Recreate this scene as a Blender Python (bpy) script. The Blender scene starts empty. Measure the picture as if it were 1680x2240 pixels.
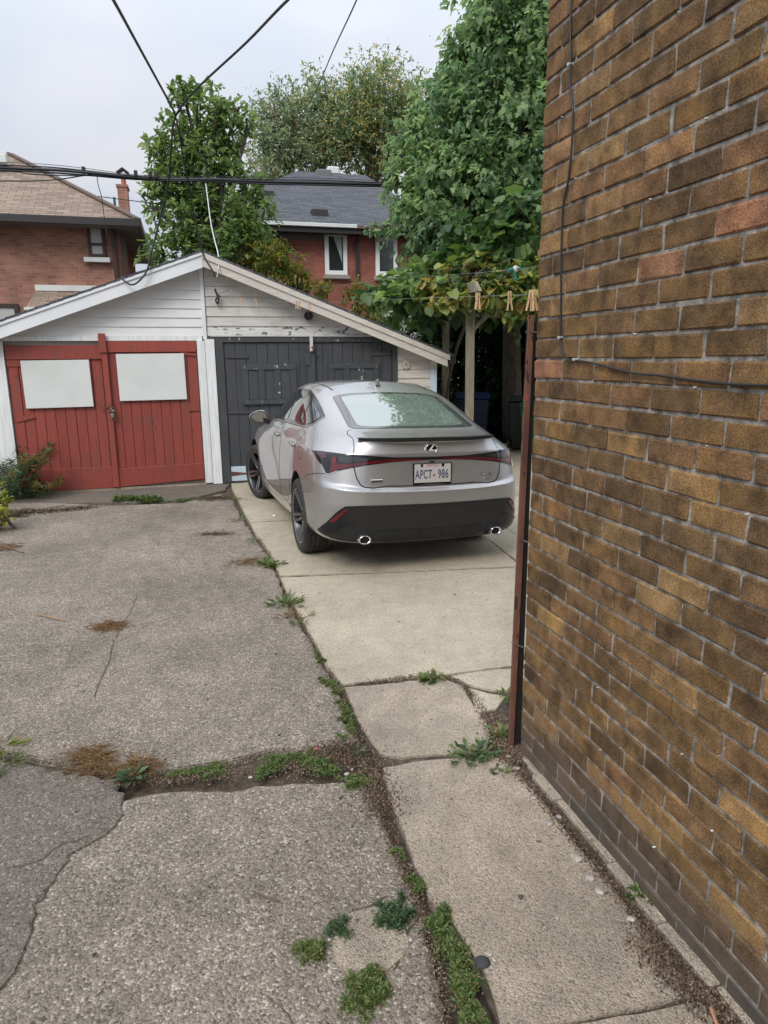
import bpy, bmesh, math, random
import numpy as np
from mathutils import Vector, Matrix
from mathutils.bvhtree import BVHTree
random.seed(7); rng = np.random.default_rng(7)
R = math.radians
S = bpy.context.scene
COL = S.collection

# ------------------------------------------------------------------ camera
FPX, CXP, CYP, EYE = 1513.0, 840.0, 1120.0, 1.65
CM = np.array([[0.96354585, -0.06636496, 0.25918155],
               [-0.2674038, -0.20761316, 0.9409527],
               [-0.00863679, -0.97595721, -0.21779104]])   # camera axes (right, down, forward) in world space
cam = bpy.data.cameras.new('camera'); cam_o = bpy.data.objects.new('camera', cam); COL.objects.link(cam_o)
rt, dn, fw = Vector(CM[:, 0]), Vector(CM[:, 1]), Vector(CM[:, 2])
m3 = Matrix((rt, -dn, -fw)).transposed()
cam_o.matrix_world = Matrix.Translation((0, 0, EYE)) @ m3.to_4x4()
cam.sensor_fit = 'VERTICAL'; cam.sensor_height = 36; cam.lens = 36 * FPX / 2240
cam.clip_start = 0.05; cam.clip_end = 900
S.camera = cam_o

# ------------------------------------------------------------------ sky and sun (bright overcast)
SUN_EL, SUN_AZ = R(44), R(-142)          # azimuth from +Y towards +X
w = bpy.data.worlds.new('World'); S.world = w; w.use_nodes = True
nt = w.node_tree; nt.nodes.clear()
def wn(t, **k):
    n = nt.nodes.new(t)
    for a, b in k.items(): setattr(n, a, b)
    return n
out = wn('ShaderNodeOutputWorld'); bg = wn('ShaderNodeBackground'); bg.inputs['Strength'].default_value = 0.1
sky = wn('ShaderNodeTexSky', sky_type='NISHITA', sun_disc=False, sun_elevation=SUN_EL, sun_rotation=SUN_AZ)
tc = wn('ShaderNodeTexCoord'); sx = wn('ShaderNodeSeparateXYZ')
nt.links.new(tc.outputs['Generated'], sx.inputs[0])
lum = wn('ShaderNodeMapRange'); lum.inputs['From Min'].default_value = 0.0; lum.inputs['From Max'].default_value = 1.0
lum.inputs['To Min'].default_value = 4.3; lum.inputs['To Max'].default_value = 15.0     # overcast: zenith brighter than horizon
pw = wn('ShaderNodeMath', operation='POWER'); pw.use_clamp = True; pw.inputs[1].default_value = 1.45; nt.links.new(sx.outputs['Z'], pw.inputs[0]); nt.links.new(pw.outputs[0], lum.inputs['Value'])
mp = wn('ShaderNodeMapping'); mp.inputs['Scale'].default_value = (1.2, 1.2, 3.5)
nt.links.new(tc.outputs['Generated'], mp.inputs[0])
no = wn('ShaderNodeTexNoise'); no.inputs['Scale'].default_value = 1.9; no.inputs['Detail'].default_value = 3; no.inputs['Roughness'].default_value = 0.45
nt.links.new(mp.outputs[0], no.inputs['Vector'])
cr = wn('ShaderNodeValToRGB'); cr.color_ramp.elements[0].position = 0.32; cr.color_ramp.elements[1].position = 0.68
cr.color_ramp.elements[0].color = (0.70, 0.83, 1.0, 1); cr.color_ramp.elements[1].color = (1.04, 1.03, 1.07, 1)
nt.links.new(no.outputs['Fac'], cr.inputs[0])
vm = wn('ShaderNodeVectorMath', operation='SCALE'); nt.links.new(cr.outputs[0], vm.inputs[0]); nt.links.new(lum.outputs[0], vm.inputs['Scale'])
mx = wn('ShaderNodeMix', data_type='RGBA'); mx.inputs['Factor'].default_value = 0.9
nt.links.new(sky.outputs[0], mx.inputs['A']); nt.links.new(vm.outputs[0], mx.inputs['B'])
nt.links.new(mx.outputs['Result'], bg.inputs['Color']); nt.links.new(bg.outputs[0], out.inputs[0])
sl = bpy.data.lights.new('sun', 'SUN'); sl.energy = 1.5; sl.angle = R(26); sl.color = (1, 0.95, 0.87)
so = bpy.data.objects.new('sun', sl); COL.objects.link(so)
sd = Vector((math.cos(SUN_EL) * math.sin(SUN_AZ), math.cos(SUN_EL) * math.cos(SUN_AZ), math.sin(SUN_EL)))
so.rotation_euler = (-sd).to_track_quat('-Z', 'Y').to_euler()
vs = S.view_settings; vs.view_transform = 'Standard'; vs.look = 'None'; vs.exposure = 0.50; vs.gamma = 1; vs.use_curve_mapping = False
S.render.engine = 'CYCLES'

# ------------------------------------------------------------------ helpers
def ray(u, v): return CM @ np.array([(u - CXP) / FPX, (v - CYP) / FPX, 1.0])
def P(u, v, Y):
    d = ray(u, v); t = Y / d[1]; return Vector((d[0] * t, Y, EYE + d[2] * t))
def G(u, v, h=0.0):
    d = ray(u, v); t = (h - EYE) / d[2]; return Vector((d[0] * t, d[1] * t, h))
def D(u, v, dist):
    d = ray(u, v); t = dist / math.hypot(d[0], d[1]); return Vector((d[0] * t, d[1] * t, EYE + d[2] * t))

def tag(o, label=None, cat=None, group=None, kind=None):
    if label: o['label'] = label
    if cat: o['category'] = cat
    if group: o['group'] = group
    if kind: o['kind'] = kind
    return o
def empty(name, loc, label, cat, group=None):
    o = bpy.data.objects.new(name, None); COL.objects.link(o); o.location = loc; o.empty_display_size = 0.1
    return tag(o, label, cat, group)
def link(name, me, mat, parent=None, smooth=False):
    o = bpy.data.objects.new(name, me); COL.objects.link(o)
    if mat is not None:
        if len(me.materials): me.materials.clear()
        for m in (mat if isinstance(mat, (list, tuple)) else [mat]): me.materials.append(m)
    if smooth: me.polygons.foreach_set('use_smooth', [True] * len(me.polygons))
    if parent is not None:
        o.parent = parent; o.location = -parent_world(parent)
    return o
def parent_world(p):
    v = Vector(p.location)
    while p.parent is not None: p = p.parent; v = v + p.location
    return v
class MB:
    """collects shapes, builds ONE mesh object (coordinates are world space)"""
    def __init__(s): s.v = []; s.f = []; s.mi = []
    def add(s, vs, fs, mi=0):
        n = len(s.v); s.v += [tuple(p) for p in vs]; s.f += [tuple(i + n for i in f) for f in fs]; s.mi += [mi] * len(fs); return s
    def box(s, a, b, mi=0, rot=None, c=None):
        x0, y0, z0 = a; x1, y1, z1 = b
        vs = [Vector(p) for p in ((x0,y0,z0),(x1,y0,z0),(x1,y1,z0),(x0,y1,z0),(x0,y0,z1),(x1,y0,z1),(x1,y1,z1),(x0,y1,z1))]
        if rot is not None:
            c = Vector(c) if c is not None else (Vector(a) + Vector(b)) / 2
            vs = [rot @ (p - c) + c for p in vs]
        return s.add(vs, [(0,3,2,1),(4,5,6,7),(0,1,5,4),(1,2,6,5),(2,3,7,6),(3,0,4,7)], mi)
    def bar(s, p, q, w, h=None, up=(0,0,1), mi=0):
        p, q = Vector(p), Vector(q); h = h or w; d = (q - p).normalized(); u = Vector(up)
        a = d.cross(u); a = a.normalized() if a.length > 1e-5 else Vector((1,0,0)); b = a.cross(d)
        vs = [c + a * sx * w / 2 + b * sz * h / 2 for c in (p, q) for sx, sz in ((-1,-1),(1,-1),(1,1),(-1,1))]
        return s.add(vs, [(0,1,2,3),(7,6,5,4),(0,4,5,1),(1,5,6,2),(2,6,7,3),(3,7,4,0)], mi)
    def prism(s, pts, d, mi=0):
        n = len(pts); d = Vector(d); a = [Vector(p) for p in pts]; b = [p + d for p in a]
        return s.add(a + b, [tuple(range(n)), tuple(range(2*n-1, n-1, -1))] + [(i, i+n, (i+1) % n + n, (i+1) % n)[::-1] for i in range(n)], mi)
    def tube(s, pts, r, n=6, mi=0, cap=True):
        pts = [Vector(p) for p in pts]; k = len(pts); rs = r if isinstance(r, (list, tuple)) else [r] * k
        vs = []; ref = Vector((0.31, 0.2, 0.9)).normalized()
        for i, p in enumerate(pts):
            d = (pts[min(i+1, k-1)] - pts[max(i-1, 0)]).normalized()
            a = d.cross(ref); a = a.normalized() if a.length > 1e-3 else Vector((1,0,0)); b = d.cross(a)
            for j in range(n):
                t = 2 * math.pi * j / n; vs.append(p + (a * math.cos(t) + b * math.sin(t)) * rs[i])
        fs = [(i*n+j, i*n+(j+1) % n, (i+1)*n+(j+1) % n, (i+1)*n+j) for i in range(k-1) for j in range(n)]
        if cap: fs += [tuple(range(n))[::-1], tuple(range((k-1)*n, k*n))]
        return s.add(vs, fs, mi)
    def lathe(s, prof, c, ax='z', n=20, mi=0, M=None):
        """prof: (radius, height) pairs about axis through c"""
        vs = []
        for r, h in prof:
            for j in range(n):
                t = 2*math.pi*j/n
                p = {'z': (r*math.cos(t), r*math.sin(t), h), 'x': (h, r*math.cos(t), r*math.sin(t)), 'y': (r*math.sin(t), h, r*math.cos(t))}[ax]
                p = Vector(p)
                if M is not None: p = M @ p
                vs.append(Vector(c) + p)
        fs = [(i*n+j, i*n+(j+1) % n, (i+1)*n+(j+1) % n, (i+1)*n+j) for i in range(len(prof)-1) for j in range(n)]
        return s.add(vs, fs, mi)
    def build(s, name, mat, parent=None, smooth=False, angle=None, bevel=0):
        me = bpy.data.meshes.new(name); me.from_pydata([tuple(p) for p in s.v], [], s.f)
        o = link(name, me, mat, parent)
        me.polygons.foreach_set('material_index', s.mi)
        bm = bmesh.new(); bm.from_mesh(me); bmesh.ops.recalc_face_normals(bm, faces=bm.faces)
        if bevel:
            bmesh.ops.bevel(bm, geom=[e for e in bm.edges if e.is_manifold and e.calc_face_angle(0) > 0.5], offset=bevel, segments=1, affect='EDGES')
        bm.to_mesh(me); bm.free()
        if smooth:
            me.polygons.foreach_set('use_smooth', [True] * len(me.polygons))
            if angle: me.set_sharp_from_angle(angle=R(angle))
        return o
def np_mesh(name, verts, faces, mat, parent=None, smooth=False, k=3):
    me = bpy.data.meshes.new(name); nv, nf = len(verts), len(faces)
    me.vertices.add(nv); me.vertices.foreach_set('co', np.asarray(verts, dtype=np.float32).ravel())
    me.loops.add(nf * k); me.loops.foreach_set('vertex_index', np.asarray(faces, dtype=np.int32).ravel())
    me.polygons.add(nf); me.polygons.foreach_set('loop_start', np.arange(0, nf * k, k, dtype=np.int32))
    me.update(calc_edges=True); me.validate()
    return link(name, me, mat, parent, smooth)

# ------------------------------------------------------------------ materials
def M_(name, col, rough=0.7, metal=0.0, col2=None, nscale=6.0, ndetail=4, bump=0.0, bscale=60.0, coords='Object', spec=None, coat=0.0,
       trans=0.0, ior=None, speck=None, island=0.0, objrand=0.0, stretch=None, emis=None, contrast=(0.35, 0.65), alpha=None):
    m = bpy.data.materials.new(name); m.use_nodes = True; t = m.node_tree; b = t.nodes['Principled BSDF']
    b.inputs['Roughness'].default_value = rough; b.inputs['Metallic'].default_value = metal
    if spec is not None: b.inputs['Specular IOR Level'].default_value = spec
    if coat: b.inputs['Coat Weight'].default_value = coat; b.inputs['Coat Roughness'].default_value = 0.03
    if trans: b.inputs['Transmission Weight'].default_value = trans
    if ior: b.inputs['IOR'].default_value = ior
    if alpha: b.inputs['Alpha'].default_value = alpha
    N = t.nodes.new; L = t.links.new
    tcn = N('ShaderNodeTexCoord'); vec = tcn.outputs['Object' if coords == 'World' else coords]
    geo = N('ShaderNodeNewGeometry')
    if coords == 'World': vec = geo.outputs['Position']
    if stretch:
        mpn = N('ShaderNodeMapping'); mpn.inputs['Scale'].default_value = stretch; L(vec, mpn.inputs[0]); vec = mpn.outputs[0]
    c = None
    if col2 is not None:
        n = N('ShaderNodeTexNoise'); n.inputs['Scale'].default_value = nscale; n.inputs['Detail'].default_value = ndetail; L(vec, n.inputs['Vector'])
        r = N('ShaderNodeValToRGB'); r.color_ramp.elements[0].position, r.color_ramp.elements[1].position = contrast
        r.color_ramp.elements[0].color = (*col, 1); r.color_ramp.elements[1].color = (*col2, 1); L(n.outputs['Fac'], r.inputs[0]); c = r.outputs[0]
    else:
        rgb = N('ShaderNodeRGB'); rgb.outputs[0].default_value = (*col, 1); c = rgb.outputs[0]
    if speck:   # (colour, scale, threshold)
        for (sc, ss, st) in (speck if isinstance(speck, list) else [speck]):
            n = N('ShaderNodeTexNoise'); n.inputs['Scale'].default_value = ss; n.inputs['Detail'].default_value = 2; L(vec, n.inputs['Vector'])
            r = N('ShaderNodeMapRange'); r.inputs['From Min'].default_value = st; r.inputs['From Max'].default_value = st + 0.04; L(n.outputs['Fac'], r.inputs['Value'])
            x = N('ShaderNodeMix'); x.data_type = 'RGBA'; x.inputs['B'].default_value = (*sc, 1); L(r.outputs[0], x.inputs['Factor']); L(c, x.inputs['A']); c = x.outputs['Result']
    if island or objrand:
        if objrand: oi = N('ShaderNodeObjectInfo'); rv = oi.outputs['Random']; amt = objrand
        else: rv = geo.outputs['Random Per Island']; amt = island
        h = N('ShaderNodeHueSaturation'); L(c, h.inputs['Color'])
        mr = N('ShaderNodeMapRange'); mr.inputs['To Min'].default_value = 1 - amt; mr.inputs['To Max'].default_value = 1 + amt; L(rv, mr.inputs['Value']); L(mr.outputs[0], h.inputs['Value'])
        c = h.outputs[0]
    L(c, b.inputs['Base Color'])
    if bump:
        n = N('ShaderNodeTexNoise'); n.inputs['Scale'].default_value = bscale; n.inputs['Detail'].default_value = 4; L(vec, n.inputs['Vector'])
        bp = N('ShaderNodeBump'); bp.inputs['Strength'].default_value = 1.0; bp.inputs['Distance'].default_value = bump; L(n.outputs['Fac'], bp.inputs['Height']); L(bp.outputs[0], b.inputs['Normal'])
    if emis: b.inputs['Emission Color'].default_value = (*emis, 1); b.inputs['Emission Strength'].default_value = 1
    return m
def nodes_of(m): return m.node_tree, m.node_tree.nodes.new, m.node_tree.links.new, m.node_tree.nodes['Principled BSDF']

def ground_mat(name, base, dark, light, chip, chipscale, chipamt, bump, stain):
    """stone chips set in a matrix: voronoi cells coloured at random, relief, broad stains"""
    m = bpy.data.materials.new(name); m.use_nodes = True; t, N, L, b = nodes_of(m)
    b.inputs['Roughness'].default_value = 0.93; b.inputs['Specular IOR Level'].default_value = 0.25
    g = N('ShaderNodeNewGeometry'); p = g.outputs['Position']
    warp = N('ShaderNodeTexNoise'); warp.inputs['Scale'].default_value = chipscale * 0.7; L(p, warp.inputs['Vector'])
    wm = N('ShaderNodeVectorMath'); wm.operation = 'MULTIPLY_ADD'; wm.inputs[1].default_value = (0.35 / chipscale,) * 3; L(warp.outputs['Color'], wm.inputs[0]); L(p, wm.inputs[2])
    vo = N('ShaderNodeTexVoronoi'); vo.inputs['Scale'].default_value = chipscale; L(wm.outputs[0], vo.inputs['Vector'])
    vo2 = N('ShaderNodeTexVoronoi'); vo2.inputs['Scale'].default_value = chipscale * 2.3; L(wm.outputs[0], vo2.inputs['Vector'])
    sep = N('ShaderNodeSeparateColor'); L(vo.outputs['Color'], sep.inputs[0])
    sep2 = N('ShaderNodeSeparateColor'); L(vo2.outputs['Color'], sep2.inputs[0])
    rp = N('ShaderNodeValToRGB'); e = rp.color_ramp.elements; e[0].position = 0.0; e[0].color = (*dark, 1); e[1].position = 1.0; e[1].color = (*chip, 1)
    a = e.new(0.35); a.color = (*base, 1); a = e.new(1 - chipamt); a.color = (*light, 1)
    L(sep.outputs[0], rp.inputs[0])
    rp2 = N('ShaderNodeValToRGB'); e = rp2.color_ramp.elements; e[0].color = (*dark, 1); e[1].color = (*light, 1); a = e.new(0.5); a.color = (*base, 1)
    L(sep2.outputs[0], rp2.inputs[0])
    mix = N('ShaderNodeMix'); mix.data_type = 'RGBA'; mix.inputs['Factor'].default_value = 0.45; L(rp.outputs[0], mix.inputs['A']); L(rp2.outputs[0], mix.inputs['B'])
    n1 = N('ShaderNodeTexNoise'); n1.inputs['Scale'].default_value = 1.1; n1.inputs['Detail'].default_value = 6; n1.inputs['Roughness'].default_value = 0.6; L(p, n1.inputs['Vector'])
    r1 = N('ShaderNodeMapRange'); r1.inputs['From Min'].default_value = 0.3; r1.inputs['From Max'].default_value = 0.7; r1.inputs['To Min'].default_value = 1 - stain; r1.inputs['To Max'].default_value = 1 + stain; L(n1.outputs['Fac'], r1.inputs['Value'])
    n2 = N('ShaderNodeTexNoise'); n2.inputs['Scale'].default_value = 9; n2.inputs['Detail'].default_value = 5; L(p, n2.inputs['Vector'])
    r2 = N('ShaderNodeMapRange'); r2.inputs['From Min'].default_value = 0.3; r2.inputs['From Max'].default_value = 0.7; r2.inputs['To Min'].default_value = 1 - stain * .5; r2.inputs['To Max'].default_value = 1 + stain * .5; L(n2.outputs['Fac'], r2.inputs['Value'])
    ml = N('ShaderNodeMath'); ml.operation = 'MULTIPLY'; L(r1.outputs[0], ml.inputs[0]); L(r2.outputs[0], ml.inputs[1])
    hs = N('ShaderNodeHueSaturation'); L(mix.outputs['Result'], hs.inputs['Color']); L(ml.outputs[0], hs.inputs['Value'])
    # occasional dark spots
    n3 = N('ShaderNodeTexNoise'); n3.inputs['Scale'].default_value = 23; n3.inputs['Detail'].default_value = 2; L(p, n3.inputs['Vector'])
    r3 = N('ShaderNodeMapRange'); r3.inputs['From Min'].default_value = 0.70; r3.inputs['From Max'].default_value = 0.76; L(n3.outputs['Fac'], r3.inputs['Value'])
    mx3 = N('ShaderNodeMix'); mx3.data_type = 'RGBA'; mx3.inputs['B'].default_value = (*[c * .7 for c in dark], 1); L(r3.outputs[0], mx3.inputs['Factor']); L(hs.outputs[0], mx3.inputs['A'])
    L(mx3.outputs['Result'], b.inputs['Base Color'])
    bp = N('ShaderNodeBump'); bp.inputs['Distance'].default_value = bump; bp.inputs['Strength'].default_value = 1
    am = N('ShaderNodeMath'); am.operation = 'MULTIPLY_ADD'; L(vo.outputs['Distance'], am.inputs[0]); am.inputs[1].default_value = -1.2; L(sep.outputs[1], am.inputs[2])
    L(am.outputs[0], bp.inputs['Height']); L(bp.outputs[0], b.inputs['Normal'])
    return m

mats = {}
mats['asphalt'] = ground_mat('aged_asphalt', (0.235, 0.200, 0.162), (0.06, 0.05, 0.04), (0.315, 0.27, 0.22), (0.66, 0.59, 0.50), 130, 0.16, 0.0034, 0.26)
mats['asphalt_dark'] = ground_mat('patch_asphalt', (0.155, 0.133, 0.11), (0.055, 0.047, 0.038), (0.22, 0.19, 0.157), (0.42, 0.39, 0.36), 130, 0.12, 0.003, 0.15)
mats['concrete'] = ground_mat('worn_concrete', (0.49, 0.43, 0.325), (0.22, 0.19, 0.142), (0.55, 0.485, 0.375), (0.68, 0.61, 0.49), 190, 0.10, 0.0024, 0.18)
mats['concrete2'] = ground_mat('stained_concrete', (0.385, 0.325, 0.25), (0.15, 0.122, 0.093), (0.45, 0.385, 0.305), (0.60, 0.52, 0.42), 170, 0.12, 0.003, 0.26)
mats['dirt'] = M_('damp_dirt', (0.045, 0.033, 0.024), 0.95, col2=(0.11, 0.082, 0.06), nscale=30, bump=0.006, bscale=90, coords='World', speck=((0.2, 0.16, 0.12), 140, 0.66))
mats['soil'] = M_('yard_soil', (0.05, 0.045, 0.03), 0.95, col2=(0.09, 0.08, 0.05), nscale=2, bump=0.02, bscale=14, coords='World')

def brick_mat(name, ramp, rnd, grime=True, sand=(210, 0.0016)):
    m = bpy.data.materials.new(name); m.use_nodes = True; t, N, L, b = nodes_of(m)
    b.inputs['Roughness'].default_value = 0.92; b.inputs['Specular IOR Level'].default_value = 0.2
    g = N('ShaderNodeNewGeometry')
    rv = N('ShaderNodeObjectInfo').outputs['Random'] if rnd == 'object' else g.outputs['Random Per Island']
    r = N('ShaderNodeValToRGB'); r.color_ramp.interpolation = 'LINEAR'; e = r.color_ramp.elements
    e[0].position = ramp[0][0]; e[0].color = (*ramp[0][1], 1); e[1].position = ramp[-1][0]; e[1].color = (*ramp[-1][1], 1)
    for p_, c_ in ramp[1:-1]: x = e.new(p_); x.color = (*c_, 1)
    L(rv, r.inputs[0])
    n = N('ShaderNodeTexNoise'); n.inputs['Scale'].default_value = 13; n.inputs['Detail'].default_value = 6; n.inputs['Roughness'].default_value = .6; L(g.outputs['Position'], n.inputs['Vector'])
    mr = N('ShaderNodeMapRange'); mr.inputs['From Min'].default_value = .33; mr.inputs['From Max'].default_value = .67; mr.inputs['To Min'].default_value = 0.55; mr.inputs['To Max'].default_value = 1.40; L(n.outputs['Fac'], mr.inputs['Value'])
    f = N('ShaderNodeTexNoise'); f.inputs['Scale'].default_value = sand[0]; f.inputs['Detail'].default_value = 3; L(g.outputs['Position'], f.inputs['Vector'])
    fr = N('ShaderNodeMapRange'); fr.inputs['From Min'].default_value = .32; fr.inputs['From Max'].default_value = .68; fr.inputs['To Min'].default_value = 0.62; fr.inputs['To Max'].default_value = 1.38; L(f.outputs['Fac'], fr.inputs['Value'])
    mm = N('ShaderNodeMath'); mm.operation = 'MULTIPLY'; L(mr.outputs[0], mm.inputs[0]); L(fr.outputs[0], mm.inputs[1])
    h = N('ShaderNodeHueSaturation'); L(r.outputs[0], h.inputs['Color']); L(mm.outputs[0], h.inputs['Value']); c = h.outputs[0]
    # ochre blotch
    n2 = N('ShaderNodeTexNoise'); n2.inputs['Scale'].default_value = 6.5; n2.inputs['Detail'].default_value = 2; L(g.outputs['Position'], n2.inputs['Vector'])
    m2 = N('ShaderNodeMapRange'); m2.inputs['From Min'].default_value = .5; m2.inputs['From Max'].default_value = .72; m2.inputs['To Max'].default_value = 0.5; L(n2.outputs['Fac'], m2.inputs['Value'])
    x2 = N('ShaderNodeMix'); x2.data_type = 'RGBA'; x2.blend_type = 'MULTIPLY'; x2.inputs['B'].default_value = (1.12, 1.04, 0.66, 1) if grime else (1, .9, .8, 1); L(m2.outputs[0], x2.inputs['Factor']); L(c, x2.inputs['A']); c = x2.outputs['Result']
    if grime:   # splash-back dirt on the lowest courses
        s = N('ShaderNodeSeparateXYZ'); L(g.outputs['Position'], s.inputs[0])
        ad = N('ShaderNodeMath'); ad.operation = 'MULTIPLY_ADD'; ad.inputs[1].default_value = -0.35; L(n.outputs['Fac'], ad.inputs[0]); L(s.outputs['Z'], ad.inputs[2])
        gr = N('ShaderNodeMapRange'); gr.inputs['From Min'].default_value = 0.10; gr.inputs['From Max'].default_value = -0.12; gr.inputs['To Max'].default_value = 0.75; L(ad.outputs[0], gr.inputs['Value'])
        x3 = N('ShaderNodeMix'); x3.data_type = 'RGBA'; x3.inputs['B'].default_value = (0.085, 0.078, 0.072, 1); L(gr.outputs[0], x3.inputs['Factor']); L(c, x3.inputs['A']); c = x3.outputs['Result']
    L(c, b.inputs['Base Color'])
    bp = N('ShaderNodeBump'); bp.inputs['Distance'].default_value = sand[1]; L(f.outputs['Fac'], bp.inputs['Height']); L(bp.outputs[0], b.inputs['Normal'])
    return m
BR = [(0, (0.10, 0.061, 0.033)), (0.25, (0.145, 0.088, 0.043)), (0.5, (0.175, 0.105, 0.049)), (0.68, (0.195, 0.110, 0.056)), (0.78, (0.13, 0.082, 0.043)), (0.88, (0.22, 0.135, 0.064)), (0.96, (0.265, 0.163, 0.075)), (1.0, (0.26, 0.13, 0.08))]
mats['brick'] = brick_mat('brown_textured_brick', BR, 'object')
mats['brick_s'] = brick_mat('brown_textured_brick_mass', BR, 'island')
mats['mortar'] = M_('grey_mortar', (0.12, 0.11, 0.097), 0.95, col2=(0.36, 0.33, 0.295), nscale=26, bump=0.004, bscale=120, coords='World', speck=((0.6, 0.56, 0.5), 55, 0.72))

def far_brick(name, c1, c2, mort, band=(0.16, 0.10, 0.06), w_=0.22, h_=0.074):
    m = bpy.data.materials.new(name); m.use_nodes = True; t, N, L, b = nodes_of(m); b.inputs['Roughness'].default_value = 0.9
    g = N('ShaderNodeNewGeometry'); s = N('ShaderNodeSeparateXYZ'); L(g.outputs['Position'], s.inputs[0])
    a = N('ShaderNodeMath'); a.operation = 'ADD'; L(s.outputs['X'], a.inputs[0]); L(s.outputs['Y'], a.inputs[1])
    cb = N('ShaderNodeCombineXYZ'); L(a.outputs[0], cb.inputs['X']); L(s.outputs['Z'], cb.inputs['Y'])
    bt = N('ShaderNodeTexBrick'); bt.inputs['Scale'].default_value = 1; bt.inputs['Brick Width'].default_value = w_; bt.inputs['Row Height'].default_value = h_; bt.inputs['Mortar Size'].default_value = 0.006; bt.inputs['Mortar Smooth'].default_value = 0.4; bt.inputs['Bias'].default_value = -0.1
    bt.inputs['Color1'].default_value = (*c1, 1); bt.inputs['Color2'].default_value = (*c2, 1); bt.inputs['Mortar'].default_value = (*mort, 1); L(cb.outputs[0], bt.inputs['Vector'])
    n = N('ShaderNodeTexNoise'); n.inputs['Scale'].default_value = 1.3; n.inputs['Detail'].default_value = 5; L(g.outputs['Position'], n.inputs['Vector'])
    mr = N('ShaderNodeMapRange'); mr.inputs['From Min'].default_value = .3; mr.inputs['From Max'].default_value = .7; mr.inputs['To Min'].default_value = 0.75; mr.inputs['To Max'].default_value = 1.25; L(n.outputs['Fac'], mr.inputs['Value'])
    h = N('ShaderNodeHueSaturation'); L(bt.outputs['Color'], h.inputs['Color']); L(mr.outputs[0], h.inputs['Value'])
    mpn = N('ShaderNodeMapping'); mpn.inputs['Scale'].default_value = (0.8, 0.8, 3); L(g.outputs['Position'], mpn.inputs[0])
    n2 = N('ShaderNodeTexNoise'); n2.inputs['Scale'].default_value = 2; n2.inputs['Detail'].default_value = 4; L(mpn.outputs[0], n2.inputs['Vector'])
    m2 = N('ShaderNodeMapRange'); m2.inputs['From Min'].default_value = .55; m2.inputs['From Max'].default_value = .75; m2.inputs['To Max'].default_value = 0.7; L(n2.outputs['Fac'], m2.inputs['Value'])
    x = N('ShaderNodeMix'); x.data_type = 'RGBA'; x.inputs['B'].default_value = (*band, 1); L(m2.outputs[0], x.inputs['Factor']); L(h.outputs[0], x.inputs['A'])
    L(x.outputs['Result'], b.inputs['Base Color'])
    bp = N('ShaderNodeBump'); bp.inputs['Distance'].default_value = 0.006; bp.invert = True; L(bt.outputs['Fac'], bp.inputs['Height']); L(bp.outputs[0], b.inputs['Normal'])
    return m
mats['brick_left'] = far_brick('old_red_brick', (0.36, 0.17, 0.12), (0.22, 0.10, 0.075), (0.33, 0.235, 0.19), band=(0.30, 0.18, 0.10))
mats['brick_mid'] = far_brick('painted_red_brick', (0.31, 0.10, 0.07), (0.235, 0.078, 0.058), (0.33, 0.17, 0.14), band=(0.22, 0.075, 0.055))
def shingle_mat(name, c1, c2, c3, nx=0.33, nz=0.14):
    m = bpy.data.materials.new(name); m.use_nodes = True; t, N, L, b = nodes_of(m); b.inputs['Roughness'].default_value = 0.95
    tcn = N('ShaderNodeTexCoord')
    bt = N('ShaderNodeTexBrick'); bt.inputs['Scale'].default_value = 1; bt.inputs['Brick Width'].default_value = nx; bt.inputs['Row Height'].default_value = nz; bt.inputs['Mortar Size'].default_value = 0.008; bt.inputs['Mortar Smooth'].default_value = 0.2
    bt.inputs['Color1'].default_value = (*c1, 1); bt.inputs['Color2'].default_value = (*c2, 1); bt.inputs['Mortar'].default_value = (*c3, 1); L(tcn.outputs['UV'], bt.inputs['Vector'])
    n = N('ShaderNodeTexNoise'); n.inputs['Scale'].default_value = 40; n.inputs['Detail'].default_value = 4; L(tcn.outputs['UV'], n.inputs['Vector'])
    mr = N('ShaderNodeMapRange'); mr.inputs['From Min'].default_value = .3; mr.inputs['From Max'].default_value = .7; mr.inputs['To Min'].default_value = 0.7; mr.inputs['To Max'].default_value = 1.3; L(n.outputs['Fac'], mr.inputs['Value'])
    h = N('ShaderNodeHueSaturation'); L(bt.outputs['Color'], h.inputs['Color']); L(mr.outputs[0], h.inputs['Value']); L(h.outputs[0], b.inputs['Base Color'])
    bp = N('ShaderNodeBump'); bp.inputs['Distance'].default_value = 0.01; bp.invert = True; L(bt.outputs['Fac'], bp.inputs['Height']); L(bp.outputs[0], b.inputs['Normal'])
    return m
mats['shingle_tan'] = shingle_mat('tan_shingles', (0.31, 0.235, 0.18), (0.19, 0.14, 0.11), (0.14, 0.10, 0.08))
mats['shingle_dark'] = shingle_mat('charcoal_shingles', (0.10, 0.105, 0.12), (0.065, 0.07, 0.082), (0.035, 0.037, 0.045))
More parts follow.
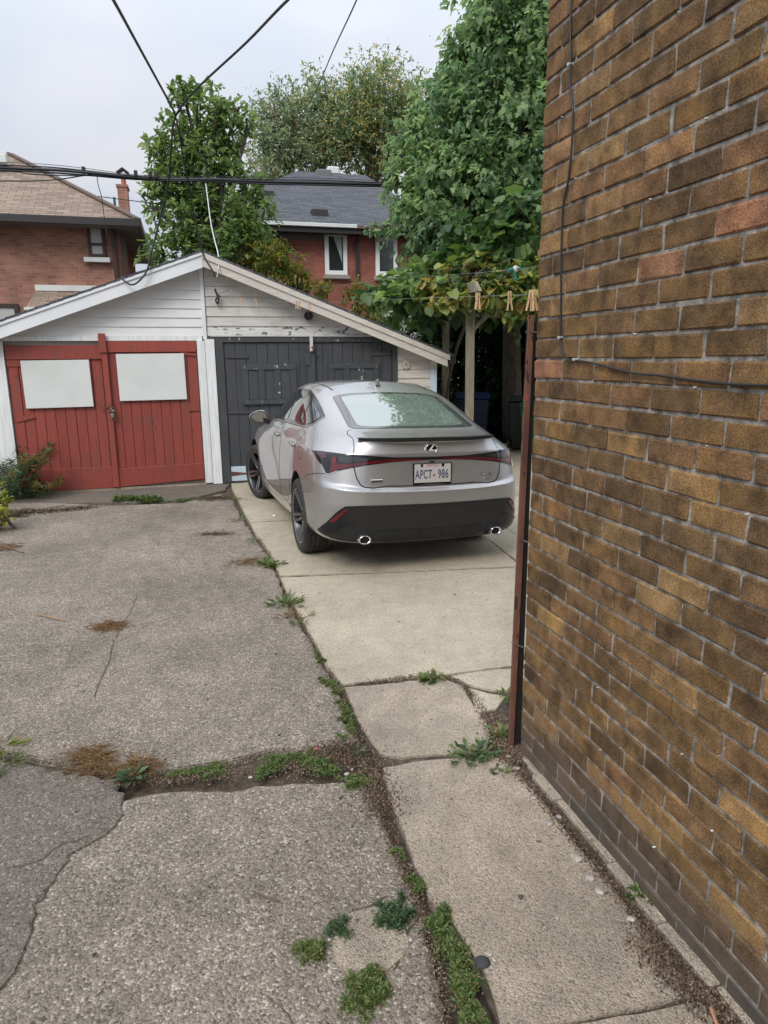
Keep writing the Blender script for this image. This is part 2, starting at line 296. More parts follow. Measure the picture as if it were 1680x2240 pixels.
def paint(name, col, chip=None, chipscale=16, chipth=0.64, rough=0.55, dirt=(0.3, 0.27, 0.22), dirtamt=0.35, objrand=0.05, vgrain=True, fadez=None):
    """old paint on boards: grain, dirt, flaking to what lies under"""
    m = bpy.data.materials.new(name); m.use_nodes = True; t, N, L, b = nodes_of(m); b.inputs['Roughness'].default_value = rough
    g = N('ShaderNodeNewGeometry'); p = g.outputs['Position']
    mp_ = N('ShaderNodeMapping'); mp_.inputs['Scale'].default_value = (26, 26, 1.3) if vgrain else (1.3, 26, 26); L(p, mp_.inputs[0])
    gr = N('ShaderNodeTexNoise'); gr.inputs['Scale'].default_value = 2.2; gr.inputs['Detail'].default_value = 5; L(mp_.outputs[0], gr.inputs['Vector'])
    mr = N('ShaderNodeMapRange'); mr.inputs['From Min'].default_value = .3; mr.inputs['From Max'].default_value = .7; mr.inputs['To Min'].default_value = 0.86; mr.inputs['To Max'].default_value = 1.12; L(gr.outputs['Fac'], mr.inputs['Value'])
    oi = N('ShaderNodeObjectInfo'); orr = N('ShaderNodeMapRange'); orr.inputs['To Min'].default_value = 1 - objrand; orr.inputs['To Max'].default_value = 1 + objrand; L(oi.outputs['Random'], orr.inputs['Value'])
    ml = N('ShaderNodeMath'); ml.operation = 'MULTIPLY'; L(mr.outputs[0], ml.inputs[0]); L(orr.outputs[0], ml.inputs[1])
    h = N('ShaderNodeHueSaturation'); h.inputs['Color'].default_value = (*col, 1); L(ml.outputs[0], h.inputs['Value']); c = h.outputs[0]
    n = N('ShaderNodeTexNoise'); n.inputs['Scale'].default_value = 3.5; n.inputs['Detail'].default_value = 7; n.inputs['Roughness'].default_value = .65; L(p, n.inputs['Vector'])
    dr = N('ShaderNodeMapRange'); dr.inputs['From Min'].default_value = .5; dr.inputs['From Max'].default_value = .78; dr.inputs['To Max'].default_value = dirtamt * 2; L(n.outputs['Fac'], dr.inputs['Value'])
    x = N('ShaderNodeMix'); x.data_type = 'RGBA'; x.inputs['B'].default_value = (*dirt, 1); L(dr.outputs[0], x.inputs['Factor']); L(c, x.inputs['A']); c = x.outputs['Result']
    hgt = gr.outputs['Fac']
    if chip is not None:
        n = N('ShaderNodeTexNoise'); n.inputs['Scale'].default_value = chipscale; n.inputs['Detail'].default_value = 6; n.inputs['Roughness'].default_value = .6
        m2 = N('ShaderNodeMapping'); m2.inputs['Scale'].default_value = (1, 1, 1.8) if not vgrain else (1.6, 1.6, 1); L(p, m2.inputs[0]); L(m2.outputs[0], n.inputs['Vector'])
        th = N('ShaderNodeMapRange'); th.inputs['From Min'].default_value = chipth; th.inputs['From Max'].default_value = chipth + .012; L(n.outputs['Fac'], th.inputs['Value'])
        x = N('ShaderNodeMix'); x.data_type = 'RGBA'; x.inputs['B'].default_value = (*chip, 1); L(th.outputs[0], x.inputs['Factor']); L(c, x.inputs['A']); c = x.outputs['Result']
        ad = N('ShaderNodeMath'); ad.operation = 'SUBTRACT'; L(gr.outputs['Fac'], ad.inputs[0]); L(th.outputs[0], ad.inputs[1]); hgt = ad.outputs[0]
    L(c, b.inputs['Base Color'])
    bp = N('ShaderNodeBump'); bp.inputs['Distance'].default_value = 0.0012; L(hgt, bp.inputs['Height']); L(bp.outputs[0], b.inputs['Normal'])
    return m
mats['red'] = paint('faded_red_paint', (0.27, 0.052, 0.037), chip=(0.09, 0.045, 0.035), chipscale=10, chipth=.675, dirt=(0.15, 0.058, 0.048), dirtamt=.42, objrand=.1)
mats['grey'] = paint('charcoal_paint', (0.05, 0.054, 0.059), chip=(0.62, 0.64, 0.66), chipscale=26, chipth=.735, dirt=(0.09, 0.09, 0.09), dirtamt=.25, rough=.6)
mats['grey_chip'] = paint('charcoal_paint_flaking', (0.05, 0.054, 0.059), chip=(0.60, 0.63, 0.66), chipscale=19, chipth=.638, dirt=(0.09, 0.09, 0.09), dirtamt=.25, rough=.6)
mats['vinyl'] = M_('white_vinyl_siding', (0.70, 0.70, 0.69), 0.5, col2=(0.76, 0.76, 0.76), nscale=3, coords='World', objrand=.03)
mats['whitetrim'] = paint('white_trim_paint', (0.74, 0.76, 0.76), chip=(0.35, 0.32, 0.28), chipscale=9, chipth=.76, dirt=(0.45, 0.42, 0.36), dirtamt=.18)
mats['whitemetal'] = M_('white_aluminium_trim', (0.72, 0.75, 0.77), 0.4, col2=(0.78, 0.80, 0.82), nscale=3, coords='World')
mats['oldwhite'] = paint('flaking_white_boards', (0.58, 0.56, 0.53), chip=(0.16, 0.14, 0.12), chipscale=13, chipth=.70, dirt=(0.33, 0.30, 0.26), dirtamt=.35, vgrain=False)
mats['oldwhite_bad'] = paint('badly_flaking_white_board', (0.58, 0.58, 0.57), chip=(0.12, 0.12, 0.12), chipscale=12, chipth=.575, dirt=(0.36, 0.33, 0.3), dirtamt=.3, vgrain=False)
mats['cream'] = paint('cream_board_paint', (0.60, 0.56, 0.505), dirt=(0.38, 0.31, 0.24), dirtamt=.3, vgrain=False)
mats['board'] = M_('white_panel_board', (0.66, 0.69, 0.67), 0.45, col2=(0.57, 0.59, 0.565), nscale=2.2, ndetail=6, coords='World', contrast=(.42, .8))
mats['lightblue'] = paint('pale_blue_paint', (0.50, 0.60, 0.68), chip=(0.25, 0.24, 0.22), chipscale=12, chipth=.68, dirt=(0.4, 0.38, 0.33))
mats['rust'] = M_('rusted_steel', (0.20, 0.06, 0.03), 0.85, col2=(0.07, 0.035, 0.028), nscale=30, bump=0.001, bscale=90, coords='World')
mats['redoxide'] = M_('red_oxide_steel', (0.17, 0.075, 0.05), 0.7, col2=(0.10, 0.04, 0.03), nscale=5, bump=0.0012, bscale=80, coords='World', stretch=(3, 3, .9), speck=[((0.035, 0.02, 0.018), 16, 0.60), ((0.30, 0.09, 0.035), 22, 0.66)])
mats['steel'] = M_('dull_steel', (0.35, 0.33, 0.3), 0.45, metal=.9, col2=(0.2, 0.18, 0.16), nscale=30, coords='World')
mats['black'] = M_('black_rubber', (0.012, 0.012, 0.013), 0.5)
mats['cable'] = M_('black_cable_sheath', (0.018, 0.018, 0.02), 0.45)
mats['wire_w'] = M_('white_wire_sheath', (0.6, 0.6, 0.58), 0.5)
mats['wire_g'] = M_('galvanised_wire', (0.35, 0.36, 0.36), 0.4, metal=.7)
mats['wood'] = M_('weathered_wood', (0.19, 0.165, 0.115), 0.85, col2=(0.29, 0.26, 0.19), nscale=5, bump=0.003, bscale=30, coords='World', stretch=(9, 9, 1))
mats['woodlight'] = M_('pale_peg_wood', (0.66, 0.45, 0.25), 0.7, col2=(0.55, 0.35, 0.2), nscale=40)
mats['bark'] = M_('rough_bark', (0.075, 0.058, 0.045), 0.95, col2=(0.14, 0.115, 0.09), nscale=8, bump=0.015, bscale=22, coords='World', stretch=(3, 3, 1))
mats['dglass'] = M_('dark_window_glass', (0.025, 0.03, 0.033), 0.06, spec=.8)
mats['curtain'] = M_('pale_curtain', (0.55, 0.57, 0.56), 0.8, col2=(0.36, 0.40, 0.40), nscale=4, coords='World', stretch=(7, 7, .3))
mats['brownframe'] = M_('brown_window_frame', (0.045, 0.022, 0.016), 0.5)
mats['gutter'] = M_('dark_brown_gutter', (0.035, 0.03, 0.03), 0.45)
mats['soffit'] = M_('grey_soffit', (0.15, 0.15, 0.15), 0.7)
mats['bluebin'] = M_('blue_plastic', (0.012, 0.03, 0.10), 0.4)
mats['greenbin'] = M_('green_plastic', (0.008, 0.14, 0.06), 0.4)
mats['greybin'] = M_('charcoal_plastic', (0.025, 0.027, 0.03), 0.45)
mats['clay'] = M_('clay_flue', (0.42, 0.13, 0.07), 0.8)
mats['stone'] = M_('grey_rubble', (0.30, 0.27, 0.235), 0.9, col2=(0.5, 0.46, 0.4), nscale=30, bump=.002, bscale=100, objrand=.25)

def leaf_mat(name, cols, trans=0.35, rough=0.5):
    """cols: ramp over random-per-island"""
    m = bpy.data.materials.new(name); m.use_nodes = True; t, N, L, b = nodes_of(m)
    g = N('ShaderNodeNewGeometry'); r = N('ShaderNodeValToRGB'); e = r.color_ramp.elements
    e[0].position = 0; e[0].color = (*cols[0], 1); e[1].position = 1; e[1].color = (*cols[-1], 1)
    for i, c in enumerate(cols[1:-1]): x = e.new((i + 1) / (len(cols) - 1)); x.color = (*c, 1)
    n = N('ShaderNodeTexNoise'); n.inputs['Scale'].default_value = 0.9; n.inputs['Detail'].default_value = 3; L(g.outputs['Position'], n.inputs['Vector'])
    a = N('ShaderNodeMath'); a.operation = 'MULTIPLY_ADD'; L(n.outputs['Fac'], a.inputs[0]); a.inputs[1].default_value = 1.1; a.inputs[2].default_value = -0.55
    s = N('ShaderNodeMath'); s.operation = 'ADD'; s.use_clamp = True; L(g.outputs['Random Per Island'], s.inputs[0]); L(a.outputs[0], s.inputs[1]); L(s.outputs[0], r.inputs[0])
    L(r.outputs[0], b.inputs['Base Color']); b.inputs['Roughness'].default_value = rough; b.inputs['Specular IOR Level'].default_value = 0.4
    tr = N('ShaderNodeBsdfTranslucent'); hs = N('ShaderNodeHueSaturation'); hs.inputs['Value'].default_value = 1.5; hs.inputs['Saturation'].default_value = 1.15; L(r.outputs[0], hs.inputs['Color']); L(hs.outputs[0], tr.inputs['Color'])
    mxs = N('ShaderNodeMixShader'); mxs.inputs[0].default_value = trans; L(b.outputs[0], mxs.inputs[1]); L(tr.outputs[0], mxs.inputs[2])
    o = t.nodes['Material Output']; L(mxs.outputs[0], o.inputs['Surface'])
    return m
mats['leaf_right'] = leaf_mat('mulberry_leaves', [(0.12, 0.20, 0.11), (0.17, 0.26, 0.135), (0.24, 0.34, 0.16), (0.34, 0.45, 0.20)], trans=.5)
mats['leaf_mag'] = leaf_mat('broad_green_leaves', [(0.085, 0.14, 0.06), (0.13, 0.20, 0.075), (0.20, 0.27, 0.09), (0.29, 0.36, 0.13)], trans=.46)
mats['leaf_aut'] = leaf_mat('turning_leaves', [(0.11, 0.18, 0.11), (0.15, 0.23, 0.125), (0.20, 0.28, 0.13), (0.32, 0.33, 0.14), (0.54, 0.41, 0.15)], trans=.45)  # far tree leaves: distance haze put into the colour as paler, duller tones
mats['leaf_aut2'] = leaf_mat('willowy_leaves', [(0.12, 0.19, 0.12), (0.17, 0.24, 0.14), (0.26, 0.31, 0.16), (0.46, 0.41, 0.23)], trans=.45)  # also far trees, paled in colour to stand in for haze
mats['leaf_vine'] = leaf_mat('vine_leaves', [(0.05, 0.10, 0.03), (0.10, 0.16, 0.045), (0.20, 0.25, 0.06), (0.38, 0.37, 0.10), (0.40, 0.29, 0.11)])
mats['leaf_vine_g'] = leaf_mat('green_vine_leaves', [(0.04, 0.085, 0.035), (0.07, 0.13, 0.05), (0.11, 0.18, 0.065), (0.22, 0.32, 0.09)])
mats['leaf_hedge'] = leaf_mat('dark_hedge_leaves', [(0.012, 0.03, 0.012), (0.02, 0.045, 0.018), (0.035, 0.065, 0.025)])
mats['leaf_red'] = leaf_mat('reddening_leaves', [(0.06, 0.11, 0.03), (0.12, 0.17, 0.04), (0.24, 0.24, 0.05), (0.34, 0.15, 0.05)])
mats['weed'] = leaf_mat('weed_leaves', [(0.04, 0.075, 0.022), (0.07, 0.125, 0.032), (0.12, 0.19, 0.05), (0.20, 0.25, 0.08), (0.24, 0.19, 0.10)])
mats['weed_y'] = leaf_mat('yellow_green_leaves', [(0.14, 0.18, 0.03), (0.28, 0.30, 0.05), (0.42, 0.40, 0.07)])
mats['weed_b'] = leaf_mat('blue_green_leaves', [(0.03, 0.062, 0.03), (0.052, 0.098, 0.045), (0.09, 0.15, 0.06), (0.16, 0.20, 0.08)])
mats['gold'] = leaf_mat('goldenrod_plumes', [(0.14, 0.17, 0.05), (0.28, 0.20, 0.06), (0.42, 0.20, 0.07)])
mats['straw'] = leaf_mat('dry_straw', [(0.22, 0.13, 0.06), (0.36, 0.23, 0.11), (0.16, 0.09, 0.045)], trans=.1, rough=.8)
mats['litter'] = leaf_mat('leaf_litter', [(0.05, 0.033, 0.022), (0.11, 0.075, 0.05), (0.20, 0.14, 0.09), (0.33, 0.27, 0.2)], trans=.05, rough=.9)

# ------------------------------------------------------------------ ground sheets
def noisy(poly, step=0.05, amp=0.008, seed=1, closed=True):
    rr = random.Random(seed); o = []
    n = len(poly)
    for i in range(n if closed else n - 1):
        a, b = Vector(poly[i]), Vector(poly[(i + 1) % n]); L_ = (b - a).length; k = max(1, min(60, int(L_ / step)))
        for j in range(k):
            p = a.lerp(b, j / k); o.append(Vector((p.x + rr.gauss(0, amp), p.y + rr.gauss(0, amp), p.z)))
    return o
def slab(name, poly, z, th, mat, parent=None, kind=None, bev=0.006, lab=None):
    bm = bmesh.new(); vs = [bm.verts.new((p[0], p[1], z)) for p in poly]; f = bm.faces.new(vs)
    if f.normal.z < 0: f.normal_flip()
    bm.normal_update()
    r = bmesh.ops.extrude_face_region(bm, geom=[f]); 
    for v in [x for x in r['geom'] if isinstance(x, bmesh.types.BMVert)]: v.co.z -= th
    bmesh.ops.recalc_face_normals(bm, faces=bm.faces)
    tops = [x for x in bm.faces if x.normal.z > .9]
    if bev:
        es = [e for e in bm.edges if sum(1 for ff in e.link_faces if ff in tops) == 1]
        try: bmesh.ops.bevel(bm, geom=es, offset=bev, segments=2, affect='EDGES', clamp_overlap=True)
        except Exception: pass
    bmesh.ops.triangulate(bm, faces=[x for x in bm.faces if len(x.verts) > 4])
    me = bpy.data.meshes.new(name); bm.to_mesh(me); bm.free()
    o = link(name, me, mat, parent)
    if kind: o['kind'] = kind
    return o
g = MB(); g.add([(-400,-400,-.035),(400,-400,-.035),(400,400,-.035),(-400,400,-.035)], [(0,1,2,3)]); tag(g.build('ground', mats['dirt']), kind='structure')
g = MB(); g.add([(-60,9.75,-.028),(60,9.75,-.028),(60,120,-.028),(-60,120,-.028)], [(0,1,2,3)]); tag(g.build('yard', mats['soil']), kind='structure')

EDGE = [(505,1088),(528,1130),(556,1176),(585,1212),(606,1258),(628,1318),(655,1362),(682,1408),(706,1458),(728,1490),(752,1540),(770,1588),(784,1622)]
EDGE2 = [(795,1705),(822,1758),(846,1812),(868,1868),(893,1920),(918,1975),(935,2040),(952,2120),(975,2240)]
far_a = [G(*p) for p in EDGE]
near_a = [G(*p) for p in EDGE2]
seam_far = [G(*p) for p in ((735,1632),(690,1648),(640,1638),(590,1640),(530,1652),(450,1672),(380,1680),(330,1692),(255,1678),(200,1672),(130,1665),(60,1650),(0,1640),(-250,1640))]
poly = far_a[:] + seam_far + [Vector((-7, 2.6, 0)), Vector((-7, 9.3, 0)), Vector((-3.2, 9.36, 0)), G(120,1100), G(250,1106), G(400,1100), G(480,1080)]
slab('asphalt_driveway', noisy(poly, .06, .007, 3), 0.0, .06, mats['asphalt'], kind='structure')
seam_near = [G(*p) for p in ((770,1712),(700,1712),(640,1716),(560,1722),(480,1730),(400,1728),(330,1738),(268,1752))]
patch_edge = [(262,1790),(240,1812),(215,1830),(180,1850),(150,1868),(118,1915),(100,1960),(72,1982),(66,2035),(48,2080),(20,2130),(0,2165),(-60,2230)]
pe = [G(*p) for p in patch_edge]; pe2 = [p + Vector((.012, -.010, 0)) for p in pe]
poly = near_a + [Vector((.62,.9,0)), Vector((.60,-2.5,0)), Vector((-2.5,-2.5,0)), Vector((-2.2,.6,0))] + pe[::-1][:-0 or None] + seam_near[::-1]
slab('asphalt_driveway', noisy(poly, .04, .006, 5), 0.0, .06, mats['asphalt'], kind='structure', bev=.004)
poly = pe2 + [Vector((-7, .5, 0)), Vector((-7, 2.45, 0))] + [G(*p) for p in ((-250,1668),(0,1668),(60,1676),(130,1690),(200,1700),(262,1712))]
slab('asphalt_patch', noisy(poly, .03, .008, 9), 0.006, .07, mats['asphalt_dark'], kind='structure', bev=.004)
# strip of old asphalt at the garage threshold
poly = [G(*p) for p in ((-300,1172),(0,1120),(120,1100),(250,1099),(400,1094),(490,1073))] + [Vector((.45, 9.50, 0)), Vector((-7, 9.50, 0)), Vector((-7, 9.2, 0))]
slab('threshold_strip', noisy([Vector((p.x, p.y + .035, 0)) for p in poly], .06, .008, 12), -0.008, .05, mats['asphalt_dark'], kind='structure')

pav = slab('concrete_pavement', [(p.x + .03, p.y, 0) for p in (Vector((.62,-2,0)), Vector((.62,9.4,0)), Vector((9,9.4,0)), Vector((9,-2,0)))], -0.007, .03, mats['dirt'], kind='structure', bev=0)
def cslab(pts, seed, m='concrete', z=.004):
    return slab('slab', noisy(pts, .05, .0028, seed), z, .05, mats[m], pav, bev=.003)
def E_(v, off=.0):   # x of the concrete's left edge beyond the joint, at image row v
    for (a, b) in zip(LEFT[:-1], LEFT[1:]):
        if a[1] <= v <= b[1]: t = (v - a[1]) / (b[1] - a[1]); return a[0] + t * (b[0] - a[0]) + off
LEFT = [(510,1072),(534,1120),(560,1168),(592,1208),(612,1262),(636,1312),(664,1362),(692,1410),(716,1462),(752,1500),(772,1550),(795,1600),(835,1655),(838,1700),(852,1750),(876,1800),(900,1868),(922,1925),(938,1968),(985,2010),(1030,2075),(1068,2150),(1095,2240)]
def left_pts(v0, v1):
    pts = [(E_(v0), v0)] + [p for p in LEFT if v0 < p[1] < v1] + [(E_(v1), v1)]
    return [G(*p) for p in pts]
a = left_pts(1074, 1143); cslab(a[::-1] + [Vector((a[0].x, 9.46, 0)), Vector((2.7, 9.46, 0)), Vector((2.7, a[-1].y - .05, 0))], 1)
a = left_pts(1145, 1260); cslab(a[::-1] + [Vector((2.7, a[0].y - .06, 0)), G(1140, 1239) ], 2)
b_ = G(1140, 1239); cslab([b_ + Vector((.02,0,0)), Vector((2.72, 7.42, 0)), Vector((2.72, 9.46, 0)), Vector((3.75, 9.46, 0)), Vector((3.75, 12.3, 0)), Vector((9, 12.3, 0)), Vector((9, 4.3, 0))], 3)
a = left_pts(1264, 1498); cslab(a[::-1] + [G(1140, 1242), Vector((9, 4.28, 0)), Vector((9, 2.6, 0)), Vector((1.9, 3.15, 0)), G(1130, 1456), G(960, 1478), G(850, 1491)], 4)
a = left_pts(1504, 1652); cslab(a[::-1] + [G(850,1497), G(960,1483), G(1010,1500), G(1030,1535), G(1060,1580), G(1075,1612), G(1060,1646), G(960,1652), G(880,1658)], 5, 'concrete2')
cslab([G(985,1479), G(1045,1470), G(1135,1461), Vector((1.75,3.05,0)), G(1130,1510), G(1075,1512), G(1022,1498)], 6)
cslab([G(1026,1506), G(1072,1518), G(1105,1524), G(1085,1552), G(1045,1562)], 7)
WE = [(1112,1662),(1150,1712),(1195,1762),(1240,1820),(1290,1880),(1345,1948),(1400,2020),(1455,2085),(1500,2140),(1530,2180)]
a = left_pts(1680, 2235); a[-1] = G(1195, 2234)
a2 = [p for p in left_pts(1680, 2240)]
cslab(a2[::-1][0:1] + a2[::-1][1:] + [G(845,1681), G(900,1668), G(1000,1660), G(1060,1654)] + [G(*p) for p in WE] + [G(1400,2208), G(1200,2244), G(1150,2262)], 8, 'concrete2')
cslab([G(1120,2272), G(1205,2250), G(1400,2216), G(1536,2190), Vector((1.17,1.0,0)), Vector((1.17,-2,0)), Vector((.72,-2,0)), Vector((.66,1.2,0))], 9, 'concrete2')
# the round concrete patch poured into the asphalt
cp = G(808, 2062); ring = [G(808 + 84 * math.cos(t) * (1 + .07 * math.sin(3*t+1)), 2062 + 76 * math.sin(t) * (1 + .05 * math.cos(5*t))) for t in np.linspace(0, 2*math.pi, 40, endpoint=False)]
slab('concrete_patch', ring, 0.006, .03, mats['concrete2'], kind='structure', bev=.005)
# cracks: thin dark gaps laid along measured lines
def crack(pts, wd=.004, seed=0, z=.0035):
    rr = random.Random(seed); q = []
    ps = [G(*p) for p in pts]
    for a, b in zip(ps[:-1], ps[1:]):
        k = max(2, int((b - a).length / .02))
        for j in range(k): p = a.lerp(b, j / k); q.append(p + Vector((rr.gauss(0, .003), rr.gauss(0, .003), 0)))
    q.append(ps[-1]); v = []; f = []
    for i, p in enumerate(q):
        d = (q[min(i+1, len(q)-1)] - q[max(i-1, 0)]); n = Vector((-d.y, d.x, 0)).normalized() * wd * (.35 + .65 * rr.random()) * (1 if 0 < i < len(q)-1 else .1)
        v += [p + n + Vector((0,0,z)), p - n + Vector((0,0,z))]
    f = [(2*i, 2*i+1, 2*i+3, 2*i+2) for i in range(len(q)-1)]
    m = MB(); m.add(v, f); return tag(m.build('crack', mats['dirt']), kind='structure')
crack([(0,1905),(60,1895),(100,1880),(135,1850),(165,1845),(200,1830)], .003, 1, .0095)
crack([(75,1695),(130,1685),(160,1672)], .003, 2, .0095)
crack([(300,1300),(290,1330),(270,1370),(250,1400),(238,1450),(215,1500),(205,1530)], .003, 3)
crack([(850,1960),(800,1985),(760,2000)], .003, 4)
crack([(925,1975),(915,2010),(895,2030),(880,2080),(860,2130)], .004, 5)
crack([(250,1320),(320,1305),(380,1310)], .002, 6)
crack([(548,1168),(580,1172),(600,1166)], .004, 7, .0075)
crack([(1105,1155),(1120,1165),(1145,1178)], .003, 8, .0075)
crack([(640,2240),(600,2190),(560,2170)], .002, 9)

# ------------------------------------------------------------------ brown brick building on the right
WX, WY = 1.259, 2.418
bld = empty('brick_building', (WX, WY, 0), 'brown textured brick building whose long wall fills the right side', 'building')
m = MB(); m.box((WX + .0060, -9, -.05), (9, WY - .007, 7.2)); m.build('mortar_core', mats['mortar'], bld)
COURSE, Z0, BL = .0719, .057, .200
def brick_mesh(L_, seed, h=.0628, dp=.09):
    rr = random.Random(seed); bm = bmesh.new(); bmesh.ops.create_cube(bm, size=1)
    for v in bm.verts: v.co = Vector((v.co.x * dp, v.co.y * L_, v.co.z * h))
    bmesh.ops.bevel(bm, geom=bm.edges[:], offset=.0045, segments=1, affect='EDGES')
    for v in bm.verts: v.co += Vector((rr.gauss(0, .0009), rr.gauss(0, .0020), rr.gauss(0, .0015)))
    me = bpy.data.meshes.new('brick'); bm.to_mesh(me); bm.free(); me.materials.append(mats['brick']); return me
full = [brick_mesh(.1915, s) for s in range(14)]; head = [brick_mesh(.0925, 20 + s) for s in range(6)]
stuffV, stuffF = [], []
def add_stuff(me, loc, rotz=0):
    n = sum(len(a) for a in stuffV); vs = np.array([v.co[:] for v in me.vertices])
    if rotz: vs = vs[:, [1, 0, 2]]
    stuffV.append(vs + np.array(loc))
    for p in me.polygons: stuffF.append([i + n for i in p.vertices])
nb = 0
for r in range(-1, 98):
    z = Z0 + (r + .5) * COURSE; y = WY + (0.004 if r % 2 else 0.0); first = True
    while y > -2.6:
        L_ = .1 if (first and r % 2 == 0) else BL
        me = random.choice(head if L_ < .15 else full); c = y - L_ / 2 + random.gauss(0, .0015)
        loc = (WX + .0455 + max(-.002, min(.002, random.gauss(0, .0015))), c - .002, z + random.gauss(0, .0009))
        vis = y > 1.02 and z < 2.93 and -.03 < z and not (y < 1.30 and z > 2.3)
        if vis and nb < 298:
            o = bpy.data.objects.new('brick', me); COL.objects.link(o); o.parent = bld; o.location = Vector(loc) - bld.location
            o.rotation_euler = (max(-.01, min(.01, random.gauss(0, .005))), 0, max(-.01, min(.01, random.gauss(0, .005)))); nb += 1
        elif z < 7.1: add_stuff(me, loc)
        y -= L_; first = False
    x = WX + (.097 if r % 2 else .197)     # the return wall at the corner
    while x < 3.4 and z < 5:
        add_stuff(random.choice(full), (x + .1 + .004, WY - .045, z), 1); x += BL
vv = np.concatenate(stuffV); me = bpy.data.meshes.new('brickwork'); me.from_pydata(vv.tolist(), [], stuffF)
o = link('brickwork', me, mats['brick_s'], bld); o['kind'] = 'stuff'
# mortar droppings on the joints
m = MB()
for _ in range(18):
    r = random.randint(0, 38); y = random.uniform(1.1, 2.4); z = Z0 + r * COURSE + random.gauss(0, .002); s = random.uniform(.0006, .0017)
    m.box((WX - .003, y - s, z - s), (WX + .008, y + s * random.uniform(1, 2.5), z + s))
o = m.build('mortar_droppings', M_('lime_flecks', (0.75, 0.72, 0.68), 0.9), bld); o['kind'] = 'stuff'
# cement toe at the foot of the wall
m = MB(); rr = random.Random(4); y = WY - .05
while y > -1:
    l = rr.uniform(.08, .3); w_ = rr.uniform(.018, .04); m.box((WX - w_, y - l, -.03), (WX + .004, y - .004, rr.uniform(.004, .016)), rot=Matrix.Rotation(rr.gauss(0, .03), 3, 'Z')); y -= l
m.build('cement_toe', mats['concrete2'], bld, bevel=.003)

# rusty corner guard
cg = empty('corner_guard', (1.235, 2.44, 0), 'rusty red oxide steel angle standing at the brick corner', 'steel post')
m = MB(); t0, t1, b0, b1 = Vector((1.246, 2.452, 1.80)), Vector((1.246, 2.452, 1.80)), Vector((1.212, 2.452, 0)), None
m.bar((1.232, 2.448, -.02), (1.2545, 2.448, 1.80), .024, .006, up=(0, 1, 0)); m.bar((1.2415, 2.472, -.02), (1.2635, 2.472, 1.80), .006, .045, up=(0, 1, 0))
m.build('angle_bar', mats['redoxide'], cg, bevel=.0008)
m = MB(); m.box((1.246, 2.462, -.02), (1.285, 2.467, 1.78)); m.build('shadow_plate', M_('gap_shadow_black', (.014, .010, .009), .9), cg)  # added near-black plate, stands in for the shadow between bar and wall
for z in (1.74, .93, .48):
    m = MB(); xx = 1.231 + .022 * z / 1.8; m.lathe([(0, -.006), (.006, -.006), (.0065, -.002), (.004, 0), (.004, .03)], (xx, 2.449, z), 'y', 10); m.bar((xx + .004, 2.444, z), (WX + .002, 2.41, z - .002), .004)
    m.build('screw', mats['steel'], cg, smooth=True, angle=40)
# cable stapled to the wall
def W(u, v, off=.006):
    d = ray(u, v); t = (WX - off) / d[0]; return Vector((WX - off, d[1] * t, EYE + d[2] * t))
def smooth_pts(ps, k=6):
    ps = [Vector(p) for p in ps]; o = []
    for i in range(len(ps) - 1):
        p0, p1, p2, p3 = ps[max(i-1, 0)], ps[i], ps[i+1], ps[min(i+2, len(ps)-1)]
        for j in range(k):
            t = j / k; o.append(.5 * ((2*p1) + (-p0+p2)*t + (2*p0-5*p1+4*p2-p3)*t*t + (-p0+3*p1-3*p2+p3)*t**3))
    o.append(ps[-1]); return o
cb = empty('wall_cable', W(1226, 730), 'black cable stapled down the brown brick wall then sagging right', 'cable')
cpts = [W(1255,-220), W(1252,-60), W(1248,60), W(1248,140), W(1247,190), W(1253,240), W(1250,330), W(1242,400), W(1232,450), W(1228,540), W(1227,640), W(1226,730), W(1227,755), W(1233,776), W(1246,788), W(1262,789), W(1300,795), W(1380,815), W(1450,822), W(1520,832), W(1600,840), W(1700,843), W(1850,838), W(2100,815)]
m = MB(); m.tube(smooth_pts(cpts, 5), .0036, 8); m.build('cable_run', mats['cable'], cb, smooth=True)
for (u, v, r_) in ((1247,141,0), (1226,738,0), (1259,786,1)):
    p = W(u, v, .004); m = MB(); m.box((p.x - .009, p.y - .006, p.z - .004), (p.x + .004, p.y + .006, p.z + .004)); m.tube([p + Vector((-.006, -.009, 0)), p + Vector((.004, -.009, 0))], .0018, 6)
    m.build('cable_clip', M_('grey_clip', (0.5, 0.5, 0.5), .5), cb)

# ------------------------------------------------------------------ garage
GY = 9.536
gar = empty('garage', (0.23, GY, 0), 'low double garage with white gable, red doors and grey doors', 'garage')
def gp(u, v, Y=GY): p = P(u, v, Y); return p.x, p.z
def gbox(x0, x1, z0, z1, y0, y1, name, mat, par, bev=.002, rot=0):
    m = MB(); m.box((x0, y0, z0), (x1, y1, z1), rot=Matrix.Rotation(rot, 3, 'Y') if rot else None); return m.build(name, mat, par, bevel=bev)
RX, RZ = 0.262, 2.93          # ridge of the siding line
SLL, SLR = 0.360, 0.386
def roofz(x, dz=0): return RZ + dz - (SLL * (RX - x) if x < RX else SLR * (x - RX))
XL, XR = -3.05, 3.42
m = MB()      # inner shell so nothing shows through the joints
m.prism([(XL, GY + .06, -.03), (XR - .03, GY + .06, -.03), (XR - .03, GY + .06, roofz(XR) - .12), (RX, GY + .06, RZ - .12), (XL, GY + .06, roofz(XL) - .12)], (0, 6, 0)); m.build('wall', mats['cream'], gar)
